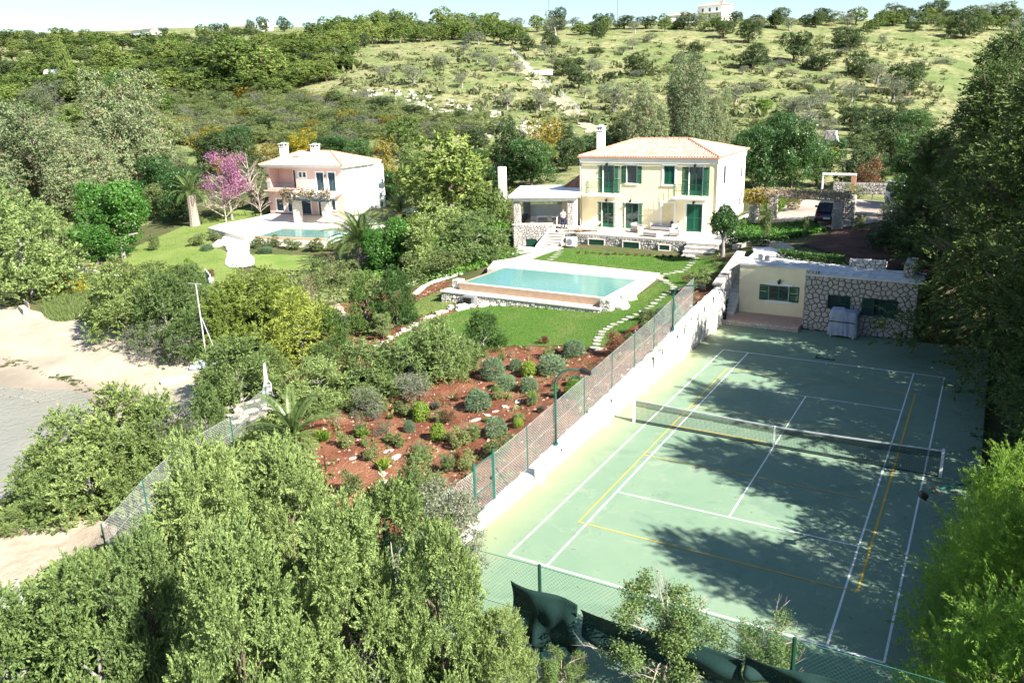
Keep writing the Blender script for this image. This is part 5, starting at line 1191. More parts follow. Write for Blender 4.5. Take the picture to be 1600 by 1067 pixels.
def trunk_mesh(name, mat, H, r0, limbs, seed, spreadr=.5, lean=.05, z_split=.3, twigs=0, sides=7):
    """tapered trunk with limbs reaching into the crown (same unit frame)"""
    r = random.Random(seed); mb = MB(); tx, ty = r.uniform(-lean, lean), r.uniform(-lean, lean)
    def P(t): return (tx*t+.02*math.sin(t*5+seed), ty*t+.02*math.cos(t*4+seed), H*t)
    mb.tube([(0,0,-.06*H)]+[P(t) for t in (.02,.25,.5,.75,1)], [r0*1.5,r0*1.25,r0,r0*.8,r0*.55,r0*.25], sides)
    for i in range(limbs):
        t = z_split+(1-z_split)*r.random()*.75; a = i*2.4+r.random(); p = Vector(P(t)); L = spreadr*(1.1-t*.6)*r.uniform(.7,1.1); up_ = H*r.uniform(.12,.32)
        e = p+Vector((math.cos(a)*L, math.sin(a)*L, up_)); mid = p+(e-p)*.5+Vector((r.uniform(-.05,.05), r.uniform(-.05,.05), -.02*H+.04))
        mb.tube([p, mid, e], [r0*.5,r0*.33,r0*.12], 5)
        for k in range(twigs):
            s = .35+.6*r.random(); q = p+(e-p)*s; b = a+r.uniform(-1.2,1.2); l2 = L*r.uniform(.25,.5)
            e2 = q+Vector((math.cos(b)*l2, math.sin(b)*l2, l2*r.uniform(-.1,.9))); mb.tube([q, (q+e2)/2+Vector((0,0,.02)), e2], [r0*.16,r0*.10,r0*.04], 4)
            for _ in range(2):
                b2 = b+r.uniform(-1,1); e3 = q+(e2-q)*.6+Vector((math.cos(b2)*l2*.4, math.sin(b2)*l2*.4, l2*r.uniform(0,.5))); mb.tube([q+(e2-q)*.6, e3], [r0*.07,r0*.03], 3)
    me = bpy.data.meshes.new(name); me.from_pydata(mb.v, [], mb.f); me.materials.append(mat); me.polygons.foreach_set('use_smooth', [True]*len(me.polygons)); return me
def tufts(name, mat, n, seed, h=.5, leafl=.5, fan=.8, aspect=7):
    """upright blades or sprays from a base (rosemary, grasses)"""
    r = np.random.RandomState(seed); a = r.rand(n)*6.283; rr = np.sqrt(r.rand(n)); el = fan*rr
    ax = np.stack([np.cos(a)*np.sin(el), np.sin(a)*np.sin(el), np.cos(el)], 1)+r.randn(n, 3)*.18; base = np.stack([np.cos(a)*rr*.35, np.sin(a)*rr*.35, r.rand(n)*.3], 1)
    L = leafl*(.6+.6*r.rand(n))[:, None]; s = np.cross(ax, r.randn(n, 3)); s /= np.linalg.norm(s, axis=1)[:, None]; w = L/aspect*.5
    V = np.empty((n, 4, 3)); V[:, 0] = base; V[:, 1] = base+ax*L*.55+s*w; V[:, 2] = base+ax*L-np.array([0,0,1.])*L*.15; V[:, 3] = base+ax*L*.55-s*w
    return mesh_np(name, V.reshape(-1, 3), np.arange(n*4).reshape(-1, 4), mat, False, np.repeat(r.rand(n)*.75, 4))
PROTO = {}
def proto(kind, *var): PROTO[kind] = list(var)       # each variant: (crown mesh list, trunk mesh or None)
def rs(s): return np.random.RandomState(s)
bk, bp, bgy = M['bark'], M['bark_pale'], M['bark_grey']
def umb(r, n): # umbrella pine lobes
    return [(math.cos(a)*q*.6, math.sin(a)*q*.6, .55+.28*r.rand()-.12*q, s, s, s*.42) for a, q, s in ((r.rand()*6.28, math.sqrt(r.rand()), r.uniform(.22,.40)) for _ in range(n))]
proto('pine', *[(crown('crown', LM['pine'], lobes_round(rs(i), 20, lo=.10, fr=(.26,.44)), 6500, .085, i, 2.6, clump=14, spread=.028, cut=.6), trunk_mesh('trunk', bk, .75, .05, 5, i)) for i in range(3)])
proto('pine_dark', *[(crown('crown', LM['pine_dark'], umb(rs(i), 14), 4200, .09, i, 2.6, clump=14, spread=.03, cut=.6), trunk_mesh('trunk', bk, .7, .045, 6, i)) for i in range(10,12)])
proto('olive', *[(crown('crown', LM['olive'], lobes_round(rs(i), 11, lo=.22, fr=(.26,.42)), 3600, .075, i, 3, clump=10, spread=.045, shell=.6), trunk_mesh('trunk', bgy, .6, .07, 5, i, z_split=.2)) for i in range(20,23)])
proto('oak', *[(crown('crown', LM['oak'], lobes_round(rs(i), 14, lo=.08, fr=(.28,.46)), 7500, .062, i, 1.8, clump=12, spread=.035), trunk_mesh('trunk', bk, .6, .055, 5, i)) for i in range(30,33)])
proto('shrub', *[(crown('crown', LM['maquis'], lobes_round(rs(i), 12, lo=-.05, fr=(.28,.48)), 3400, .075, i, 2.2, clump=10, spread=.04), None) for i in range(40,43)])
proto('shrub_yellow', *[(crown('crown', LM['maquis_y'], lobes_round(rs(i), 10, lo=-.05, fr=(.3,.48)), 3000, .08, i, 2.2, clump=10, spread=.04), None) for i in range(44,45)])
proto('shrub_grey', *[(crown('crown', LM['grey'], lobes_round(rs(i), 11, lo=-.05, fr=(.28,.46)), 3200, .07, i, 2.6, clump=9, spread=.05), None) for i in range(46,48)])
def cone_lobes(r, n, w=.75):
    L = []
    for i in range(n):
        z = r.rand()**.8; a = r.rand()*6.28; q = (1-z)**.75*w*math.sqrt(r.rand()); s = r.uniform(.16,.30)*(1.15-z*.6)
        L.append((q*math.cos(a), q*math.sin(a), .08+z*.84, s, s, s*.55))
    return L
def sprays(r, n, w=.8, zlo=.02):     # pointed plumes rising outward: juniper look
    L = []
    for i in range(n):
        z = r.rand()**1.1; a = r.rand()*6.28; q = (1-z**1.6*.9)**.6*w*(.2+.8*math.sqrt(r.rand())); s = r.uniform(.11,.22)*(1.2-z*.45)
        L.append((q*math.cos(a), q*math.sin(a), zlo+.04+z*.86*(1-.3*(q/w)**2), s*1.1, s*1.1, s*.62))
    return L
def boughs(r, n, lo, hi, w=.85, zlo=.03):
    L = []
    for i in range(n):
        z = r.rand()**1.05; a = r.rand()*6.28; q = (1-z**1.7*.92)**.6*w*(.45+.55*r.rand()**.6); s = r.uniform(lo, hi)*(1.15-z*.35)
        L.append((q*math.cos(a), q*math.sin(a), zlo+z*.9*(1-.22*(q/w)**2), s*1.15, s*1.15, s*.55))
    return L
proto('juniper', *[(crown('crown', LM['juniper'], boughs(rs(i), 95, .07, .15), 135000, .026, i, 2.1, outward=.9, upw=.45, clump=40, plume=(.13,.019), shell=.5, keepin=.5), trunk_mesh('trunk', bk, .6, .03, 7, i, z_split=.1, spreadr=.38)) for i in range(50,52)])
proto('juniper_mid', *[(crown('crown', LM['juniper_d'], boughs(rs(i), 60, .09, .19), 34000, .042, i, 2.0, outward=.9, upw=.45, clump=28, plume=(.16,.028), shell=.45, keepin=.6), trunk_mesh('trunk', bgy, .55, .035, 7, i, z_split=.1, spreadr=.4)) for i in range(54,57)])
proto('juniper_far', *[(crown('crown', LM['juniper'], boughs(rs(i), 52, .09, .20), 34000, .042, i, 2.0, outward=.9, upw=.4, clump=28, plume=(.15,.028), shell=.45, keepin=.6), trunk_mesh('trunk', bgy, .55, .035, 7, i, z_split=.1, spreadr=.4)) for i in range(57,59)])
proto('broad', *[(crown('crown', LM['broad'], lobes_round(rs(i), 18, lo=.05, fr=(.22,.40)), 11000, .055, i, 1.5, outward=.3, clump=8, spread=.035, droop=.15), trunk_mesh('trunk', bgy, .6, .05, 6, i)) for i in range(60,62)])
proto('citrus', *[(crown('crown', LM['citrus'], lobes_round(rs(i), 26, lo=.0, fr=(.18,.34)), 15000, .045, i, 1.7, outward=.4, clump=8, spread=.03, tint_hi=.1), trunk_mesh('trunk', bk, .6, .04, 6, i)) for i in range(62,64)])
def weep(r, n):
    return [(math.cos(a)*q*.72, math.sin(a)*q*.72, .22+.68*z, s, s, s*.75) for a, q, z, s in ((r.rand()*6.28, math.sqrt(r.rand())*(1.05-.35*zz), zz, r.uniform(.15,.28)) for zz in r.rand(n))]
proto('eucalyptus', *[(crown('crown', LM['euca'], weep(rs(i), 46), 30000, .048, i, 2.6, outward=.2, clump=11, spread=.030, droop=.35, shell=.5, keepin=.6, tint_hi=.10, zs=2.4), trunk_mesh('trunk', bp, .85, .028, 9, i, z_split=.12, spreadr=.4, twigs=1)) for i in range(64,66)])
def layered(r, n):    # big conifer: boughs radiating and arching
    L = []
    for i in range(n):
        z = r.rand(); a = r.rand()*6.28; q = (1-z)**.55*.92*(.35+.65*r.rand()); s = r.uniform(.09,.18)
        L.append((q*math.cos(a), q*math.sin(a), .06+z*.9-.07*q, s*1.1, s*1.1, s*.28))
    return L
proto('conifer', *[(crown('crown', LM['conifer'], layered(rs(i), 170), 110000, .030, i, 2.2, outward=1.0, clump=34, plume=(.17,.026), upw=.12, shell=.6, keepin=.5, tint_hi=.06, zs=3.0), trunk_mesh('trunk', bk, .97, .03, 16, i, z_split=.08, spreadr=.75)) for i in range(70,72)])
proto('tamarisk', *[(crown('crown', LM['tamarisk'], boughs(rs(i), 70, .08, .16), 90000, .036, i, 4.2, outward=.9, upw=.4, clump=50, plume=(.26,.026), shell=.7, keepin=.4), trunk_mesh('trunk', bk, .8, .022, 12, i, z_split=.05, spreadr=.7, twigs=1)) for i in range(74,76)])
def column(r, n, fr=(.5,.8)): return [(r.uniform(-.3,.3)*(1-z), r.uniform(-.3,.3)*(1-z), .04+.9*z, s, s, .11) for z, s in ((zz, (1-zz)**.45*r.uniform(*fr)) for zz in np.linspace(0, .97, n))]
proto('cypress', *[(crown('crown', LM['cypress'], column(rs(i), 22), 6000, .10, i, 3.0, upw=1.0, outward=.3, clump=10, spread=.03, shell=.3, zs=8), trunk_mesh('trunk', bk, .3, .09, 0, i)) for i in range(78,80)])
proto('standard', (crown('crown', LM['citrus'], [(x, y, z, s_, s_, s_*.42) for x, y, z, s_ in ((0,0,.80,.5),(.4,.1,.72,.38),(-.42,0,.70,.40),(.1,.4,.74,.4),(-.1,-.42,.72,.4),(.5,-.3,.60,.28),(-.55,.3,.62,.28),(.1,-.1,.92,.3),(-.35,-.35,.56,.26))], 6000, .085, 77, 1.7, clump=7, spread=.05, keepin=.6), trunk_mesh('trunk', bgy, .75, .11, 6, 77, z_split=.42, spreadr=.45)))
proto('judas', *[(crown('crown', LM['judas'], lobes_round(rs(82), 20, lo=.25, fr=(.16,.30)), 6500, .04, 82, 1.5, clump=7, spread=.05, shell=.9, keepin=.2), trunk_mesh('trunk', bgy, .85, .03, 14, 82, z_split=.15, spreadr=.8, twigs=4))])
proto('mimosa', *[(crown('crown', LM['mimosa'], lobes_round(rs(84), 14, lo=.0, fr=(.25,.42)), 4500, .06, 84, 1.7, clump=9, spread=.04), trunk_mesh('trunk', bk, .5, .04, 5, 84))])
proto('bare', *[(None, trunk_mesh('trunk', bp, .85, .028, 16, 86+i, z_split=.12, spreadr=.75, twigs=7, sides=8)) for i in range(2)])
proto('rosemary', *[(crown('crown', LM['rosemary'], [(0,0,.32,.80,.80,.60),(.25,.1,.4,.6,.6,.5),(-.3,.1,.35,.55,.55,.5),(.05,-.3,.35,.6,.6,.5)], 5200, .17, i, 5.5, outward=1.1, upw=.15, clump=6, spread=.05, shell=.4, keepin=.65), None) for i in (88,89)])
proto('limeball', *[(crown('crown', LM['limegreen'], [(0,0,.42,.78,.78,.52),(.2,.15,.5,.6,.6,.45),(-.25,0,.4,.6,.6,.45)], 3600, .13, 90, 1.8, clump=6, spread=.05, keepin=.8), None)])
proto('smallgreen', *[(crown('crown', LM['maquis'], lobes_round(rs(92+i), 9, lo=.0, fr=(.28,.45)), 3000, .11, 92+i, 2.2, clump=8, spread=.05), None) for i in range(2)])
proto('smallred', (crown('crown', LM['redleaf'], lobes_round(rs(95), 10, lo=.0, fr=(.25,.42)), 3000, .09, 95, 2.2, clump=6, spread=.07, shell=.9, keepin=.3, tint_hi=.25), trunk_mesh('stem', bk, .6, .02, 8, 95, z_split=.05, twigs=2)))
proto('smalldry', (crown('crown', LM['dry'], lobes_round(rs(97), 9, lo=.0, fr=(.25,.42)), 1500, .09, 97, 4, clump=5, spread=.09, shell=.9, keepin=.3), trunk_mesh('stem', bp, .6, .02, 10, 97, z_split=.05, twigs=3)))
proto('tuft', (tufts('blades', LM['grassy'], 500, 99), None))
proto('greentuft', (tufts('blades', LM['limegreen'], 420, 98, leafl=.7), None))
proto('greytuft', (tufts('blades', LM['grey'], 500, 97, leafl=.6), None))
proto('openshrub', *[(crown('crown', LM['juniper_d'], lobes_round(rs(100+i), 44, lo=.05, fr=(.11,.22)), 26000, .028, 100+i, 1.7, clump=11, spread=.028, shell=.9, keepin=.2), trunk_mesh('trunk', bp, .8, .022, 14, 100+i, z_split=.08, spreadr=.8, twigs=4)) for i in range(2)])

GROW = {'juniper':(.93,1.0),'juniper_mid':(1.22,1.05),'juniper_far':(1.15,1.05),'pine':(1.28,1.12),'pine_dark':(1.25,1.1),'olive':(1.25,1.1),'oak':(1.25,1.1),'shrub':(1.2,1.1),'shrub_grey':(1.2,1.1),'shrub_yellow':(1.2,1.1),'broad':(1.2,1.08),'citrus':(1.2,1.08),'mimosa':(1.15,1.05),'conifer':(1.22,1.0),'eucalyptus':(1.15,1.05)}
_cnt = {}
PLANTS = []
def zone(x):
    for lim, w in ((70,'at the far left'),(130,'left of the tall cypress'),(200,'right of the tall cypress'),(270,'below the low horizon building'),(350,'below the tiny skyline building'),(420,'below the white skyline house'),(500,'beside the rocky clearing'),(570,'at the left end of the field'),(640,'above the round field olive'),(710,'at the middle of the field'),(780,'right of the middle of the field'),(850,'near the top of the dirt track'),(920,'right of the dirt track'),(1000,'below the tall mast'),(1070,'left of the ridge villa'),(1150,'below the ridge villa'),(1230,'right of the ridge villa'),(1320,'above the spreading oak'),(1400,'behind the domed pine'),(1480,'right of the domed pine')):
        if x < lim: return w
    return 'behind the conifer tops'
def put(kind, b, w, h, label, group=None, cat='tree', name=None, crown_only=False, rz=None, var=None, lean=(0,0)):
    """one plant at base b, crown w metres wide and h metres high"""
    V = PROTO[kind]; k = _cnt.get(kind, 0); _cnt[kind] = k+1; cm, tm_ = V[(k if var is None else var) % len(V)]
    nm = name or {'pine':'pine_tree','pine_dark':'pine_tree','olive':'olive_tree','oak':'carob_tree','juniper':'juniper_tree','juniper_mid':'juniper_bush','juniper_far':'juniper_bush','broad':'broadleaf_tree','citrus':'evergreen_tree','eucalyptus':'eucalyptus_tree','conifer':'conifer_tree','tamarisk':'tamarisk_tree','cypress':'cypress_tree','judas':'judas_tree','mimosa':'mimosa_bush','bare':'bare_tree','openshrub':'wild_shrub','rosemary':'rosemary_bush'}.get(kind, 'shrub')
    t = thing(nm, label, cat, tuple(float(v) for v in b), (k*2.399) % 6.283 if rz is None else rz, group); fw, fh = GROW.get(kind, (1.0, 1.0)); t.scale = (w/2*fw, w/2*fw, h*fh); t.rotation_euler[0], t.rotation_euler[1] = lean
    if cm: link(bpy.data.objects.new(cm.name.split('.')[0], cm), t)
    if tm_ and not crown_only: link(bpy.data.objects.new(tm_.name.split('.')[0], tm_), t)
    PLANTS.append((kind, t)); return t
def plant(kind, x, yb, yt, wpx, label, **kw):
    """plant whose base is seen at (x,yb), top at row yt, wpx picture units wide"""
    b = gnd(x, yb); z = top_z(b, yt); _, _, dep = pix(b); return put(kind, b, wpx*dep/FPX, max(.15, z-b[2]), label, **kw)
def plant_z(kind, x, yb, z0, yt, wpx, label, **kw):
    b = at(x, yb, z0); z = top_z(b, yt); _, _, dep = pix(b); return put(kind, b, wpx*dep/FPX, max(.15, z-b[2]), label, **kw)
def scatter(poly, n, dmin, seed, asp=1.5):
    """n picture points inside a polygon, at least dmin apart (rows count more)"""
    r = random.Random(seed); xs_ = [p[0] for p in poly]; ys_ = [p[1] for p in poly]; out = []; tries = 0
    while len(out) < n and tries < n*60:
        tries += 1; x, y = r.uniform(min(xs_), max(xs_)), r.uniform(min(ys_), max(ys_))
        if not inside(x, y, poly): continue
        if all(abs(x-a)**2+(asp*(y-b))**2 > dmin**2 for a, b in out): out.append((x, y))
    return sorted(out, key=lambda p: p[1])
# ------------------------------------------------------------------ hillside and ridge
def where_row(y): return 'near the ridge' if y < 75 else 'high on the slope' if y < 110 else 'half way up the slope' if y < 150 else 'low on the slope'
r = random.Random(11)
# olives on the grass field, each where it stands
ol = [(647,133,102,40,'large round olive tree alone in the pale field'),(722,138,113,30,'grey olive tree low in the middle of the pale field'),(690,106,85,26,'olive tree high in the middle of the pale field'),(527,92,76,18,'small olive tree at the left end of the pale field'),(601,128,102,38,'wide grey olive tree above the rock outcrop'),
      (746,98,80,28,'olive tree right of the high middle one in the field'),(766,104,85,30,'olive tree beside the wire track fence'),(806,118,95,32,'olive at the kink of the track'),(770,112,92,26,'small olive between two others near the track'),(734,72,50,30,'olive pair member under the ridge trees, left'),(748,70,48,26,'olive pair member under the ridge trees, right'),
      (725,86,68,24,'olive tree on the pale crest of the field'),(793,172,140,32,'olive tree left of the dirt track above the rocks'),(845,178,140,42,'olive tree with bare lower stem beside the dirt track'),
      (925,120,92,26,'grey olive on the grass between dark carobs right of the track'),(990,78,60,36,'grey olive high on the right hand slope'),(1180,55,30,38,'olive tree under the skyline right of the white villa'),(1265,188,150,62,'low wide olive in the row behind the garden'),(1285,172,140,40,'olive with leaning stem in the right row'),(1240,182,150,56,'grey olive at the left of the low row'),(1395,160,118,58,'silvery olive in the right hand row'),(1370,132,100,44,'olive on the grass with a dark stem'),(1330,160,132,52,'broad olive next to the tall cypress'),
      (960,175,128,58,'big grey olive behind the yellow flowering tree'),(1150,160,132,44,'dense grey bush olive right of the tall pale trees'),(1290,215,185,44,'olive near the far stone gate pillar'),(1060,110,86,24,'round olive on the slope behind the tall pale tree')]
for i, (x, yb, yt, w, lb) in enumerate(ol): plant('olive', x, yb, yt, w, lb, group='olive trees on the hillside')
ok = [(885,120,92,46,'dark carob tree left of a grey olive beside the track'),(905,138,102,44,'dark leafy carob below the pair near the track'),(862,75,45,34,'dark tree under the ridge left of the pylon'),(945,50,22,44,'tall dark tree on the skyline beside the pylon'),(995,120,82,50,'large dense carob in the middle of the right hand slope'),(1088,85,63,26,'small round dark tree on the right hand slope'),(1060,100,86,24,'low dark bush tree on the bare slope'),(870,55,12,34,'dark crown on the skyline above the track'),
      (935,62,35,28,'dark tree with a shadow just below the skyline'),(1170,68,32,46,'dark round oak right of the white ridge villa'),(1210,45,12,44,'dark oak on the skyline'),(1175,108,66,56,'spreading oak with visible trunk on the right slope'),(1240,98,52,62,'big spreading oak in the middle of the right slope'),(1280,40,12,44,'oak on the skyline'),(1068,46,18,42,'large dark tree left of the white ridge villa'),(1130,60,34,40,'grey green tree below the white ridge villa'),(1330,78,40,70,'pine with domed crown right of the spreading oak'),(1395,40,4,50,'tall oak on the right skyline'),(1460,38,2,56,'broad oak on the right skyline with a visible trunk'),(1530,45,8,50,'skyline oak behind the right hand conifers'),(1345,120,78,56,'shaded evergreen clump below the domed pine'),(1285,112,84,50,'dark shrub tree in the shade of the spreading oak'),(826,80,52,34,'dark round tree at the top of the dirt track'),(1575,40,2,60,'skyline oak at the right picture edge'),(1420,150,100,70,'dark evergreen left of the big conifers'),(905,105,90,26,'dark bush beside the bend of the track'),(1505,60,20,60,'oak with brown twigs behind the conifer tops')]
for i, (x, yb, yt, w, lb) in enumerate(ok): plant('oak', x, yb, yt, w, lb, group='dark evergreen trees on the hillside')
for x, y, in scatter([(560,45),(1600,30),(1600,52),(1150,44),(1040,52),(900,52),(760,62),(560,58)], 60, 16, 3): 
    plant(r.choice(['oak','pine','shrub','olive']), x, y+4, y-r.uniform(12,26), r.uniform(24,44), 'low evergreen of the ridge belt '+zone(x), group='ridge line trees '+zone(x), cat='tree', name='ridge_tree')
for x, y in scatter([(480,50),(700,38),(820,52),(800,66),(640,60),(560,72),(500,80)], 34, 15, 5):
    plant('pine', x, y+6, y-r.uniform(16,30), r.uniform(30,46), ('upper' if y < 58 else 'lower')+' pine of the belt above the field, '+zone(x), group='field belt pines '+zone(x)+(' up' if y < 58 else ' low'))
# pine wood on the left
for x, y in scatter([(-40,62),(330,55),(480,55),(560,80),(500,125),(430,140),(330,135),(200,140),(60,150),(-40,150)], 150, 20, 7):
    k = r.random(); s = .6+.4*(y-50)/90
    plant('pine' if k < .7 else 'pine_dark' if k < .9 else 'oak', x, y+14*s, y-r.uniform(10,26)*s, r.uniform(52,84)*s, 'green pine '+zone(x)+', '+where_row(y), group='left hill pines '+zone(x)+', '+where_row(y), name='pine_tree')
for x, yt, w, yb, lb in ((375,60,105,135,'broad umbrella pine with a bright crown at the right edge of the left wood'),(415,72,85,138,'domed pine beside the rocky clearing'),(180,70,60,118,'umbrella pine just right of the tall cypress'),(320,72,90,125,'wide flat crowned pine in the middle of the left wood'),(265,60,60,100,'pine standing above the others in the left wood'),(470,70,52,92,'isolated pine with a clear trunk left of the field'),(540,30,66,62,'big bright pine on the left of the ridge belt')):
    plant('pine', x, yb, yt, w, lb)
plant('cypress', 140, 120, 44, 15, 'tall dark cypress rising above the left skyline')
plant('cypress', 1331, 215, 100, 14, 'tall thin ivy clad cypress behind the drive')
plant('cypress', 1404, 215, 160, 13, 'shorter thin cypress beside the dark conifers')
plant('cypress', 1213, 178, 158, 6, 'tiny dark cypress on the grass behind the garden')
plant('pine', 107, 130, 62, 26, 'brownish thin tree left of the tall cypress', name='thin_tree')
plant('pine', 398, 135, 110, 24, 'small upright evergreen at the edge of the maquis'); plant('oak', 571, 75, 50, 16, 'single small round tree on the fence line of the field')
for x, yb, yt, w in ((338,58,38,26),(352,56,36,18),(390,56,30,22),(255,57,44,20),(100,62,50,22),(66,60,50,20),(45,61,48,24),(415,52,26,24),(445,50,25,26)):
    plant('oak', x, yb, yt, w, 'small dark tree standing on the left skyline', group='small trees on the left skyline')
# maquis below the wood
def mz(x, y):
    c = 'above the tall palm' if x < 320 else 'above the judas tree' if x < 400 else 'above the left chimney of the pink house' if x < 450 else 'above the mimosa' if x < 500 else 'above the pink house roof' if x < 560 else 'above the big domed pine' if x < 680 else 'at the foot of the rocky field'
    return ('high, ' if y < 155 else 'half way, ' if y < 185 else 'low, ')+c
MQ = [(240,130),(430,132),(480,150),(560,150),(620,165),(700,180),(790,200),(640,215),(560,205),(520,235),(440,215),(330,225),(260,200),(230,160)]
for x, y in scatter(MQ, 230, 13, 13):
    k = r.random(); kd = 'shrub' if k < .66 else 'shrub_grey' if k < .86 else 'shrub_yellow' if k < .92 else 'oak'; s = .65+.35*(y-130)/90
    cl = {'shrub':'green','shrub_grey':'grey','shrub_yellow':'yellowish','oak':'dark green'}[kd]
    plant(kd, x, y+9, y-r.uniform(10,20)*s, r.uniform(38,60)*s, cl+' maquis shrub '+mz(x, y), group=cl+' maquis shrubs '+mz(x, y), cat='shrub', name='maquis_shrub')
for x, y in scatter([(830,60),(1150,62),(1500,62),(1440,185),(1150,195),(950,190),(880,120)], 52, 24, 41):
    k = r.choice(['shrub_grey','olive','oak','shrub','shrub_grey']); P0 = {'shrub_grey':'low grey shrub','olive':'small olive','oak':'small dark evergreen','shrub':'low green shrub'}[k]
    plant(k, x, y+4, y-r.uniform(4,16), r.uniform(18,40), P0+' '+zone(x)+', '+where_row(y), group=P0+'s on the right slope '+zone(x)+', '+where_row(y), cat='shrub', name='slope_shrub')
# scattered low scrub over the grass slopes: nobody could count it
vs = []; ts = []; rn = np.random.RandomState(5); pts = scatter([(480,75),(1000,60),(1150,60),(1500,60),(1450,190),(1150,200),(900,200),(600,180),(490,120)], 1000, 3.5, 17)
for x, y in pts:
    b = gnd(x, y); s = rn.uniform(.25,.7) if rn.rand() < .8 else rn.uniform(.7,1.3); n = 26
    c = b+rn.randn(n, 3)*np.array([s,s,s*.35])+[0,0,s*.35]; a = rn.randn(n, 3)*s*.5; bb = rn.randn(n, 3)*s*.3
    vs.append(np.stack([c-a, c+bb, c+a, c-bb], 1).reshape(-1, 3)); ts.append(np.repeat(rn.rand()*.6+rn.rand(n)*.2, 4))
vs = np.concatenate(vs); o = bpy.data.objects.new('hill_scrub', mesh_np('hill_scrub', vs, np.arange(len(vs)).reshape(-1, 4), leafmat('leaf_scrub', (.07,.085,.035), (.16,.18,.08)), False, np.concatenate(ts))); link(o); tag(o, 'low tufts of scrub over the grassy hillside', kind='stuff')
rocks = MB(); rr_ = random.Random(6)
for x, y in scatter([(545,138),(640,142),(700,158),(760,170),(860,195),(900,210),(760,215),(660,190),(580,170)], 170, 4, 19):
    b = gnd(x, y); s = rr_.uniform(.3,1.0); n = 6; a0 = rr_.random()*6
    rocks.prism([(b[0]+math.cos(a0+k)*s*rr_.uniform(.7,1.3), b[1]+math.sin(a0+k)*s*rr_.uniform(.5,.9)) for k in range(n)], b[2]-.2, [b[2]+s*rr_.uniform(.15,.5) for _ in range(n)])
rocks.build('rock_outcrop', M['rock'], kind='stuff', label='pale limestone rocks breaking through the slope')

# ------------------------------------------------------------------ belt behind the two houses
P_ = plant
belt = [
 ('eucalyptus',70,330,160,170,'big grey eucalyptus at the left edge with dense drooping foliage'),('eucalyptus',215,300,120,150,'tall eucalyptus with brownish leaves and a pale trunk'),('eucalyptus',150,345,205,130,'lower grey green eucalyptus in front of the two tall ones'),('eucalyptus',10,300,190,110,'eucalyptus crown cut by the left picture edge'),
 ('pine',120,235,175,90,'green pine between the eucalyptus crowns and the white wall'),('pine',30,215,150,90,'pine below the white building at the far left'),('pine',200,180,128,80,'pine above the tall eucalyptus'),
 ('citrus',255,330,240,90,'dark evergreen behind the tall palm'),('citrus',290,345,262,90,'dark leafy tree left of the judas tree'),('oak',345,275,205,80,'dark ivy covered tree behind the pink blossoms'),('oak',385,268,205,50,'dark tree left of the flowering mimosa'),
 ('broad',195,405,284,112,'bright round leafy tree at the edge of the lawn'),('broad',148,378,285,62,'lime green crown behind the bright round tree'),('broad',152,415,352,80,'low bright green shrub tree by the pine'),
 ('mimosa',465,262,203,92,'yellow flowering mimosa behind the pink house chimneys'),('citrus',455,258,218,40,'blue green bush between the two chimneys of the pink house'),('citrus',525,250,212,80,'dense green tree behind the pink house roof'),('shrub_yellow',605,300,212,50,'tall yellowish evergreen at the right wall of the pink house'),('citrus',565,262,215,60,'evergreen between the pink house roof and the yellowish tree'),
 ('pine',630,245,188,70,'loose green pine behind the big domed one'),('pine',705,345,206,150,'very large domed green pine between the two houses'),('pine',650,330,240,70,'left shoulder tree of the large domed pine'),
 ('oak',800,290,190,62,'dark tree with hanging foliage right of the large domed pine'),('shrub_yellow',850,262,182,80,'yellowish blooming evergreen behind the house chimney'),('citrus',830,290,215,100,'dense green evergreen left of the yellow house'),('oak',885,268,215,60,'dark green tree left of the chimney of the yellow house'),('citrus',780,300,250,66,'evergreen with a white post behind it'),
 ('eucalyptus',1010,262,130,80,'tall loose tree behind the roof of the yellow house, left'),('eucalyptus',1070,262,92,96,'tallest pale green tree behind the roof of the yellow house'),('eucalyptus',1120,245,140,60,'thin pale tree right of the tallest behind the roof'),('oak',960,250,190,60,'dark round tree behind the roof ridge'),
 ('citrus',1185,300,192,90,'dense dark evergreen at the right wall of the yellow house'),('citrus',1235,300,180,90,'dense dark evergreen above the vine pergola'),('citrus',1160,285,200,60,'evergreen squeezed between the house wall and the others'),('citrus',1275,292,215,60,'dark evergreen beside the stone gate pillar'),('limeball',1195,175,155,26,'yellow green bush on the grass beyond the garden'),('shrub',1225,215,178,40,'green bush behind the dense evergreens'),
 ('smallred',1362,312,238,70,'tree with rust coloured young leaves above the drive'),('citrus',1420,240,170,80,'dark evergreen behind the rust leaved tree'),('oak',1385,230,170,70,'dark evergreen beside the thin cypress'),('oak',1340,232,195,50,'shaded bush at the foot of the ivy clad cypress'),
 ('shrub',790,345,298,70,'bright green bush left of the white pergola'),('juniper_far',770,425,318,0,'' )]
for e in belt:
    if e[5]: P_(e[0], e[1], e[2], e[3], e[4], e[5], cat='shrub' if e[0] in ('limeball','shrub','smallred') else 'tree')
P_('judas', 362, 345, 232, 112, 'judas tree covered in magenta blossom left of the pink house')
P_('bare', 395, 330, 222, 80, 'pale leafless tree behind the magenta blossom', name='bare_tree'); P_('bare', 354, 348, 272, 76, 'leafless multi stemmed tree on the lawn beside the tall palm'); P_('bare', 408, 340, 278, 56, 'small leafless tree at the left corner of the pink house')
P_('bare', 872, 345, 300, 60, 'leafless white branched tree behind the pergola'); 
for x, yb, yt, w, lb in ((310,352,330,30,'small green bush at the foot of the tall palm'),(240,392,365,30,'low reddish bush at the lawn edge'),):
    P_('smallgreen', x, yb, yt, w, lb, cat='shrub')
hedgepts = [(x, 416+ (x-130)*.04, 18) for x in range(130, 210, 9)]
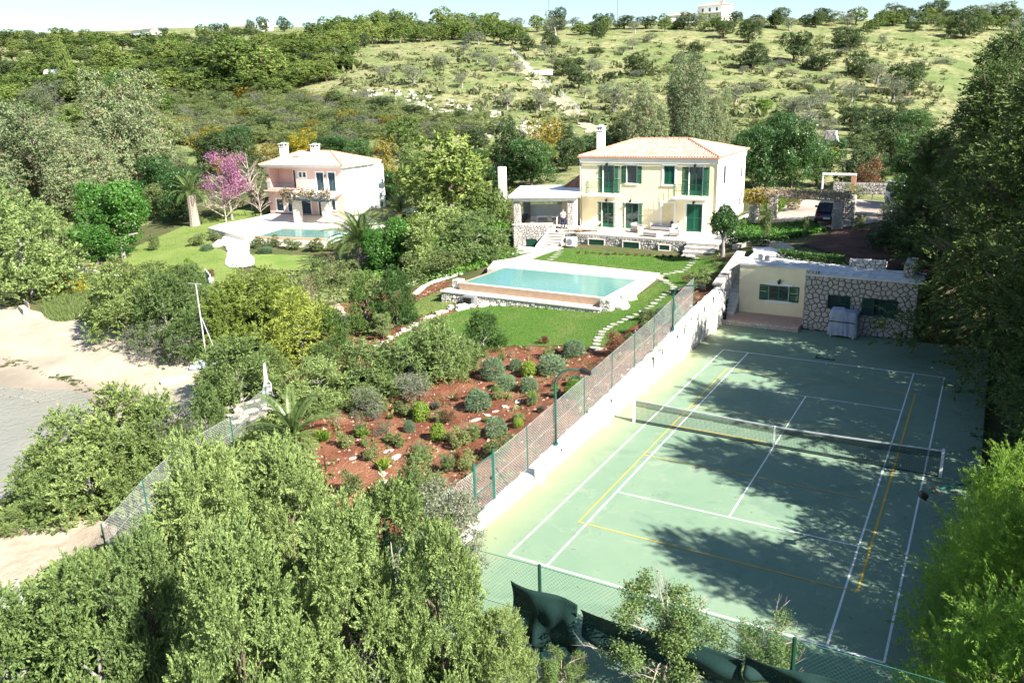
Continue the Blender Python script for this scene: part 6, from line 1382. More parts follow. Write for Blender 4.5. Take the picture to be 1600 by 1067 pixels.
# filler rows of the belt, between the named trees
for x, y in scatter([(-30,150),(230,140),(300,200),(420,228),(520,245),(620,255),(620,300),(420,250),(330,300),(240,320),(120,300),(-30,330)], 46, 30, 31):
    k = r.choice(['pine','citrus','eucalyptus','shrub','shrub_grey','oak','eucalyptus']) if x < 300 else r.choice(['citrus','oak','shrub','shrub_yellow'])
    P_(k, x, y+22, y-r.uniform(14,40), r.uniform(50,85), {'pine':'pine','citrus':'dark evergreen','eucalyptus':'grey eucalyptus','shrub':'green shrub','shrub_grey':'grey shrub','oak':'dark round tree','shrub_yellow':'yellowish bush'}[k]+(' in the dense belt at the left of the palm' if x < 300 else ' in the tree belt behind the pink house'), group='belt trees '+k+(' left' if x < 300 else ' behind the pink house'), cat='tree', name='belt_tree')
for x, y in scatter([(640,225),(800,215),(900,215),(1180,200),(1300,185),(1440,180),(1440,300),(1340,260),(1200,260),(900,262),(760,280),(640,262)], 40, 30, 33):
    k = r.choice(['citrus','oak','shrub','pine','shrub_grey']) if x > 1100 else r.choice(['citrus','pine','shrub','oak'])
    P_(k, x, y+18, y-r.uniform(10,30), r.uniform(46,76), {'pine':'pine','citrus':'dark evergreen','shrub':'green shrub','shrub_grey':'grey shrub','oak':'dark round tree'}[k]+(' in the wood behind the drive' if x > 1100 else ' in the tree belt behind the yellow house'), group='belt trees '+k+(' behind the drive' if x > 1100 else ' behind the yellow house'), cat='tree', name='belt_tree')
# ------------------------------------------------------------------ left shore
P_('juniper_far', 50, 462, 300, 165, 'large dark shore pine with grey dead branches at the left edge', name='shore_pine', cat='tree'); P_('juniper_far', 0, 430, 270, 130, 'dense shore pine cut by the left picture edge', name='shore_pine'); P_('juniper_far', 92, 425, 325, 78, 'right part tree of the shore pine group by the white wall', name='shore_pine')
P_('shrub_grey', 30, 440, 360, 70, 'grey twiggy bush under the shore pines', cat='shrub')
for x, yb, yt, w, lb in ((172,510,432,56,'rounded shore bush beside the grassy bank'),(205,522,408,110,'biggest rounded shore bush above the beach'),(265,530,425,95,'shore bush with grey twigs behind the biggest one'),(310,500,415,70,'dark shrub below the white gate'),(240,440,408,70,'low shrub row along the lawn edge, left'),(290,448,412,60,'low shrub row along the lawn edge, right'),(340,500,448,60,'shrub beside the pale gate panels'),(300,560,490,80,'leafy shrub at the foot of the tall thin pole')):
    P_('juniper_mid', x, yb, yt, w, lb, cat='shrub')
for x, yb, yt, w, lb in ((245,560,500,70,'silvery shrub on the sand edge'),(280,570,510,60,'silvery shrub nearest to the thin pole'),(215,545,500,50,'grey tuft at the left of the silvery shrubs'),(330,545,470,50,'grey shrub behind the thin pole')): P_('shrub_grey', x, yb, yt, w, lb, cat='shrub')
for i, x in enumerate(range(130, 208, 11)): P_('smallred' if i % 2 else 'hedge' if 0 else 'smalldry', x+6, 424+i*1.5, 405+i*1.2, 20, 'brown clipped hedge plant along the lawn by the shore', group='hedge plants along the lawn edge', cat='hedge plant', name='hedge_plant')
for x, yb, yt, w, lb in ((298,432,402,22,'upright light green bush on the lower lawn edge'),(330,436,418,20,'small reddish bush beside the light green one')): P_('limeball' if x < 310 else 'smallred', x, yb, yt, w, lb, cat='shrub')
# big shrubs on the spit in front of the beach
spit = [(85,790,690,110,'juniper_mid','leftmost dense shrub above the grey water'),(130,770,640,130,'juniper_mid','dense shrub with long green shoots over the water'),(200,760,610,150,'juniper_mid','tallest dense shrub of the headland'),(260,745,620,110,'juniper_mid','dense shrub in the middle of the headland'),(150,800,690,120,'juniper_far','light green shrub in front of the headland'),(300,730,615,90,'shrub_grey','grey shrub at the landward end of the headland'),(215,775,670,100,'juniper_mid','shrub against the shore fence'),(95,815,735,100,'juniper_mid','low shrub at the near foot of the headland'),(30,830,790,60,'juniper_mid','shrub between the water and the pale path'),(330,700,600,60,'juniper_mid','shrub beside the broken slab')]
for x, yb, yt, w, k, lb in spit: P_(k, x, yb, yt, w, lb, cat='shrub')
# ------------------------------------------------------------------ middle garden
mid = [('juniper_far',405,530,415,125,'yellow green wild shrub above the thin pole'),('juniper_far',360,545,440,90,'yellow green shrub behind the pole'),('juniper_far',445,520,425,80,'light green shrub at the right of the big yellow green one'),('juniper_mid',475,570,458,115,'dense dark green shrub below the yellow green one'),('juniper_mid',520,560,480,60,'dark shrub right beside the dense one'),
 ('juniper_mid',380,640,530,120,'shrub above the broken slab'),('juniper_mid',350,610,540,80,'left shrub by the blue and white boats bag'),('juniper_mid',425,600,540,60,'shrub behind the white cloth'),
 ('juniper_mid',575,512,426,62,'dark tree with trunk over red soil, left of the pair'),('juniper_mid',622,508,420,66,'dark tree with trunk over red soil, right of the pair'),
 ('smalldry',485,475,425,50,'brown twiggy bush beside the pale path'),('shrub',500,460,400,60,'shrub below the small pool'),('smalldry',520,440,395,44,'purplish bare bush at the end of the small lawn'),
 ('broad',625,420,340,80,'bright leafy tree right of the big palm'),('broad',590,425,355,60,'bright leafy shrub behind the big palm'),('juniper_far',690,420,322,110,'olive green spreading tree in the middle garden, left'),('juniper_far',745,412,328,110,'olive green spreading tree in the middle garden, right'),('juniper_far',655,400,335,60,'yellow green tree between the leafy and the spreading ones'),('shrub',700,430,385,80,'low bright green bush under the spreading trees'),('shrub_grey',560,330+50,338,60,'brownish shrub behind the big palm'),('shrub',655,440,395,60,'dark low bush under the leafy tree'),('shrub',540,450,405,60,'dark green bush below the big palm'),
 ('juniper_far',500,640,555,110,'light green small tree with a pale trunk over red soil'),('juniper_far',575,610,530,110,'wide light green tree in the row below the lawn, left'),('juniper_far',640,600,520,110,'wide light green tree in the row below the lawn, middle'),('juniper_far',690,590,495,90,'light green tree in the row below the lawn, right'),('juniper_mid',755,545,487,66,'dark bristly bush at the edge of the lawn'),('juniper_far',715,575,520,80,'soft green shrub below the bristly bush'),('openshrub',655,555,500,60,'loose shrub at the left end of the lawn'),
 ('shrub_grey',577,655,598,62,'dense rounded grey green bush on red soil'),('shrub_grey',652,628,575,66,'rounded grey bush right of the densest one'),('openshrub',600,530,480,50,'loose shrub in the red bed between the lawns')]
MAT_Y = leafmat('leaf_yellow_green', (.08,.12,.02), (.24,.30,.06), transl=.3); MAT_D = leafmat('leaf_deep_green', (.025,.06,.018), (.12,.20,.05), transl=.3)
for i, (k, x, yb, yt, w, lb) in enumerate(mid):
    t = P_(k, x, yb, yt, w, lb, cat='tree' if 'tree' in lb else 'shrub')
    if k.startswith('juniper') and ('yellow' in lb or 'dark' in lb):
        sl_ = t.children[0].material_slots[0]; sl_.link = 'OBJECT'; sl_.material = MAT_Y if 'yellow' in lb else MAT_D
beds = [('rosemary',896,556,529,42),('rosemary',862,583,552,52),('rosemary',771,592,555,46),('limeball',826,588,563,32),('rosemary',791,609,583,38),('rosemary',827,612,587,34),('rosemary',748,640,607,48),('limeball',897,622,593,36),('rosemary',900,603,585,28),('limeball',832,629,610,20),('rosemary',775,682,648,40),('smallgreen',778,712,676,56),('smallgreen',720,700,662,44),('smallred',965,553,513,56),('smallgreen',985,545,515,46),('smallgreen',1015,523,492,44),('rosemary',1046,503,472,52),('smallgreen',1012,500,478,34),
 ('smallgreen',1095,455,420,66),('smallred',1075,445,425,30),('smallgreen',1130,432,408,44),('limeball',684,688,660,30),('limeball',659,657,628,34),('smallgreen',622,645,625,28),('smallgreen',581,720,690,34),('greentuft',568,684,668,26),('smallred',640,630,608,30),('smallgreen',550,775,730,52),('shrub_grey',596,680,655,34),('smallred',700,660,635,34),('openshrub',740,690,660,40),('openshrub',720,575,548,44),('smallred',850,540,522,24),('smallgreen',700,690,672,24),('smallred',720,545,530,40),('greytuft',930,585,570,14),('greytuft',845,645,630,14),('smallgreen',868,552,540,16),('smallgreen',810,660,640,26),('limeball',810,668,652,20),('smallgreen',785,565,548,20),('openshrub',905,640,615,22),('smallred',865,605,590,22),
 ('smallgreen',540,700,672,36),('greentuft',600,735,712,26),('smallgreen',620,700,676,34),('openshrub',660,720,690,46),('smallgreen',730,735,700,40),('openshrub',700,740,705,44),('smalldry',530,665,640,26),('greentuft',505,690,670,30),('openshrub',480,720,680,50),('smalldry',640,800,770,40),('openshrub',590,810,770,50),('rosemary',640,675,655,22),('greytuft',745,540,528,22),('greytuft',680,640,625,22),('tuft',610,655,645,16),('tuft',760,660,648,14),('tuft',575,650,640,18),('smalldry',800,560,545,22),('smalldry',830,548,536,22)]
nice = {'rosemary':('rosemary bush','grey green domed rosemary bush'),'limeball':('shrub','bright lime green ball shaped shrub'),'smallgreen':('shrub','leafy green young shrub'),'smallred':('shrub','reddish brown young shrub'),'greentuft':('plant','spiky bright green plant'),'shrub_grey':('shrub','grey leaved rounded shrub'),'openshrub':('shrub','thin open twiggy shrub'),'greytuft':('plant','small silvery tuft'),'tuft':('plant','small grassy tuft'),'smalldry':('shrub','dry brown twiggy shrub')}
def spot(x, y):
    if y < 470: return 'at the top end of the court wall'
    if x > 940: return 'between the stepping stones and the court fence'
    if y < 560: return 'along the lower edge of the lawn'
    if x > 840: return 'near the green court lamp'
    if x > 740: return 'beside the stepping stones in the red bed' if y < 650 else 'against the court fence'
    if y < 660: return 'in the upper part of the red soil bed'
    if y < 720: return 'in the middle of the red soil bed'
    return 'in the lower part of the red soil bed near the gate'
for k, x, yb, yt, w in beds:
    c_, a_ = nice[k]; lb = '%s %s' % (a_, spot(x, yb)); P_(k, x, yb, yt, w, lb, cat=c_, group=lb.replace('shrub ','shrubs ').replace('bush ','bushes '))
# foot of the terrace wall and pool wall: little plants
for i, x in enumerate(range(905, 1075, 11)): P_(r.choice(['tuft','smallgreen','greytuft','smallred']), x, 397+(x-905)*.05+r.uniform(-1,1), 391+(x-905)*.04, r.uniform(8,13), 'small plant in the narrow bed below the terrace wall', group='plants in the bed below the terrace', cat='plant', name='bed_plant')
for i, x in enumerate(range(770, 950, 14)): P_(r.choice(['tuft','greentuft','greytuft']), x, 480+(x-770)*.055, 475+(x-770)*.05, r.uniform(6,10), 'small tuft at the foot of the pool wall', group='tufts at the foot of the pool wall', cat='plant', name='bed_plant')
for x, yb, yt, w, lb in ((310,385,362,36,'leafy plants left of the white path'),(338,376,360,30,'dark leaved plant under the terrace corner wall'),(325,392,380,24,'silver cushion plant beside the white rocks'),(405,388,365,30,'leafy shrub right of the white path'),(430,388,367,34,'green shrub below the small pool gutter, left'),(458,390,370,36,'green shrub below the small pool gutter, middle'),(490,394,372,40,'grey shrub below the small pool gutter, right'),(415,395,385,30,'silver cushion plants at the lawn corner')):
    P_('rosemary' if 'silver' in lb else 'smallgreen', x, yb, yt, w, lb, cat='shrub')
boulder(tuple(gnd(344,384)+[0,0,.1]), (.9,.4,.45), 61, 'long white rock left of the white path', 'whitewash')
for i, x in enumerate((500,515,530,545)): P_('smallgreen', x, 392, 376, 22, 'small shrub in the row right below the small pool', group='row of small shrubs below the small pool', cat='shrub')
# little standard tree by the terrace steps
ft = P_('standard', 1129, 402, 322, 52, 'small round crowned tree with a thick grey trunk at the terrace steps', name='garden_tree')
# ------------------------------------------------------------------ upper right garden
def hedge(name, pts, w, h, label, mat='hedge', dens=260):
    rn = np.random.RandomState(len(label)); V = []; T = []
    for a, b in zip(pts[:-1], pts[1:]):
        a, b = np.array(a), np.array(b); L = np.linalg.norm(b[:2]-a[:2]); n = int(L*dens*(w+2*h)); t = rn.rand(n)[:, None]; d = (b-a)/L; nn = np.array([-d[1], d[0], 0])
        side = rn.rand(n); top = side < w/(w+2*h); s = np.where(top, rn.uniform(-w/2, w/2, n), np.where(rn.rand(n) < .5, -w/2, w/2)); z = np.where(top, h, rn.rand(n)*h)
        c = a+(b-a)*t+nn*s[:, None]+np.stack([0*z, 0*z, z], 1)+rn.randn(n, 3)*.035; u = rn.randn(n, 3)*.05; v = rn.randn(n, 3)*.03
        V.append(np.stack([c-u, c+v, c+u, c-v], 1).reshape(-1, 3)); T.append(np.repeat(rn.rand(n)*.8, 4))
    V = np.concatenate(V); o0 = V.mean(0); o = bpy.data.objects.new(name, mesh_np(name, V, np.arange(len(V)).reshape(-1, 4), LM[mat], False, np.concatenate(T))); link(o)
    tag(o, label, 'hedge'); return o
H_ = lambda p, z: (p[0], p[1], z)
hedge('hedge', [H_(at(1217,402,3.4),3.35), H_(at(1265,408,3.4),3.3), H_(at(1318,412,3.4),3.3)], .6, .55, 'clipped hedge behind the roof of the outbuilding')
hedge('hedge', [H_(at(1138,374,2.9),2.75), H_(at(1190,378,3.1),3.0), H_(at(1228,378,3.3),3.2)], .7, .5, 'dark clipped front hedge right of the yellow house')
hedge('hedge', [H_(at(1142,368,2.9),2.75), H_(at(1160,352,3.1),2.9), H_(at(1172,347,3.3),3.1)], .7, .6, 'clipped hedge along the house side path')
gc = [H_(at(x, y, 3.1), 3.1) for x, y in ((1150,368),(1200,370),(1240,372),(1290,366),(1270,352),(1170,350))]
V = []; rn = np.random.RandomState(8); PG = [(p[0], p[1]) for p in gc]; mn, mx_ = np.min(PG, 0), np.max(PG, 0)
while len(V) < 9000:
    p = mn+rn.rand(2)*(mx_-mn)
    if inside(p[0], p[1], PG): V.append((p[0], p[1], max(hf(*p), 2.9)+.05+rn.rand()*.28))
c = np.array(V); u = rn.randn(len(c), 3)*.07; v = rn.randn(len(c), 3)*.05
o = bpy.data.objects.new('ground_cover', mesh_np('ground_cover', np.stack([c-u, c+v, c+u, c-v], 1).reshape(-1, 3), np.arange(len(c)*4).reshape(-1, 4), LM['broad'], False, np.repeat(rn.rand(len(c))*.8, 4))); link(o); tag(o, 'glossy green ground cover between the hedge and the vine pergola', kind='stuff')
for x, yb, yt, w, z, k, lb in ((1197,372,318,26,3.1,'smallgreen','young tree with thin stem in front of the left pergola pillar'),(1258,378,330,16,3.2,'openshrub','slender sapling in the green ground cover'),(1210,330,300,40,3.4,'limeball','yellow green bush behind the left pergola pillar'),
     (1400,372,318,80,3.4,'olive','grey leaved shrub under the conifers'),(1420,440,375,70,1.5,'olive','silvery shrub hanging over the end of the outbuilding'),(1385,395,340,80,3.4,'oak','dark shrub at the end of the leaf covered bed'),(1340,362,330,40,3.4,'openshrub','twisted bare vine stem right of the stone pillar'),(1455,400,330,100,2.8,'olive','big silvery shrub below the conifers')):
    plant_z(k, x, yb, z, yt, w, lb, cat='shrub')
# ------------------------------------------------------------------ conifers along the east side of the court
con = [(6.3,23.2,11.5,8.4),(8.8,15.5,14.0,10.4),(10.8,8.5,14.3,9.4),(11.8,1.5,13.0,8.2),(12.4,-5.0,12.0,7.4),(12.2,-11.5,10.5,6.0),(14,26,15.5,10),(16,14,17,10),(18,4,14,9),(6.5,34,13.5,8.4),(2.9,29.5,7.5,5.0),(19,-7,11,8),(14,42,15,9)]
cl_ = ['smaller dark conifer standing behind the right end of the outbuilding','tall dark conifer overhanging the far right corner of the court','tallest dark conifer beside the far service line','tall dark conifer beside the net','tall dark conifer behind the light green tamarisks','dark conifer at the bottom right behind the tamarisk','broad dark conifer far back in the right hand wood','huge conifer with bright arching boughs at the top right','conifer at the right edge level with the net','conifer behind the drive and the silver van','low conifer over the leaf covered bed','conifer outside the picture edge shading the court','conifer far back at the right horizon']
brt = leafmat('leaf_conifer_bright', (.05,.10,.018), (.16,.24,.05), transl=.45)
for (x, y, h, w), lb in zip(con, cl_):
    t = put('conifer', (x, y, hf(x, y)-.1), w, h, lb)
    if 'bright' in lb or 'right edge' in lb or 'far back at' in lb:
        sl_ = t.children[0].material_slots[0]; sl_.link = 'OBJECT'; sl_.material = brt
tam = [(8.2,-7.4,4.9,4.2,'tamarisk with feathery bright foliage at the right end of the net'),(7.9,-11.0,4.6,4.4,'bright feathery tamarisk beside the near service line'),(8.1,-14.4,4.4,4.4,'bright tamarisk filling the bottom right corner'),(10.8,-14.8,6.5,4.0,'tall tamarisk with brown stems at the right edge'),(10.8,-9.5,5.5,4.2,'tamarisk in front of the dark conifer at the right edge'),(5.3,-18.2,2.7,3.2,'low tamarisk shoots at the bottom edge beside the fence')]
for x, y, h, w, lb in tam: put('tamarisk', (x, y, -.1), w, h, lb)
for x, y, h, w, lb in ((9.0,3.0,2.6,2.6,'dark underbrush beside the court at the net'),(9.2,9.2,3.2,3.0,'dark underbrush beside the far court corner'),(8.9,14.6,4.4,3.6,'leafy shrub against the right end of the stone wall'),(9.2,-3.0,2.4,2.6,'dark underbrush behind the tamarisk')): put('citrus', (x, y, 0), w, h, lb, cat='shrub', name='underbrush')
# ------------------------------------------------------------------ junipers in the foreground
fg = [(352,1000,664,235,'J','big light green juniper at the lower left of the garden'),(470,960,672,210,'J','pointed light green juniper left of the red soil'),(262,1100,810,180,'J','light green juniper above the bottom left corner'),(560,1110,770,260,'J','juniper in the bottom centre with long feathery branches'),(400,1180,800,280,'J','juniper cut by the bottom edge, left of centre'),(700,1120,800,210,'J','bright green juniper beside the near court fence'),
      (170,1130,880,170,'M','darker juniper in the bottom left corner'),(30,1140,930,210,'M','dark shrub at the bottom left edge'),(620,960,755,150,'M','upright juniper over the red soil'),(790,1110,940,130,'J','low green juniper at the foot of the near fence'),(175,960,860,80,'F','light shrub behind the bottom left wire fence'),(285,940,830,100,'M','juniper by the shore fence'),(660,800,705,80,'F','bright young juniper beside the stepping stones'),(530,1000,830,150,'J','juniper between the two largest ones')]
for x, yb, yt, w, k, lb in fg: P_({'J':'juniper','M':'juniper_mid','F':'juniper_far'}[k], x, yb, yt, w, lb, name='juniper_tree')
P_('olive', 705, 880, 745, 120, 'silver leaved young olive beside the garden gate', name='olive_tree', var=0); P_('olive', 735, 915, 820, 80, 'second silver olive twig bush below the gate', var=1)
P_('shrub_grey', 545, 1130, 1000, 130, 'silvery shrub at the bottom edge', cat='shrub'); 
b0 = gnd(1020, 1085); 
put('openshrub', at(1035, 1085, -.1), 4.6, top_z(at(1035,1085,-.1), 895)+.1, 'open branched tree with bare twigs before the near court fence', name='small_tree')
put('openshrub', at(1180, 1100, -.1), 3.2, top_z(at(1180,1100,-.1), 955)+.1, 'leafy shrub in front of the second fence post', name='wild_shrub'); put('openshrub', at(880, 1090, -.2), 2.2, 1.4, 'small shrub below the dark wind screen', cat='shrub')

for k_, x_, yb_, yt_, w_, l_ in (('oak',1335,296,226,70,'dark round evergreen left of the rust leaved tree'),('citrus',1425,300,205,90,'tall dark evergreen right of the rust leaved tree'),('citrus',1300,262,214,56,'dark evergreen at the foot of the stone gate pillar'),('oak',1390,262,196,80,'wide dark evergreen above the rust leaved tree'),('citrus',1215,262,172,84,'dense evergreen rising highest above the vine pergola'),('shrub',1330,318,286,44,'green shrub right of the white garden arch'),('shrub_yellow',1240,330,302,36,'yellowish shrub at the back of the drive'),('citrus',1455,330,215,100,'dark evergreen filling the gap before the conifers')): plant(k_, x_, yb_, yt_, w_, l_, cat='tree' if 'tree' in l_ or 'evergreen' in l_ else 'shrub')
plant('pine', 768, 352, 284, 66, 'green tree in front of the white round post'); plant_z('citrus', 1405, 345, 3.4, 268, 60, 'dark shrub in front of the silver van', cat='shrub')
# low undergrowth over the bare ground between the trees: nobody could count it
def under(poly, n, seed, label, mat, hmax=.45, avoid=()):
    C = fill(poly, n, seed, avoid); rn = np.random.RandomState(seed); sz = rn.uniform(.12, hmax, n); k = 18; c = np.repeat(C, k, 0); s = np.repeat(sz, k)[:, None]; m_ = len(c)
    c = c+rn.randn(m_, 3)*s*[.9,.9,.35]+np.c_[np.zeros((m_, 2)), s*.6]; u = rn.randn(m_, 3)*s*.24; v = rn.randn(m_, 3)*s*.14
    o = bpy.data.objects.new('undergrowth', mesh_np('undergrowth', np.stack([c-u, c+v, c+u, c-v], 1).reshape(-1, 3), np.arange(m_*4).reshape(-1, 4), LM[mat], False, np.repeat(np.clip(np.repeat(rn.rand(n), k)*.8+.1*rn.randn(m_), 0, .79), 4))); link(o); tag(o, label, kind='stuff')
AV = [beach, bank, lawn, lawn2, lawn3, lawn4]
under(GP((130,440),(240,440),(345,448),(430,428),(560,430),(640,440),(560,470),(470,490),(430,560),(380,660),(300,740),(225,800),(60,815),(-20,830),(0,790),(150,720),(330,650),(350,600),(262,537),(200,516),(125,492)), 3600, 51, 'low green undergrowth between the shore shrubs', 'maquis', avoid=AV)
under(GP((60,900),(210,850),(380,690),(430,640),(560,860),(720,870),(760,960),(850,1080),(600,1300),(100,1200),(-60,1000)), 3200, 52, 'low green undergrowth below the foreground junipers', 'juniper_d', .35)
under(GP((-20,330),(120,345),(250,345),(330,300),(420,300),(620,300),(640,345),(800,345),(820,300),(780,270),(600,262),(300,262),(0,280)), 3400, 53, 'low green undergrowth of the tree belt behind the houses', 'maquis', .6, avoid=AV)
under(GP((560,430),(640,345),(800,350),(812,400),(700,440),(640,450)), 1200, 54, 'low green undergrowth under the spreading trees', 'broad', .5, avoid=AV)
for x, y in scatter([(350,470),(480,480),(560,470),(545,520),(440,560),(360,560)], 9, 34, 61): plant('juniper_mid', x, y+14, y-14, 46, 'green shrub between the thin pole and the red bed', group='shrubs between the pole and the red bed', cat='shrub')
for x, y in scatter([(480,560),(640,540),(700,560),(690,610),(560,640),(470,640)], 9, 34, 62): plant(r.choice(['juniper_far','juniper_mid','shrub']), x, y+14, y-22, 58, 'green shrub in the thick row below the lawn', group='shrubs in the row below the lawn', cat='shrub')
for x, y in scatter([(175,440),(330,450),(320,520),(210,500),(185,480)], 7, 34, 63): plant(r.choice(['juniper_mid','juniper_mid','shrub_grey']), x, y+18, y-18, 66, 'rounded shrub in the thicket above the beach', group='shrubs in the thicket above the beach', cat='shrub')
# foam at the waterline
mb = MB(); rr_ = random.Random(2)
for L_ in (((0,607),(30,606),(60,612),(88,626),(96,648)),((0,618),(30,620),(62,630))):
    for i in range(len(L_)-1):
        for k in range(20):
            t = k/20; p = at(L_[i][0]+(L_[i+1][0]-L_[i][0])*t+rr_.uniform(-2,2), L_[i][1]+(L_[i+1][1]-L_[i][1])*t+rr_.uniform(-1,1), SEA); s = rr_.uniform(.03,.13)
            mb.add([(p[0]+math.cos(a)*s*rr_.uniform(.6,1.6), p[1]+math.sin(a)*s*rr_.uniform(.3,.7), SEA+.02) for a in (0,1.2,2.4,3.6,4.9)], [(0,1,2,3,4)])
mb.build('sea_foam', M['flag'], kind='stuff', label='thin lines of foam at the waterline')

for x, y in scatter([(540,560),(700,555),(860,545),(930,570),(900,640),(760,700),(690,790),(600,800),(540,700),(520,640)], 34, 22, 71):
    k = r.choice(['smallgreen','smallgreen','openshrub','smallred','rosemary','smalldry','greytuft']); w_ = r.uniform(18,38); c_, a_ = nice[k]
    P_(k, x, y, y-w_*.7, w_, '%s %s' % (a_, spot(x, y)), cat=c_, group=('%s %s' % (a_, spot(x, y))).replace('shrub ','shrubs ').replace('bush ','bushes '))
# ------------------------------------------------------------------ stepping stones
def flag(parent, p, s, seed, mat, z=.10, a=None, asp=.62):
    r = random.Random(seed); n = 9; a0 = r.random()*6 if a is None else a; P = []
    for k in range(n):
        t = 6.283*k/n; q = s*(1+r.uniform(-.14,.14)); x, y = math.cos(t)*q, math.sin(t)*q*asp; P.append((p[0]+x*math.cos(a0)-y*math.sin(a0), p[1]+x*math.sin(a0)+y*math.cos(a0)))
    zz = p[2]+z; mb = MB(); g = (sum(q[0] for q in P)/n, sum(q[1] for q in P)/n)
    T = [((q[0]-g[0])*.93+g[0], (q[1]-g[1])*.93+g[1]) for q in P]
    mb.add([(*q, zz-.1) for q in P]+[(*q, zz+.015) for q in P]+[(*q, zz+.03) for q in T], [(k,(k+1)%n,n+(k+1)%n,n+k) for k in range(n)]+[(n+k,n+(k+1)%n,2*n+(k+1)%n,2*n+k) for k in range(n)]+[tuple(range(2*n,3*n))])
    return mb.build('stepping_stone', mat, parent)
def struct_empty(name, label): t = bpy.data.objects.new(name, None); link(t); t['kind'] = 'structure'; t['label'] = label; return t
sp1 = struct_empty('stepping_path', 'pale stepping stones winding over the green lawn')
Z8 = [(1425,112),(1422,125),(1412,137),(1405,150),(1395,162),(1378,173),(1345,181),(1315,187),(1285,193),(1250,200),(1248,213),(1275,225),(1290,237),(1310,247),(1325,258),(1325,270),(1305,283),(1285,297),(1265,310),(1248,324),(1230,340),(1212,355),(1195,367),(1170,382),(1135,397),(1110,410),(1085,421),(1058,435),(1030,446),(1005,458),(988,470),(968,484),(963,497),(955,512),(945,527),(938,545),(932,565)]
for i, (x, y) in enumerate(Z8):
    p = gnd(640+x/3.2, 370+y/3.2); flag(sp1, p, .33+.05*math.sin(i*2.3), i, M['flag'], .085, a=.15*math.sin(i), asp=.62)
sp2 = struct_empty('stepping_path', 'short row of pale stepping stones below the left end of the terrace')
for i, (x, y) in enumerate(((750,78),(742,88),(735,97),(722,107),(708,119))): flag(sp2, gnd(640+x/3.2, 370+y/3.2), .36, 50+i, M['flag'], .075, a=.2)
sp3 = struct_empty('stepping_path', 'irregular pale flagstones lying on the red soil')
for i, (x, y, s) in enumerate(((810,628,.5),(792,637,.55),(775,644,.35),(762,650,.42),(745,657,.55),(607,706,.5),(620,715,.6),(603,730,.5),(597,740,.55),(600,753,.5),(552,717,.4),(625,778,.45),(660,640,.3))): flag(sp3, gnd(x, y), s*.55, 80+i, M['flag'], .03, asp=.55)
# rock edging between the two lawns, and the curved kerb of the garden path
mb = MB(); rr_ = random.Random(3)
E_ = [(588,545),(610,532),(630,520),(650,510),(668,500),(690,491),(702,487)]
for i in range(len(E_)-1):
    for k in range(4):
        t = k/4; x = E_[i][0]+(E_[i+1][0]-E_[i][0])*t; y = E_[i][1]+(E_[i+1][1]-E_[i][1])*t; p = gnd(x, y+rr_.uniform(-1,1)); s = rr_.uniform(.09,.22)
        mb.prism([(p[0]+math.cos(a)*s*rr_.uniform(.8,1.2), p[1]+math.sin(a)*s*.6*rr_.uniform(.8,1.2)) for a in np.linspace(0, 5.4, 7)], p[2]-.05, [p[2]+.12+s*rr_.uniform(.3,.7) for _ in range(7)])
mb.build('rock_edging', M['stone_pale'], kind='stuff', label='row of white rocks edging the lawn left of the pool')
def ribbon(name, px, w, mat, label, lift=.12, h=.25):
    P = [gnd(*p) for p in px]; mb = MB(); n = len(P)
    for i in range(n):
        pass
    L = []; R_ = []
    for i in range(n):
        d = P[min(i+1, n-1)]-P[max(i-1, 0)]; d = d/np.hypot(d[0], d[1]); nn = np.array([-d[1], d[0]])*w/2; L.append((P[i][0]+nn[0], P[i][1]+nn[1], P[i][2]+lift)); R_.append((P[i][0]-nn[0], P[i][1]-nn[1], P[i][2]+lift))
    for i in range(n-1):
        a, b, c, d = R_[i], R_[i+1], L[i+1], L[i]; lo = lambda q: (q[0], q[1], q[2]-h)
        mb.add([a,b,c,d,lo(a),lo(b),lo(c),lo(d)], [(0,1,2,3),(4,5,1,0),(6,7,3,2)]+([(7,4,0,3)] if i == 0 else [])+([(5,6,2,1)] if i == n-2 else []))
    return mb.build(name, M[mat], kind='structure', label=label)
ribbon('garden_path', [(507,464),(520,470),(532,482),(545,495),(555,505)], 1.3, 'earth_pale', 'white path between the red bed and the middle trees', .06)
ribbon('path_kerb', [(648,462),(662,450),(680,441),(702,434),(722,428)], .5, 'paving', 'white kerb curving along the pale lawn to the pool')
ribbon('path_kerb', [(640,447),(655,440),(675,434),(700,430)], .8, 'paving', 'pale path above the strip of lawn')
ribbon('low_wall', [(100,419),(130,424),(160,430),(185,436),(200,436)], .45, 'whitewash', 'low white wall along the shore side of the lawn', .35, .6)
ribbon('curb_walk', [(1148,390),(1165,384),(1185,381),(1205,382),(1222,388),(1232,394)], 0.7, 'flag', 'pale walk curving behind the outbuilding', .30, .5)
ribbon('side_path', [(1150,368),(1157,352),(1166,343),(1176,338)], 1.2, 'paving', 'sunlit side path right of the yellow house', .15)

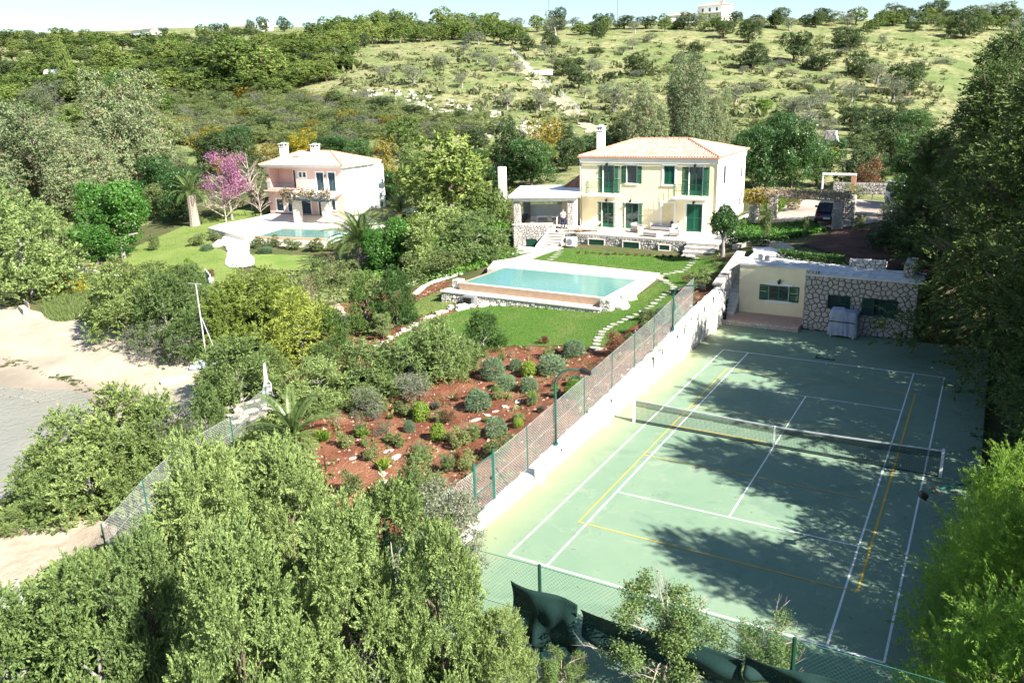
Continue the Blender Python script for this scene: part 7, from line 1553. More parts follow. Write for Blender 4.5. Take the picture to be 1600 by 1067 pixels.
# ------------------------------------------------------------------ terrace furniture
def lounger(loc_, rz, label):
    t = thing('sun_lounger', label, 'sun lounger', loc_, rz, 'sun loungers on the terrace')
    MB().box(-.33,.33,-.95,.95,.24,.30).build('frame', M['wood'], t)
    for sx in (-.28,.28):
        for sy in (-.8,.7): MB().box(sx-.03,sx+.03,sy-.03,sy+.03,0,.24).build('leg', M['wood'], t)
    MB().rbox(-.31,.31,-.95,.25,.30,.38,.03).build('mattress', M['fabric_pale'], t)
    mb = MB(); c, s = math.cos(.62), math.sin(.62); vs = []
    for x in (-.31,.31):
        for a, b in ((0,0),(.85,0),(.85,.08),(0,.08)): vs.append((x, .25+a*c-b*s, .30+a*s+b*c))
    mb.add(vs, [(0,1,2,3),(7,6,5,4),(0,4,5,1),(1,5,6,2),(2,6,7,3),(3,7,4,0)]); mb.build('backrest', M['fabric_pale'], t)
    return t
l1 = at(903, 361, ZT); l2 = at(921, 362, ZT)
lounger((l1[0], l1[1], ZT), YR-.95, 'left pale sun lounger on the terrace beside the standing man'); lounger((l2[0], l2[1], ZT), YR-.95, 'right pale sun lounger in front of the french doors')
lt = at(899, 363, ZT); t = thing('side_table', 'tiny red brown side table between the loungers', 'side table', (lt[0]+.4, lt[1]-.5, ZT)); MB().box(-.22,.22,-.22,.22,.30,.34).build('table_top', M['wood'], t)
for sx in (-.18,.18):
    for sy in (-.18,.18): MB().box(sx-.02,sx+.02,sy-.02,sy+.02,0,.30).build('leg', M['wood'], t)
def armchair(loc_, rz, w, label, name='armchair', cat='armchair', back='wicker', cush='fabric_pale'):
    t = thing(name, label, cat, loc_, rz); d = .8
    MB().rbox(-w/2,w/2,-d/2,d/2,.10,.34,.02).build('base', M['wicker'], t)
    for sx in (-1,1):
        a = sx*w/2; MB().rbox(min(a,a-sx*.12),max(a,a-sx*.12),-d/2,d/2,.10,.62,.02).build('armrest', M['wicker'], t)
        for sy in (-.34,.34): MB().box(sx*(w/2-.08)-.03,sx*(w/2-.08)+.03,sy-.03,sy+.03,0,.10).build('foot', M['wood'], t)
    MB().rbox(-w/2+.12,w/2-.12,-d/2+.02,d/2-.14,.34,.46,.03).build('seat_cushion', M[cush], t)
    MB().rbox(-w/2,w/2,d/2-.12,d/2,.34,.78,.02).build('backrest', M[back], t); 
    if w > 1.2:
        for k in (-1,0,1): MB().rbox(k*(w-.3)/3-.31,k*(w-.3)/3+.31,d/2-.28,d/2-.11,.44,.86,.05).build('back_cushion', M['cushion'], t)
    return t
q1 = at(995, 363, ZT); q2 = at(1031, 361, ZT); q3 = at(1053, 369, ZT); q4 = at(1019, 369, ZT)
armchair((q1[0], q1[1], ZT), YR+1.3, .85, 'left wicker armchair of the terrace lounge set'); armchair((q3[0], q3[1], ZT), YR-1.2, .85, 'right wicker armchair of the terrace lounge set with its side to the camera')
armchair((q2[0]+.1, q2[1]+.4, ZT), YR-.08, 2.1, 'wicker sofa with dark blue cushions against the yellow wall', 'sofa', 'sofa', 'wicker', 'cushion')
t = thing('coffee_table', 'low pale topped table before the blue cushioned sofa', 'table', (q4[0], q4[1]-.1, ZT), YR-.08); MB().rbox(-.62,.62,-.4,.4,.12,.36,.02).build('body', M['wicker'], t); MB().rbox(-.64,.64,-.42,.42,.36,.39,.01).build('table_top', M['fabric_pale'], t)
for sx in (-.55,.55):
    for sy in (-.33,.33): MB().box(sx-.03,sx+.03,sy-.03,sy+.03,0,.12).build('foot', M['wood'], t)
t = thing('air_conditioner', 'white outdoor air conditioner at the foot of the terrace wall', 'air conditioner', tuple(gnd(893,386)), YR); MB().rbox(-.45,.45,-.18,.18,.08,.85,.03).build('casing', M['white_paint'], t); MB().tube([(-.12,-.19,.45),(-.12,-.185,.45)], .26, 16).build('fan_grille', M['metal_grey'], t)
MB().box(-.4,-.3,-.16,.16,0,.08).build('foot', M['black'], t); MB().box(.3,.4,-.16,.16,0,.08).build('foot', M['black'], t)

# ------------------------------------------------------------------ drive: vine pergola, cars, gate pillars
vp = thing('vine_pergola', 'long drive pergola on stone pillars overgrown with bare pale vines', 'pergola', (0,0,3.4))
pl_ = [(-10.24,36.36),(-3.55,35.0),(-9.4,39.2),(-3.3,39.2)]; PHT = 2.0
for i, (x, y) in enumerate(pl_): stone_box(vp, x-.33, x+.33, y-.3, y+.3, -.1, PHT, .24, 'stone_pale' if i != 1 else 'stone_grey', 'mortar_pale', 130+i, 'FRL', 'pillar')
for a, b in ((0,1),(2,3),(0,2),(1,3)):
    (x0, y0), (x1, y1) = pl_[a], pl_[b]; MB().tube([(x0,y0,PHT+.08),(x1,y1,PHT+.08)], .08, 4).build('beam', M['wood_grey'], vp)
for k in range(13):
    t_ = k/12; x0 = -10.24+(6.69)*t_; MB().tube([(x0,36.2-1.36*t_,PHT+.2),(x0+.4*(1-t_)+.1,39.4,PHT+.2)], .045, 4).build('rafter', M['wood_grey'], vp)
mb = MB(); r = random.Random(12)
for k in range(170):
    t_ = r.random(); x = -10.6+7.3*t_; y = 36.3-1.36*t_+r.random()*3.2-.4; p = Vector((x, y, PHT+.25)); P = [p]
    for _ in range(4): p = p+Vector((r.uniform(-.5,.5), r.uniform(-.3,.3), r.uniform(-.06,.10))); P.append(p)
    mb.tube(P, [.03,.026,.02,.016,.01], 3, False)
for (x, y) in pl_[:2]:
    for k in range(5): mb.tube([(x+r.uniform(-.4,.4), y-.35, 0),(x+r.uniform(-.4,.4), y-.4, 1.0),(x+r.uniform(-.4,.6), y-.2, PHT+.25)], [.03,.025,.02], 4)
mb.build('vine_stems', M['bark_pale'], vp, kind='stuff')
rn = np.random.RandomState(4); c = np.stack([rn.uniform(-10.8,-3.1,2600), np.zeros(2600), rn.uniform(PHT+.15,PHT+.5,2600)], 1); c[:, 1] = 36.0-1.36*(c[:, 0]+10.24)/6.7+rn.uniform(-.4,3.4,2600); c += rn.randn(2600,3)*.05; u = rn.randn(2600,3)*.06; v = rn.randn(2600,3)*.04
o = bpy.data.objects.new('vine_leaves', mesh_np('vine_leaves', np.stack([c-u,c+v,c+u,c-v],1).reshape(-1,3), np.arange(2600*4).reshape(-1,4), LM['dry'], False, np.repeat(rn.rand(2600),4))); link(o, vp); o['kind'] = 'stuff'
rn = np.random.RandomState(5); n_ = 900; c = np.stack([rn.normal(-10.2,.5,n_), rn.normal(36.2,.45,n_), rn.uniform(PHT-.5,PHT+.6,n_)], 1); u = rn.randn(n_,3)*.08; v = rn.randn(n_,3)*.05
o = bpy.data.objects.new('vine_leaves', mesh_np('vine_leaves', np.stack([c-u,c+v,c+u,c-v],1).reshape(-1,3), np.arange(n_*4).reshape(-1,4), LM['maquis_y'], False, np.repeat(rn.rand(n_),4))); link(o, vp); o['kind'] = 'stuff'
# vine on the pink house pergola
rn = np.random.RandomState(6); n_ = 1500; kx_ = rn.uniform(pa[0]-1.8, 15.7, n_); c = np.stack([kx_, pa[1]-.6+rn.normal(0,.22,n_), 3.3+rn.normal(.25,.30,n_)], 1); left = rn.rand(n_) < .22; c[left, 0] = rn.normal(pa[0]-.9,.6,left.sum()); c[left, 2] = rn.uniform(2.3,4.0,left.sum()); u = rn.randn(n_,3)*.09; v = rn.randn(n_,3)*.06
keep_ = (np.sin(kx_*1.7)+rn.rand(n_)*1.6) > .1; c = c[keep_]; u = u[keep_]; v = v[keep_]; n_ = len(c)
o = bpy.data.objects.new('vine_leaves', mesh_np('vine_leaves', np.stack([c-u,c+v,c+u,c-v],1).reshape(-1,3), np.arange(n_*4).reshape(-1,4), LM['dry'], False, np.repeat(rn.rand(n_),4))); link(o, kp); o['kind'] = 'stuff'
mb = MB(); r = random.Random(14)
for k in range(60):
    x = r.uniform(pa[0]-1.5, 15.3); p = Vector((x, pa[1]-.6, 3.1+r.random()*.6)); P = [p]
    for _ in range(4): p = p+Vector((r.uniform(-.6,.6), r.uniform(-.15,.15), r.uniform(-.25,.2))); P.append(p)
    mb.tube(P, [.035,.03,.022,.016,.01], 3, False)
mb.build('vine_stems', M['bark_pale'], kp, kind='stuff')
def car(loc_, rz, L, Wd, Hh, paint, label, name='parked_car', van=False, cat='car'):
    """x forward; body lofted from cross sections"""
    t = thing(name, label, cat, loc_, rz); hb = Hh*(.62 if not van else .58)
    st_ = [(-.5,.30,.62,.88),(-.485,.22,.86,.94),(-.44,.20,.95,.98),(-.30,.19,1,1),(0,.19,1,1),(.2,.19,.98,1),(.36,.20,.90 if not van else .95,.99),(.46,.22,.80,.94),(.5,.30,.62,.84)]
    vs = []; fs = []; n = 10
    for (sx, zl, zt, wk) in st_:
        x = sx*L; w = Wd/2*wk; z1 = hb*zt; z0 = zl
        for (a, b) in ((-.80,z0),(-1,z0+.12),(-1.0,z0+(z1-z0)*.55),(-.96,z0+(z1-z0)*.85),(-.86,z1),(.86,z1),(.96,z0+(z1-z0)*.85),(1.0,z0+(z1-z0)*.55),(1,z0+.12),(.80,z0)): vs.append((x, a*w, b))
    for i in range(len(st_)-1):
        for k in range(n): fs.append((i*n+k, (i+1)*n+k, (i+1)*n+(k+1)%n, i*n+(k+1)%n))
    fs += [tuple(range(n)), tuple(range(len(st_)*n-1, (len(st_)-1)*n-1, -1))]
    me = bpy.data.meshes.new('body'); me.from_pydata(vs, [], fs); me.materials.append(paint); me.polygons.foreach_set('use_smooth', [True]*len(me.polygons)); link(bpy.data.objects.new('body', me), t)
    r0, r1, tp0, tp1 = (-.47,.22,-.36,.06) if not van else (-.49,.36,-.46,.20)
    def cab(name_, z0, z1, e0, e1, mat, xs0, xs1, xt0, xt1, w0, w1):
        v = [(xs0*L,-w0,z0),(xs1*L,-w0,z0),(xs1*L,w0,z0),(xs0*L,w0,z0),(xt0*L,-w1,z1),(xt1*L,-w1,z1),(xt1*L,w1,z1),(xt0*L,w1,z1)]
        return MB().add(v, [(3,2,1,0),(4,5,6,7),(0,1,5,4),(1,2,6,5),(2,3,7,6),(3,0,4,7)]).build(name_, mat, t)
    w0, w1 = Wd/2*.86, Wd/2*.70; g_ = cab('windows', hb-.03, Hh-.06, 0, 0, M['glass'], r0, r1, tp0, tp1, w0, w1)
    v = MB(); 
    for xx in ((tp0+r0)/2*0+tp0, (tp0+tp1)/2, tp1):
        xb = r0+(xx-tp0)/(tp1-tp0)*(r1-r0)
        for s in (-1,1): v.tube([(xb*L,s*w0*1.005,hb-.03),(xx*L,s*w1*1.005,Hh-.05)], .045, 5)
    v.build('pillar', paint, t)
    MB().rbox((tp0-.01)*L,(tp1+.01)*L,-w1-.02,w1+.02,Hh-.07,Hh,.03).build('roof', paint, t)
    for sx in (-.32,.31):
        for s in (-1,1):
            wh = MB().tube([(sx*L,s*(Wd/2-.20),.33),(sx*L,s*(Wd/2+.005),.33)], .33, 18).build('wheel', M['black'], t); MB().tube([(sx*L,s*(Wd/2),.33),(sx*L,s*(Wd/2+.02),.33)], .20, 12).build('rim', M['galv'], wh)
    for s in (-1,1):
        MB().rbox(-.5*L-.005,-.47*L,s*.62-.14,s*.62+.14,hb*.62,hb*.84,.02).build('tail_light', solid('tail_light', (.35,.01,.01), rough=.3), t) if s == -1 else MB().rbox(-.5*L-.005,-.47*L,s*.62-.14,s*.62+.14,hb*.62,hb*.84,.02).build('tail_light', bpy.data.materials['tail_light'], t)
        MB().rbox(.465*L,.5*L+.005,s*.60-.16,s*.60+.16,hb*.58,hb*.74,.02).build('headlight', M['galv'], t); MB().rbox(.10*L,.14*L,s*(Wd/2)-.02 if s>0 else -Wd/2-.18,s*(Wd/2)+.18 if s>0 else -Wd/2+.02,hb-.02,hb+.13,.02).build('mirror', paint, t)
    MB().box(-.5*L-.02,-.5*L-.005,-.26,.26,hb*.42,hb*.55).build('licence_plate', M['white_paint'], t); MB().box(.5*L+.005,.5*L+.02,-.26,.26,hb*.36,hb*.48).build('licence_plate', M['white_paint'], t)
    MB().rbox(-.5*L-.03,-.44*L,-Wd/2*.88,Wd/2*.88,.26,.44,.03).build('bumper', M['black'], t); MB().rbox(.44*L,.5*L+.03,-Wd/2*.84,Wd/2*.84,.26,.42,.03).build('bumper', M['black'], t)
    return t
def paintmat(name, c):
    m = solid(name, c, tuple(x*.95 for x in c), 2, .22, spec=.6); return m
c1_ = at(1281, 350, 3.55); car((c1_[0]+.2, c1_[1]+2.4, 3.48), math.radians(96), 4.3, 1.85, 1.62, paintmat('paint_navy', (.006,.010,.035)), 'dark navy car parked under the right end of the vine pergola')
c2_ = at(1392, 323, 3.6); car((c2_[0]+.8, c2_[1]+1.5, 3.55), math.radians(-65), 4.6, 1.85, 1.95, paintmat('paint_silver', (.55,.57,.60)), 'silver van half hidden behind the shrubs right of the drive', 'parked_van', True, 'van')
mb_ = at(1294, 300, 3.6)
fr_ = thing('garden_arch', 'white goal shaped garden arch behind the vine pergola', 'frame', (*at(1308, 301, 3.6)[:2], 3.55))
u_ = 1.45
for s in (-1,1): MB().box(s*u_-(.07 if s<0 else .22),s*u_+(.07 if s<0 else .22),-.1,.1,0,1.75).build('post', M['white_paint'] if s<0 else M['tile_red'], fr_)
MB().box(-u_-.07,u_+.22,-.12,.12,1.75,1.95).build('beam', M['white_paint'], fr_)
sg = thing('gate_pillar', 'tall rough stone gate pillar with a white edge above the drive', 'pillar', tuple(gnd(1296, 252)+[0,0,-.2])); stone_box(sg, -.8, .7, -.5, .5, 0, 4.6, .45, 'stone_grey', 'mortar_pale', 140, 'FRL', 'pillar_body'); MB().prism([(.72,-.55),(1.05,-.55),(1.05,.5),(.72,.5)], 0, [4.0,3.2,3.2,4.0]).build('white_edge', M['plaster_white'], sg)
gs = thing('gate_post', 'white round post behind the large domed pine', 'post', (*gnd(786, 318)[:2], gnd(786,318)[2])); hh = top_z(gnd(786,318), 261)-gnd(786,318)[2]; MB().rbox(-.40,.40,-.4,.4,-.2,hh,.05).build('post_shaft', M['plaster_white'], gs)
gh = thing('garden_wall', 'low stone garden wall at the back of the drive', 'wall', (*at(1352, 300, 3.6)[:2], 3.4)); stone_box(gh, -3, 5, -.2, .2, 0, 1.1, .35, 'stone_grey', 'mortar', 141, 'FRL', 'wall_body')

# ------------------------------------------------------------------ barbecue corner right of the pink house
bq = at(632, 345, -.1); t = thing('barbecue', 'small brick and plaster barbecue beside the young palm', 'barbecue', (float(bq[0]), float(bq[1]), -.3), .1)
MB().rbox(-1.0,-.6,-.4,.4,0,1.6,.03).build('side_wall', M['plaster_pink'], t); MB().rbox(.5,.9,-.4,.4,0,1.6,.03).build('side_wall', M['plaster_white'], t); MB().box(-.6,.5,.2,.4,0,1.2).build('back', M['black'], t); MB().rbox(-1.1,1.6,-.45,.45,1.3,1.6,.03).build('counter', M['plaster_white'], t)
pr_ = at(598, 340, 0); t = thing('closed_parasol', 'dark closed parasol on a foot right of the pink house', 'parasol', (float(pr_[0]), float(pr_[1]), 0.0)); MB().tube([(0,0,0),(0,0,2.2)], .035, 6).build('pole', M['black'], t); MB().tube([(0,0,1.3),(0,0,1.6),(0,0,2.5)], [.12,.2,.02], 8).build('canopy', M['slate_paint'], t); MB().tube([(0,0,0),(0,0,.08)], .35, 12).build('foot', M['black'], t)

# ------------------------------------------------------------------ palms
def frond_mesh(L, droop, nleaf, seed, leafL=.42, mat='palm'):
    r = random.Random(seed); pts = []; p = Vector((0,0,0)); a = 0.0; n = 14
    for i in range(n+1):
        t_ = i/n; ang = droop*t_**1.4; pts.append(p.copy()); p = p+Vector((math.cos(ang), 0, -math.sin(ang)))*(L/n)
    mb = MB(); mb.tube(pts, [.035*(1-.8*i/n)+.006 for i in range(n+1)], 4)
    for k in range(nleaf):
        t_ = .12+.86*k/nleaf; i = min(int(t_*n), n-1); f = t_*n-i; q = pts[i].lerp(pts[i+1], f); d = (pts[i+1]-pts[i]).normalized(); upn = Vector((d.z*-1*-1, 0, d.x)).normalized() if False else Vector((-d.z, 0, d.x))
        ll = leafL*L/2.2*(math.sin(math.pi*min(1, t_*1.05+.06))**.6)*.9
        for s in (-1,1):
            dr = (d*.75+Vector((0,s,0))*.8+upn*.35).normalized(); e = q+dr*ll+Vector((0,0,-ll*.18)); w = d*.022*L/2.2; m_ = q+dr*ll*.5
            mb.add([q, m_+w, e, m_-w], [(0,1,2,3)])
    me = bpy.data.meshes.new('frond'); me.from_pydata(mb.v, [], mb.f); me.materials.append(LM[mat]); a = me.attributes.new('tint', 'FLOAT', 'POINT'); a.data.foreach_set('value', np.clip(np.random.RandomState(seed).rand(len(me.vertices))*.7, 0, 1).astype(np.float32)); return me
def palm(b, h, fl, nf, label, tr=.25, up=.9, name='palm_tree', trunkmat='bark_pale', seed=0):
    t = thing(name, label, 'palm', tuple(float(v) for v in b)); r = random.Random(seed)
    if h > .5:
        mb = MB(); n = int(h/.16); mb.tube([(0,0,-.2),(0,0,h*.5),(0,0,h)], [tr*1.25,tr,tr*1.05], 10); tk = mb.build('trunk', M[trunkmat], t)
        mb = MB()
        for i in range(n):
            z = h*i/n
            for k in range(8):
                a = k*6.283/8+(i % 2)*.39; x, y = math.cos(a)*tr*1.05, math.sin(a)*tr*1.05; u = Vector((-math.sin(a), math.cos(a), 0)); o_ = Vector((math.cos(a), math.sin(a), 0)); c_ = Vector((x, y, z))
                mb.add([c_-u*.09, c_+u*.09, c_+u*.05+o_*.10+Vector((0,0,.15)), c_-u*.05+o_*.10+Vector((0,0,.15))], [(0,1,2,3)])
        mb.build('trunk_scales', M[trunkmat], tk, kind='stuff')
    ms = [frond_mesh(fl*k, d_, 44, seed+i) for i, (k, d_) in enumerate(((1,.9),(1.05,1.3),(.95,1.7),(.9,2.1)))]
    for i in range(nf):
        a = i*2.399; el = up-1.35*(i/nf)+r.uniform(-.1,.1); o = bpy.data.objects.new('frond', ms[min(3, int(i/nf*4))]); link(o, t); o.location = (0,0,h); o.rotation_euler = (r.uniform(-.2,.2), -el, a)
    return t
b = gnd(305, 354); hz = top_z(b, 305)-b[2]; palm(b, hz, 3.6, 26, 'tall palm with a stout patterned trunk on the lawn of the pink house', .55, 1.45, seed=1)
b = gnd(565, 412); hz = top_z(b, 378)-b[2]; palm(b, max(1.6, hz), 4.2, 46, 'large bushy palm between the pink house pool and the leafy trees', .45, 1.3, seed=2)
b = at(625, 352, -.2); palm(b, 1.2, 3.2, 22, 'young palm behind the barbecue of the pink house', .2, 1.5, seed=3)
b = gnd(460, 690); palm(b+[0,0,.0], .3, 2.7, 17, 'young yellow green palm above the largest junipers', .12, 1.4, seed=4)

# ------------------------------------------------------------------ shore things
b = gnd(326, 582); hz = top_z(b, 443)-b[2]; lp = thing('thin_pole', 'tall thin grey pole with a crossarm at the top of the beach', 'pole', tuple(b))
MB().tube([(0,0,-.3),(0,0,hz)], [.055,.04], 8).build('shaft', M['galv'], lp); MB().tube([(-.7,.0,hz-.05),(.5,0,hz+.0)], .03, 6).build('crossarm', M['galv'], lp)
MB().tube([(.1,0,hz*.62),(1.0,.4,0)], .03, 6).build('brace', M['galv'], lp)
g1 = gnd(328, 452); gt = thing('shore_gate', 'grey slatted gate panels at the corner of the shore garden', 'gate', tuple(g1), math.radians(-32))
for k in range(3):
    for zz in range(9): MB().box(-1.3+k*.9,-.48+k*.9,-.02,.02,.15+zz*.15,.26+zz*.15).build('slat', M['metal_grey'], gt)
    MB().box(-1.36+k*.9,-1.3+k*.9,-.04,.04,0,1.6).build('post', M['galv'], gt)
MB().box(1.32,1.38,-.04,.04,0,1.6).build('post', M['galv'], gt); MB().rbox(1.4,1.9,-.2,.2,-.2,1.3,.05).build('white_pier', M['plaster_white'], gt)
bgm = solid('bag_blue', (.30,.38,.62), (.22,.28,.5), 3, .7, c3=(.75,.75,.78), s3=2.5)
b = gnd(316, 574); boulder(tuple(b+[0,0,.15]), (.75,.4,.3), 70, 'crumpled blue and white tarpaulin bag at the foot of the thin pole', 'whitewash', cat='bag', name='tarpaulin_bag').data.materials[0] = bgm
b = gnd(335, 572); boulder(tuple(b+[0,0,.12]), (.6,.35,.25), 71, 'pale blue sheet lying right of the thin pole', 'whitewash', cat='sheet', name='plastic_sheet').data.materials[0] = bgm
b = gnd(275, 596); MB().rbox(-.9,.9,-.3,.3,0,.25,.08).build('white_slab', M['whitewash'], label='flat white stone slab on the sand beside the grey shrub', cat='slab', loc=tuple(b), rz=.7)
b = gnd(38, 488); bn = thing('beach_bench', 'weathered wooden bench on the sand below the shore pine', 'bench', tuple(b), math.radians(-20))
for k in range(4): MB().box(-1.0,1.0,-.22+k*.12,-.12+k*.12,.42,.46).build('slat', M['wood_grey'], bn)
for k in range(3): MB().box(-1.0,1.0,.30,.33,.55+k*.13,.65+k*.13).build('slat', M['wood_grey'], bn)
for s in (-.85,.85): MB().box(s-.04,s+.04,-.2,.3,0,.42).build('leg', M['wood_grey'], bn); MB().box(s-.03,s+.03,.27,.31,.42,.95).build('back_post', M['wood_grey'], bn)
# broken slabs with a leaning white sheet
b = gnd(400, 655); M['slab'] = solid('slab', (.34,.29,.24), (.26,.22,.18), 3, .9, .01, 20)
bs_ = thing('broken_slabs', 'heap of broken pale stone slabs by the shore fence', 'slab heap', tuple(b), .5); r = random.Random(7)
for i in range(16):
    x, y = r.uniform(-1.2,1.2), r.uniform(-.8,.9); s = r.uniform(.25,.42); P = [(math.cos(a)*s*r.uniform(.7,1.2), math.sin(a)*s*.8*r.uniform(.7,1.2)) for a in np.linspace(0,5.2,6)]
    o = MB().prism(P, 0, .10).build('slab', M['slab'] if i % 3 else M['stone'], bs_); o.location = (x, y, .08+.12*(i % 4)); o.rotation_euler = (r.uniform(-.35,.1), r.uniform(-.2,.45), r.random()*3)
o = MB().box(-1.7,1.7,-.09,.09,0,.10).build('slab_beam', M['slab'], bs_); o.location = (-.5,1.15,.45); o.rotation_euler = (0,-.12,.35)
b = gnd(420, 640); zt_ = top_z(b, 566)-b[2]
mb = MB(); mb.add([(-.55,0,0),(.5,.1,0),(.42,.08,zt_*.55),(.20,.03,zt_*.62),(.15,0,zt_),(-.02,0,zt_*.97),(-.1,-.03,zt_*.62),(-.42,0,zt_*.4),
    (-.55,.08,0),(.5,.18,0),(.42,.16,zt_*.55),(.20,.11,zt_*.62),(.15,.08,zt_),(-.02,.08,zt_*.97),(-.1,.05,zt_*.62),(-.42,.08,zt_*.4)], [(0,1,2,3,6,7),(3,4,5,6),(15,14,11,10,9,8),(14,13,12,11)]+[(i,8+i,8+(i+1)%8,(i+1)%8) for i in range(8)])
mb.v = [(p[0]*.55, p[1], p[2]) for p in mb.v]; mb.build('white_sheet', solid('sheet_grey', (.42,.43,.42), (.34,.36,.35), 3, .8, .02, 8), label='white pointed sheet standing upright behind the broken slabs', cat='sheet', loc=tuple(b), rz=.3)
# yellow flowers on the grassy bank
rn = np.random.RandomState(3); c = []
while len(c) < 1500:
    x, y = rn.uniform(75,135), rn.uniform(432,462)
    c.append(None) if False else c.append(gnd(x, y)) if len(c) < 60 else c.append(c[rn.randint(60)]+rn.randn(3)*[.5,.5,0])
c = np.array(c)+[0,0,.25]; c[:, 2] += rn.rand(len(c))*.3; u = rn.randn(len(c),3)*.045; v = rn.randn(len(c),3)*.045
o = bpy.data.objects.new('yellow_flowers', mesh_np('yellow_flowers', np.stack([c-u,c+v,c+u,c-v],1).reshape(-1,3), np.arange(len(c)*4).reshape(-1,4), LM['mimosa'], False, np.repeat(rn.rand(len(c)),4))); link(o); tag(o, 'yellow flowers under the shore pine', kind='stuff')
# grass blades on the rough bank and court side
def grass(poly, n, h, mat, label, seed, name='grass_blades', avoid=()):
    rn = np.random.RandomState(seed); c = fill(poly, n, seed, avoid)+[0, 0, .08]
    a = rn.rand(n)*6.28; s = np.stack([np.cos(a), np.sin(a), 0*a], 1)*h*.14; e = c+np.stack([rn.randn(n)*.3*h, rn.randn(n)*.3*h, h*(.5+rn.rand(n))], 1)
    o = bpy.data.objects.new(name, mesh_np(name, np.stack([c-s, c+s, e], 1).reshape(-1,3), np.arange(n*3).reshape(-1,3), LM[mat], False, np.repeat(rn.rand(n)*.75, 3))); link(o); tag(o, label, kind='stuff')
grass(bank, 9000, .28, 'grassy', 'rough grass on the bank by the beach', 21)
grass(lawn, 110000, .07, 'turf', 'short mown blades of the large lawn', 22, avoid=[poolhole])
grass(lawn2, 12000, .08, 'grassy', 'short blades of the pale lawn strip', 25)
grass(lawn3, 24000, .09, 'grassy', 'short blades of the lawn by the tall palm', 23)
# ------------------------------------------------------------------ court odds and ends
fl = thing('floodlight', 'black double floodlight on a bent pole leaning out of the tamarisk over the court', 'floodlight', (8.2,-5.6,0)); 
tp = at_y(1452, 768, -8.2)-np.array([8.2,-5.6,0]); MB().tube([(0,0,0),(0,0,tp[2]*.72),(-.6,.1,tp[2]*.95),(tp[0]*.5,tp[1]*.5,tp[2]+.02),tuple(tp)], [.06,.05,.045,.04,.035], 8).build('pole', M['green_pole'], fl)
for k in (-.22,.22): o = MB().rbox(-.11,.11,-.11,.11,-.07,.10,.03).build('lamp_head', M['black'], fl); o.location = tuple(Vector(tp)+Vector((k*.6,k,-.05))); o.rotation_euler = (0,.5,.4)
sk2 = MB(); r = random.Random(4)
bw_ = thing('floor_drain', 'thin dark angle lying near the far baseline', 'frame', (-.2, 12.45, .0)); MB().box(-.5,.5,-.02,.02,.004,.05).build('long_bar', M['black'], bw_); MB().box(-.5,-.46,.02,.5,.004,.05).build('short_bar', M['black'], bw_)
b = gnd(1475, 1010)
# wires along the near fence top are part of the fence; fallen leaves on the shaded court side
rn = np.random.RandomState(9); n_ = 2600; c = np.stack([7.3-abs(rn.randn(n_))*.9, rn.uniform(-15,17,n_), np.full(n_,.012)], 1); c[:400, 0] = rn.uniform(-6.5,6.5,400); u = np.stack([rn.randn(n_)*.035, rn.randn(n_)*.035, 0*c[:,0]],1); v = np.stack([rn.randn(n_)*.02, rn.randn(n_)*.02, rn.rand(n_)*.01],1)
o = bpy.data.objects.new('fallen_leaves', mesh_np('fallen_leaves', np.stack([c-u,c+v,c+u,c-v],1).reshape(-1,3), np.arange(n_*4).reshape(-1,4), LM['dry'], False, np.repeat(rn.rand(n_),4))); link(o); tag(o, 'fallen needles and leaves on the court under the trees', kind='stuff')

# ------------------------------------------------------------------ far buildings, fence, track wall, masts
def villa(px_, yb, W, D, H, rz, label, mat='plaster_white', roofh=1.4, nm='far_house', wins=((.2,.62),(.5,.62),(.8,.62),(.2,.2),(.5,.2),(.8,.2)), roofmat='tile', lift=0):
    b = gnd(px_, yb); t = thing(nm, label, 'house', (b[0], b[1], b[2]-.5+lift), rz)
    hs = [(W*a-.5, W*a+.5, .5+H*c-.1, .5+H*c+1.2) for a, c in wins]; o = wall_holes(t, 'wall', 0, W, 0, H+.5, 0, hs, M[mat])
    MB().box(.01,W-.01,.2,D,0,H+.5).build('wall', M[mat], t)
    for a, b_, c, d in hs: MB().box(a,b_,.08,.12,c,d).build('window', M['glass'], t)
    if roofh: hip_roof(t, -.4, W+.4, -.4, D+.4, H+.5, H+.5+roofh, W*.3, W*.7, D/2, M[roofmat], M[roofmat], pitch=.6)
    return t
v_ = villa(1090, 34, 11, 9, 5.6, -.25, 'white two storey villa with a tiled roof on the ridge', roofh=1.5)
MB().box(2,14,-2.8,-.2,2.9,3.05).build('balcony_slab', M['plaster_white'], v_)
for x in (2.2,6,10,13.7): MB().box(x-.15,x+.15,-2.6,-2.3,0,2.9).build('post', M['plaster_white'], v_)
chimney(v_, 9.8, 3, 6, 8.6, .8, M['plaster_white'])
villa(1047, 36, 9, 6, 2.6, .1, 'low white building with a tiled roof left of the ridge villa', roofh=.9, wins=())
villa(70, 128, 13, 7, 3.4, .2, 'white flat roofed house at the far left above the gum trees', roofh=0, wins=((.15,.2),(.85,.2)))
villa(128, 118, 5, 5, 3, .1, 'small white building partly hidden right of the far left house', roofh=0, wins=((.5,.2),))
villa(382, 50, 12, 6, 3.2, -.1, 'white house among pines on the left skyline', roofh=0, wins=((.3,.3),(.7,.3)), lift=0)
villa(205, 56, 14, 6, 2.0, 0, 'low white building on the far left horizon', roofh=.8, wins=((.5,.1),))
villa(315, 52, 9, 5, 1.8, 0, 'tiny white building beside a dark tree on the left skyline', roofh=0, wins=())
villa(14, 300, 10, 6, 3.4, .3, 'white house glimpsed between the trees at the left edge', roofh=0, wins=((.7,.2),))
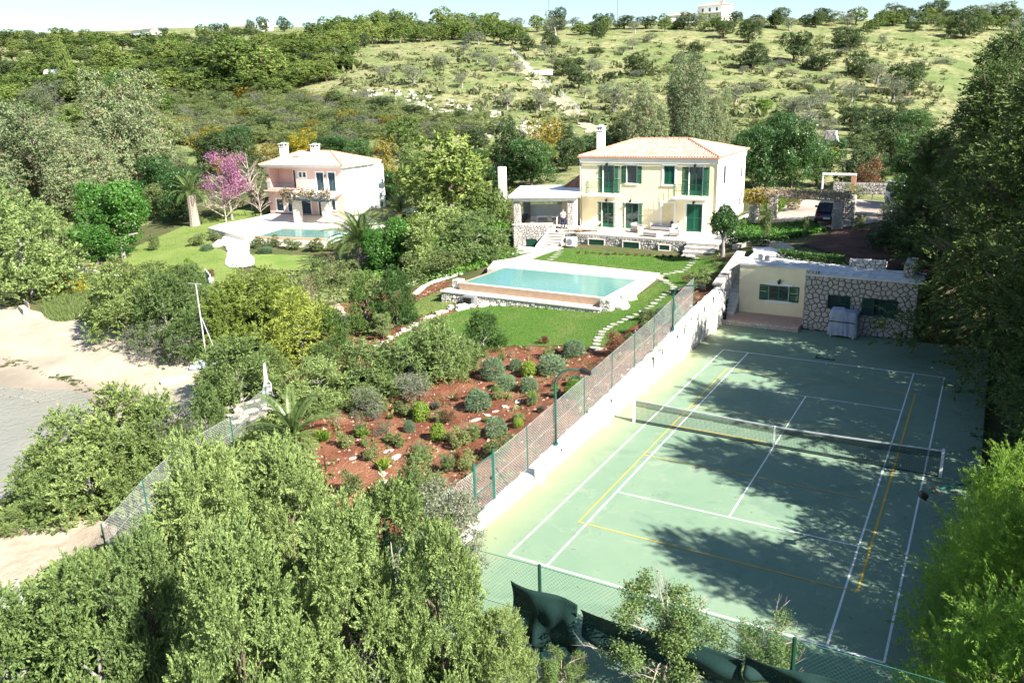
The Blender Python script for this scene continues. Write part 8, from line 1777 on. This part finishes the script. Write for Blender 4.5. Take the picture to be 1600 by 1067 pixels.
for x, yt, yb, lb in ((965,-40,30,'tall thin lattice mast on the ridge'),(858,-10,24,'shorter thin mast left of the tall one on the ridge')):
    b = gnd(x, yb); h = top_z(b, yt)-b[2]; t = thing('radio_mast', lb, 'mast', tuple(b)); MB().tube([(0,0,-1),(0,0,h)], .16, 4).build('shaft', M['metal_grey'], t)
wf = [gnd(x, y) for x, y in ((450,92),(480,84),(505,80),(530,76),(560,66),(590,62),(620,62))]
fence('hill_fence', 'wire fence along the pines on the left of the pale field', [tuple(p) for p in wf], 1.8, .9, .03, .06, 'galv', wmat=M['galv'])
tf = [gnd(x, y) for x, y in ((800,85),(815,100),(832,118),(850,132),(880,155),(905,178))]
fence('track_fence', 'wire fence following the left side of the dirt track', [tuple(p) for p in tf], 1.6, .9, .03, .06, 'galv', wmat=M['galv'])
b = gnd(845, 118); MB().rbox(-3,3,-.6,.6,0,1.2,.2).build('white_stones', M['whitewash'], label='pile of pale material beside the bend of the dirt track', cat='pile', loc=tuple(b), rz=.3)
b = gnd(296, 213); MB().rbox(-3,3,-1,1,0,.5,.1).build('white_terrace_wall', M['plaster_white'], label='short white wall in the maquis above the judas tree', cat='wall', loc=tuple(b))

# wrack lines on the beach, litter and pebbles on the red soil, weeds
rn = np.random.RandomState(31); C = []
for (x0, y0, x1, y1) in ((10,560,60,575),(60,580,140,612),(95,585,120,600),(140,545,190,548),(210,568,262,575),(0,572,30,570),(150,610,100,590)):
    for k in range(46):
        t_ = rn.rand(); C.append(gnd(x0+(x1-x0)*t_, y0+(y1-y0)*t_+3*math.sin(t_*9))+rn.randn(3)*[.10,.10,0]+[0,0,.08])
c = np.array(C); n_ = len(c); u = np.c_[rn.randn(n_,2)*.14, np.zeros(n_)]; v = np.c_[rn.randn(n_,2)*.07, rn.rand(n_)*.04]
o = bpy.data.objects.new('seaweed', mesh_np('seaweed', np.stack([c-u,c+v,c+u,c-v],1).reshape(-1,3), np.arange(n_*4).reshape(-1,4), M['undergrowth'])); link(o); tag(o, 'dark dry seaweed lines on the sand', kind='stuff')
mb = MB(); r = random.Random(17)
for x, y, z in fill(soil, 2200, 17, [lawn, lawn2]):
    s = r.uniform(.03,.11)*(1.8 if r.random() < .06 else 1); z += .03; a = r.random()*3
    mb.add([(x+math.cos(a+q)*s*r.uniform(.7,1.2), y+math.sin(a+q)*s*r.uniform(.6,1), z) for q in (0,1.5,3.1,4.6)]+[(x+r.uniform(-.3,.3)*s, y, z+s*r.uniform(.5,.9))], [(0,1,4),(1,2,4),(2,3,4),(3,0,4)])
mb.build('soil_pebbles', solid('clod', (.19,.07,.04), (.12,.05,.03), 6, .95, c3=(.38,.30,.23), island=True), kind='stuff', label='clods and pebbles on the red soil')
rn = np.random.RandomState(41); C = fill(soil, 620, 41, [lawn, lawn2])+[0,0,.05]; sz = rn.uniform(.06,.26,620)
c = np.repeat(C, 16, 0); s_ = np.repeat(sz, 16)[:, None]; n_ = len(c); c = c+rn.randn(n_,3)*s_*[1,1,.4]+[0,0,.06]; u = rn.randn(n_,3)*s_*.28; v = rn.randn(n_,3)*s_*.16
o = bpy.data.objects.new('weeds', mesh_np('weeds', np.stack([c-u,c+v,c+u,c-v],1).reshape(-1,3), np.arange(n_*4).reshape(-1,4), LM['maquis'], False, np.repeat(rn.rand(n_),4))); link(o); tag(o, 'small weeds and seedlings on the red soil', kind='stuff')
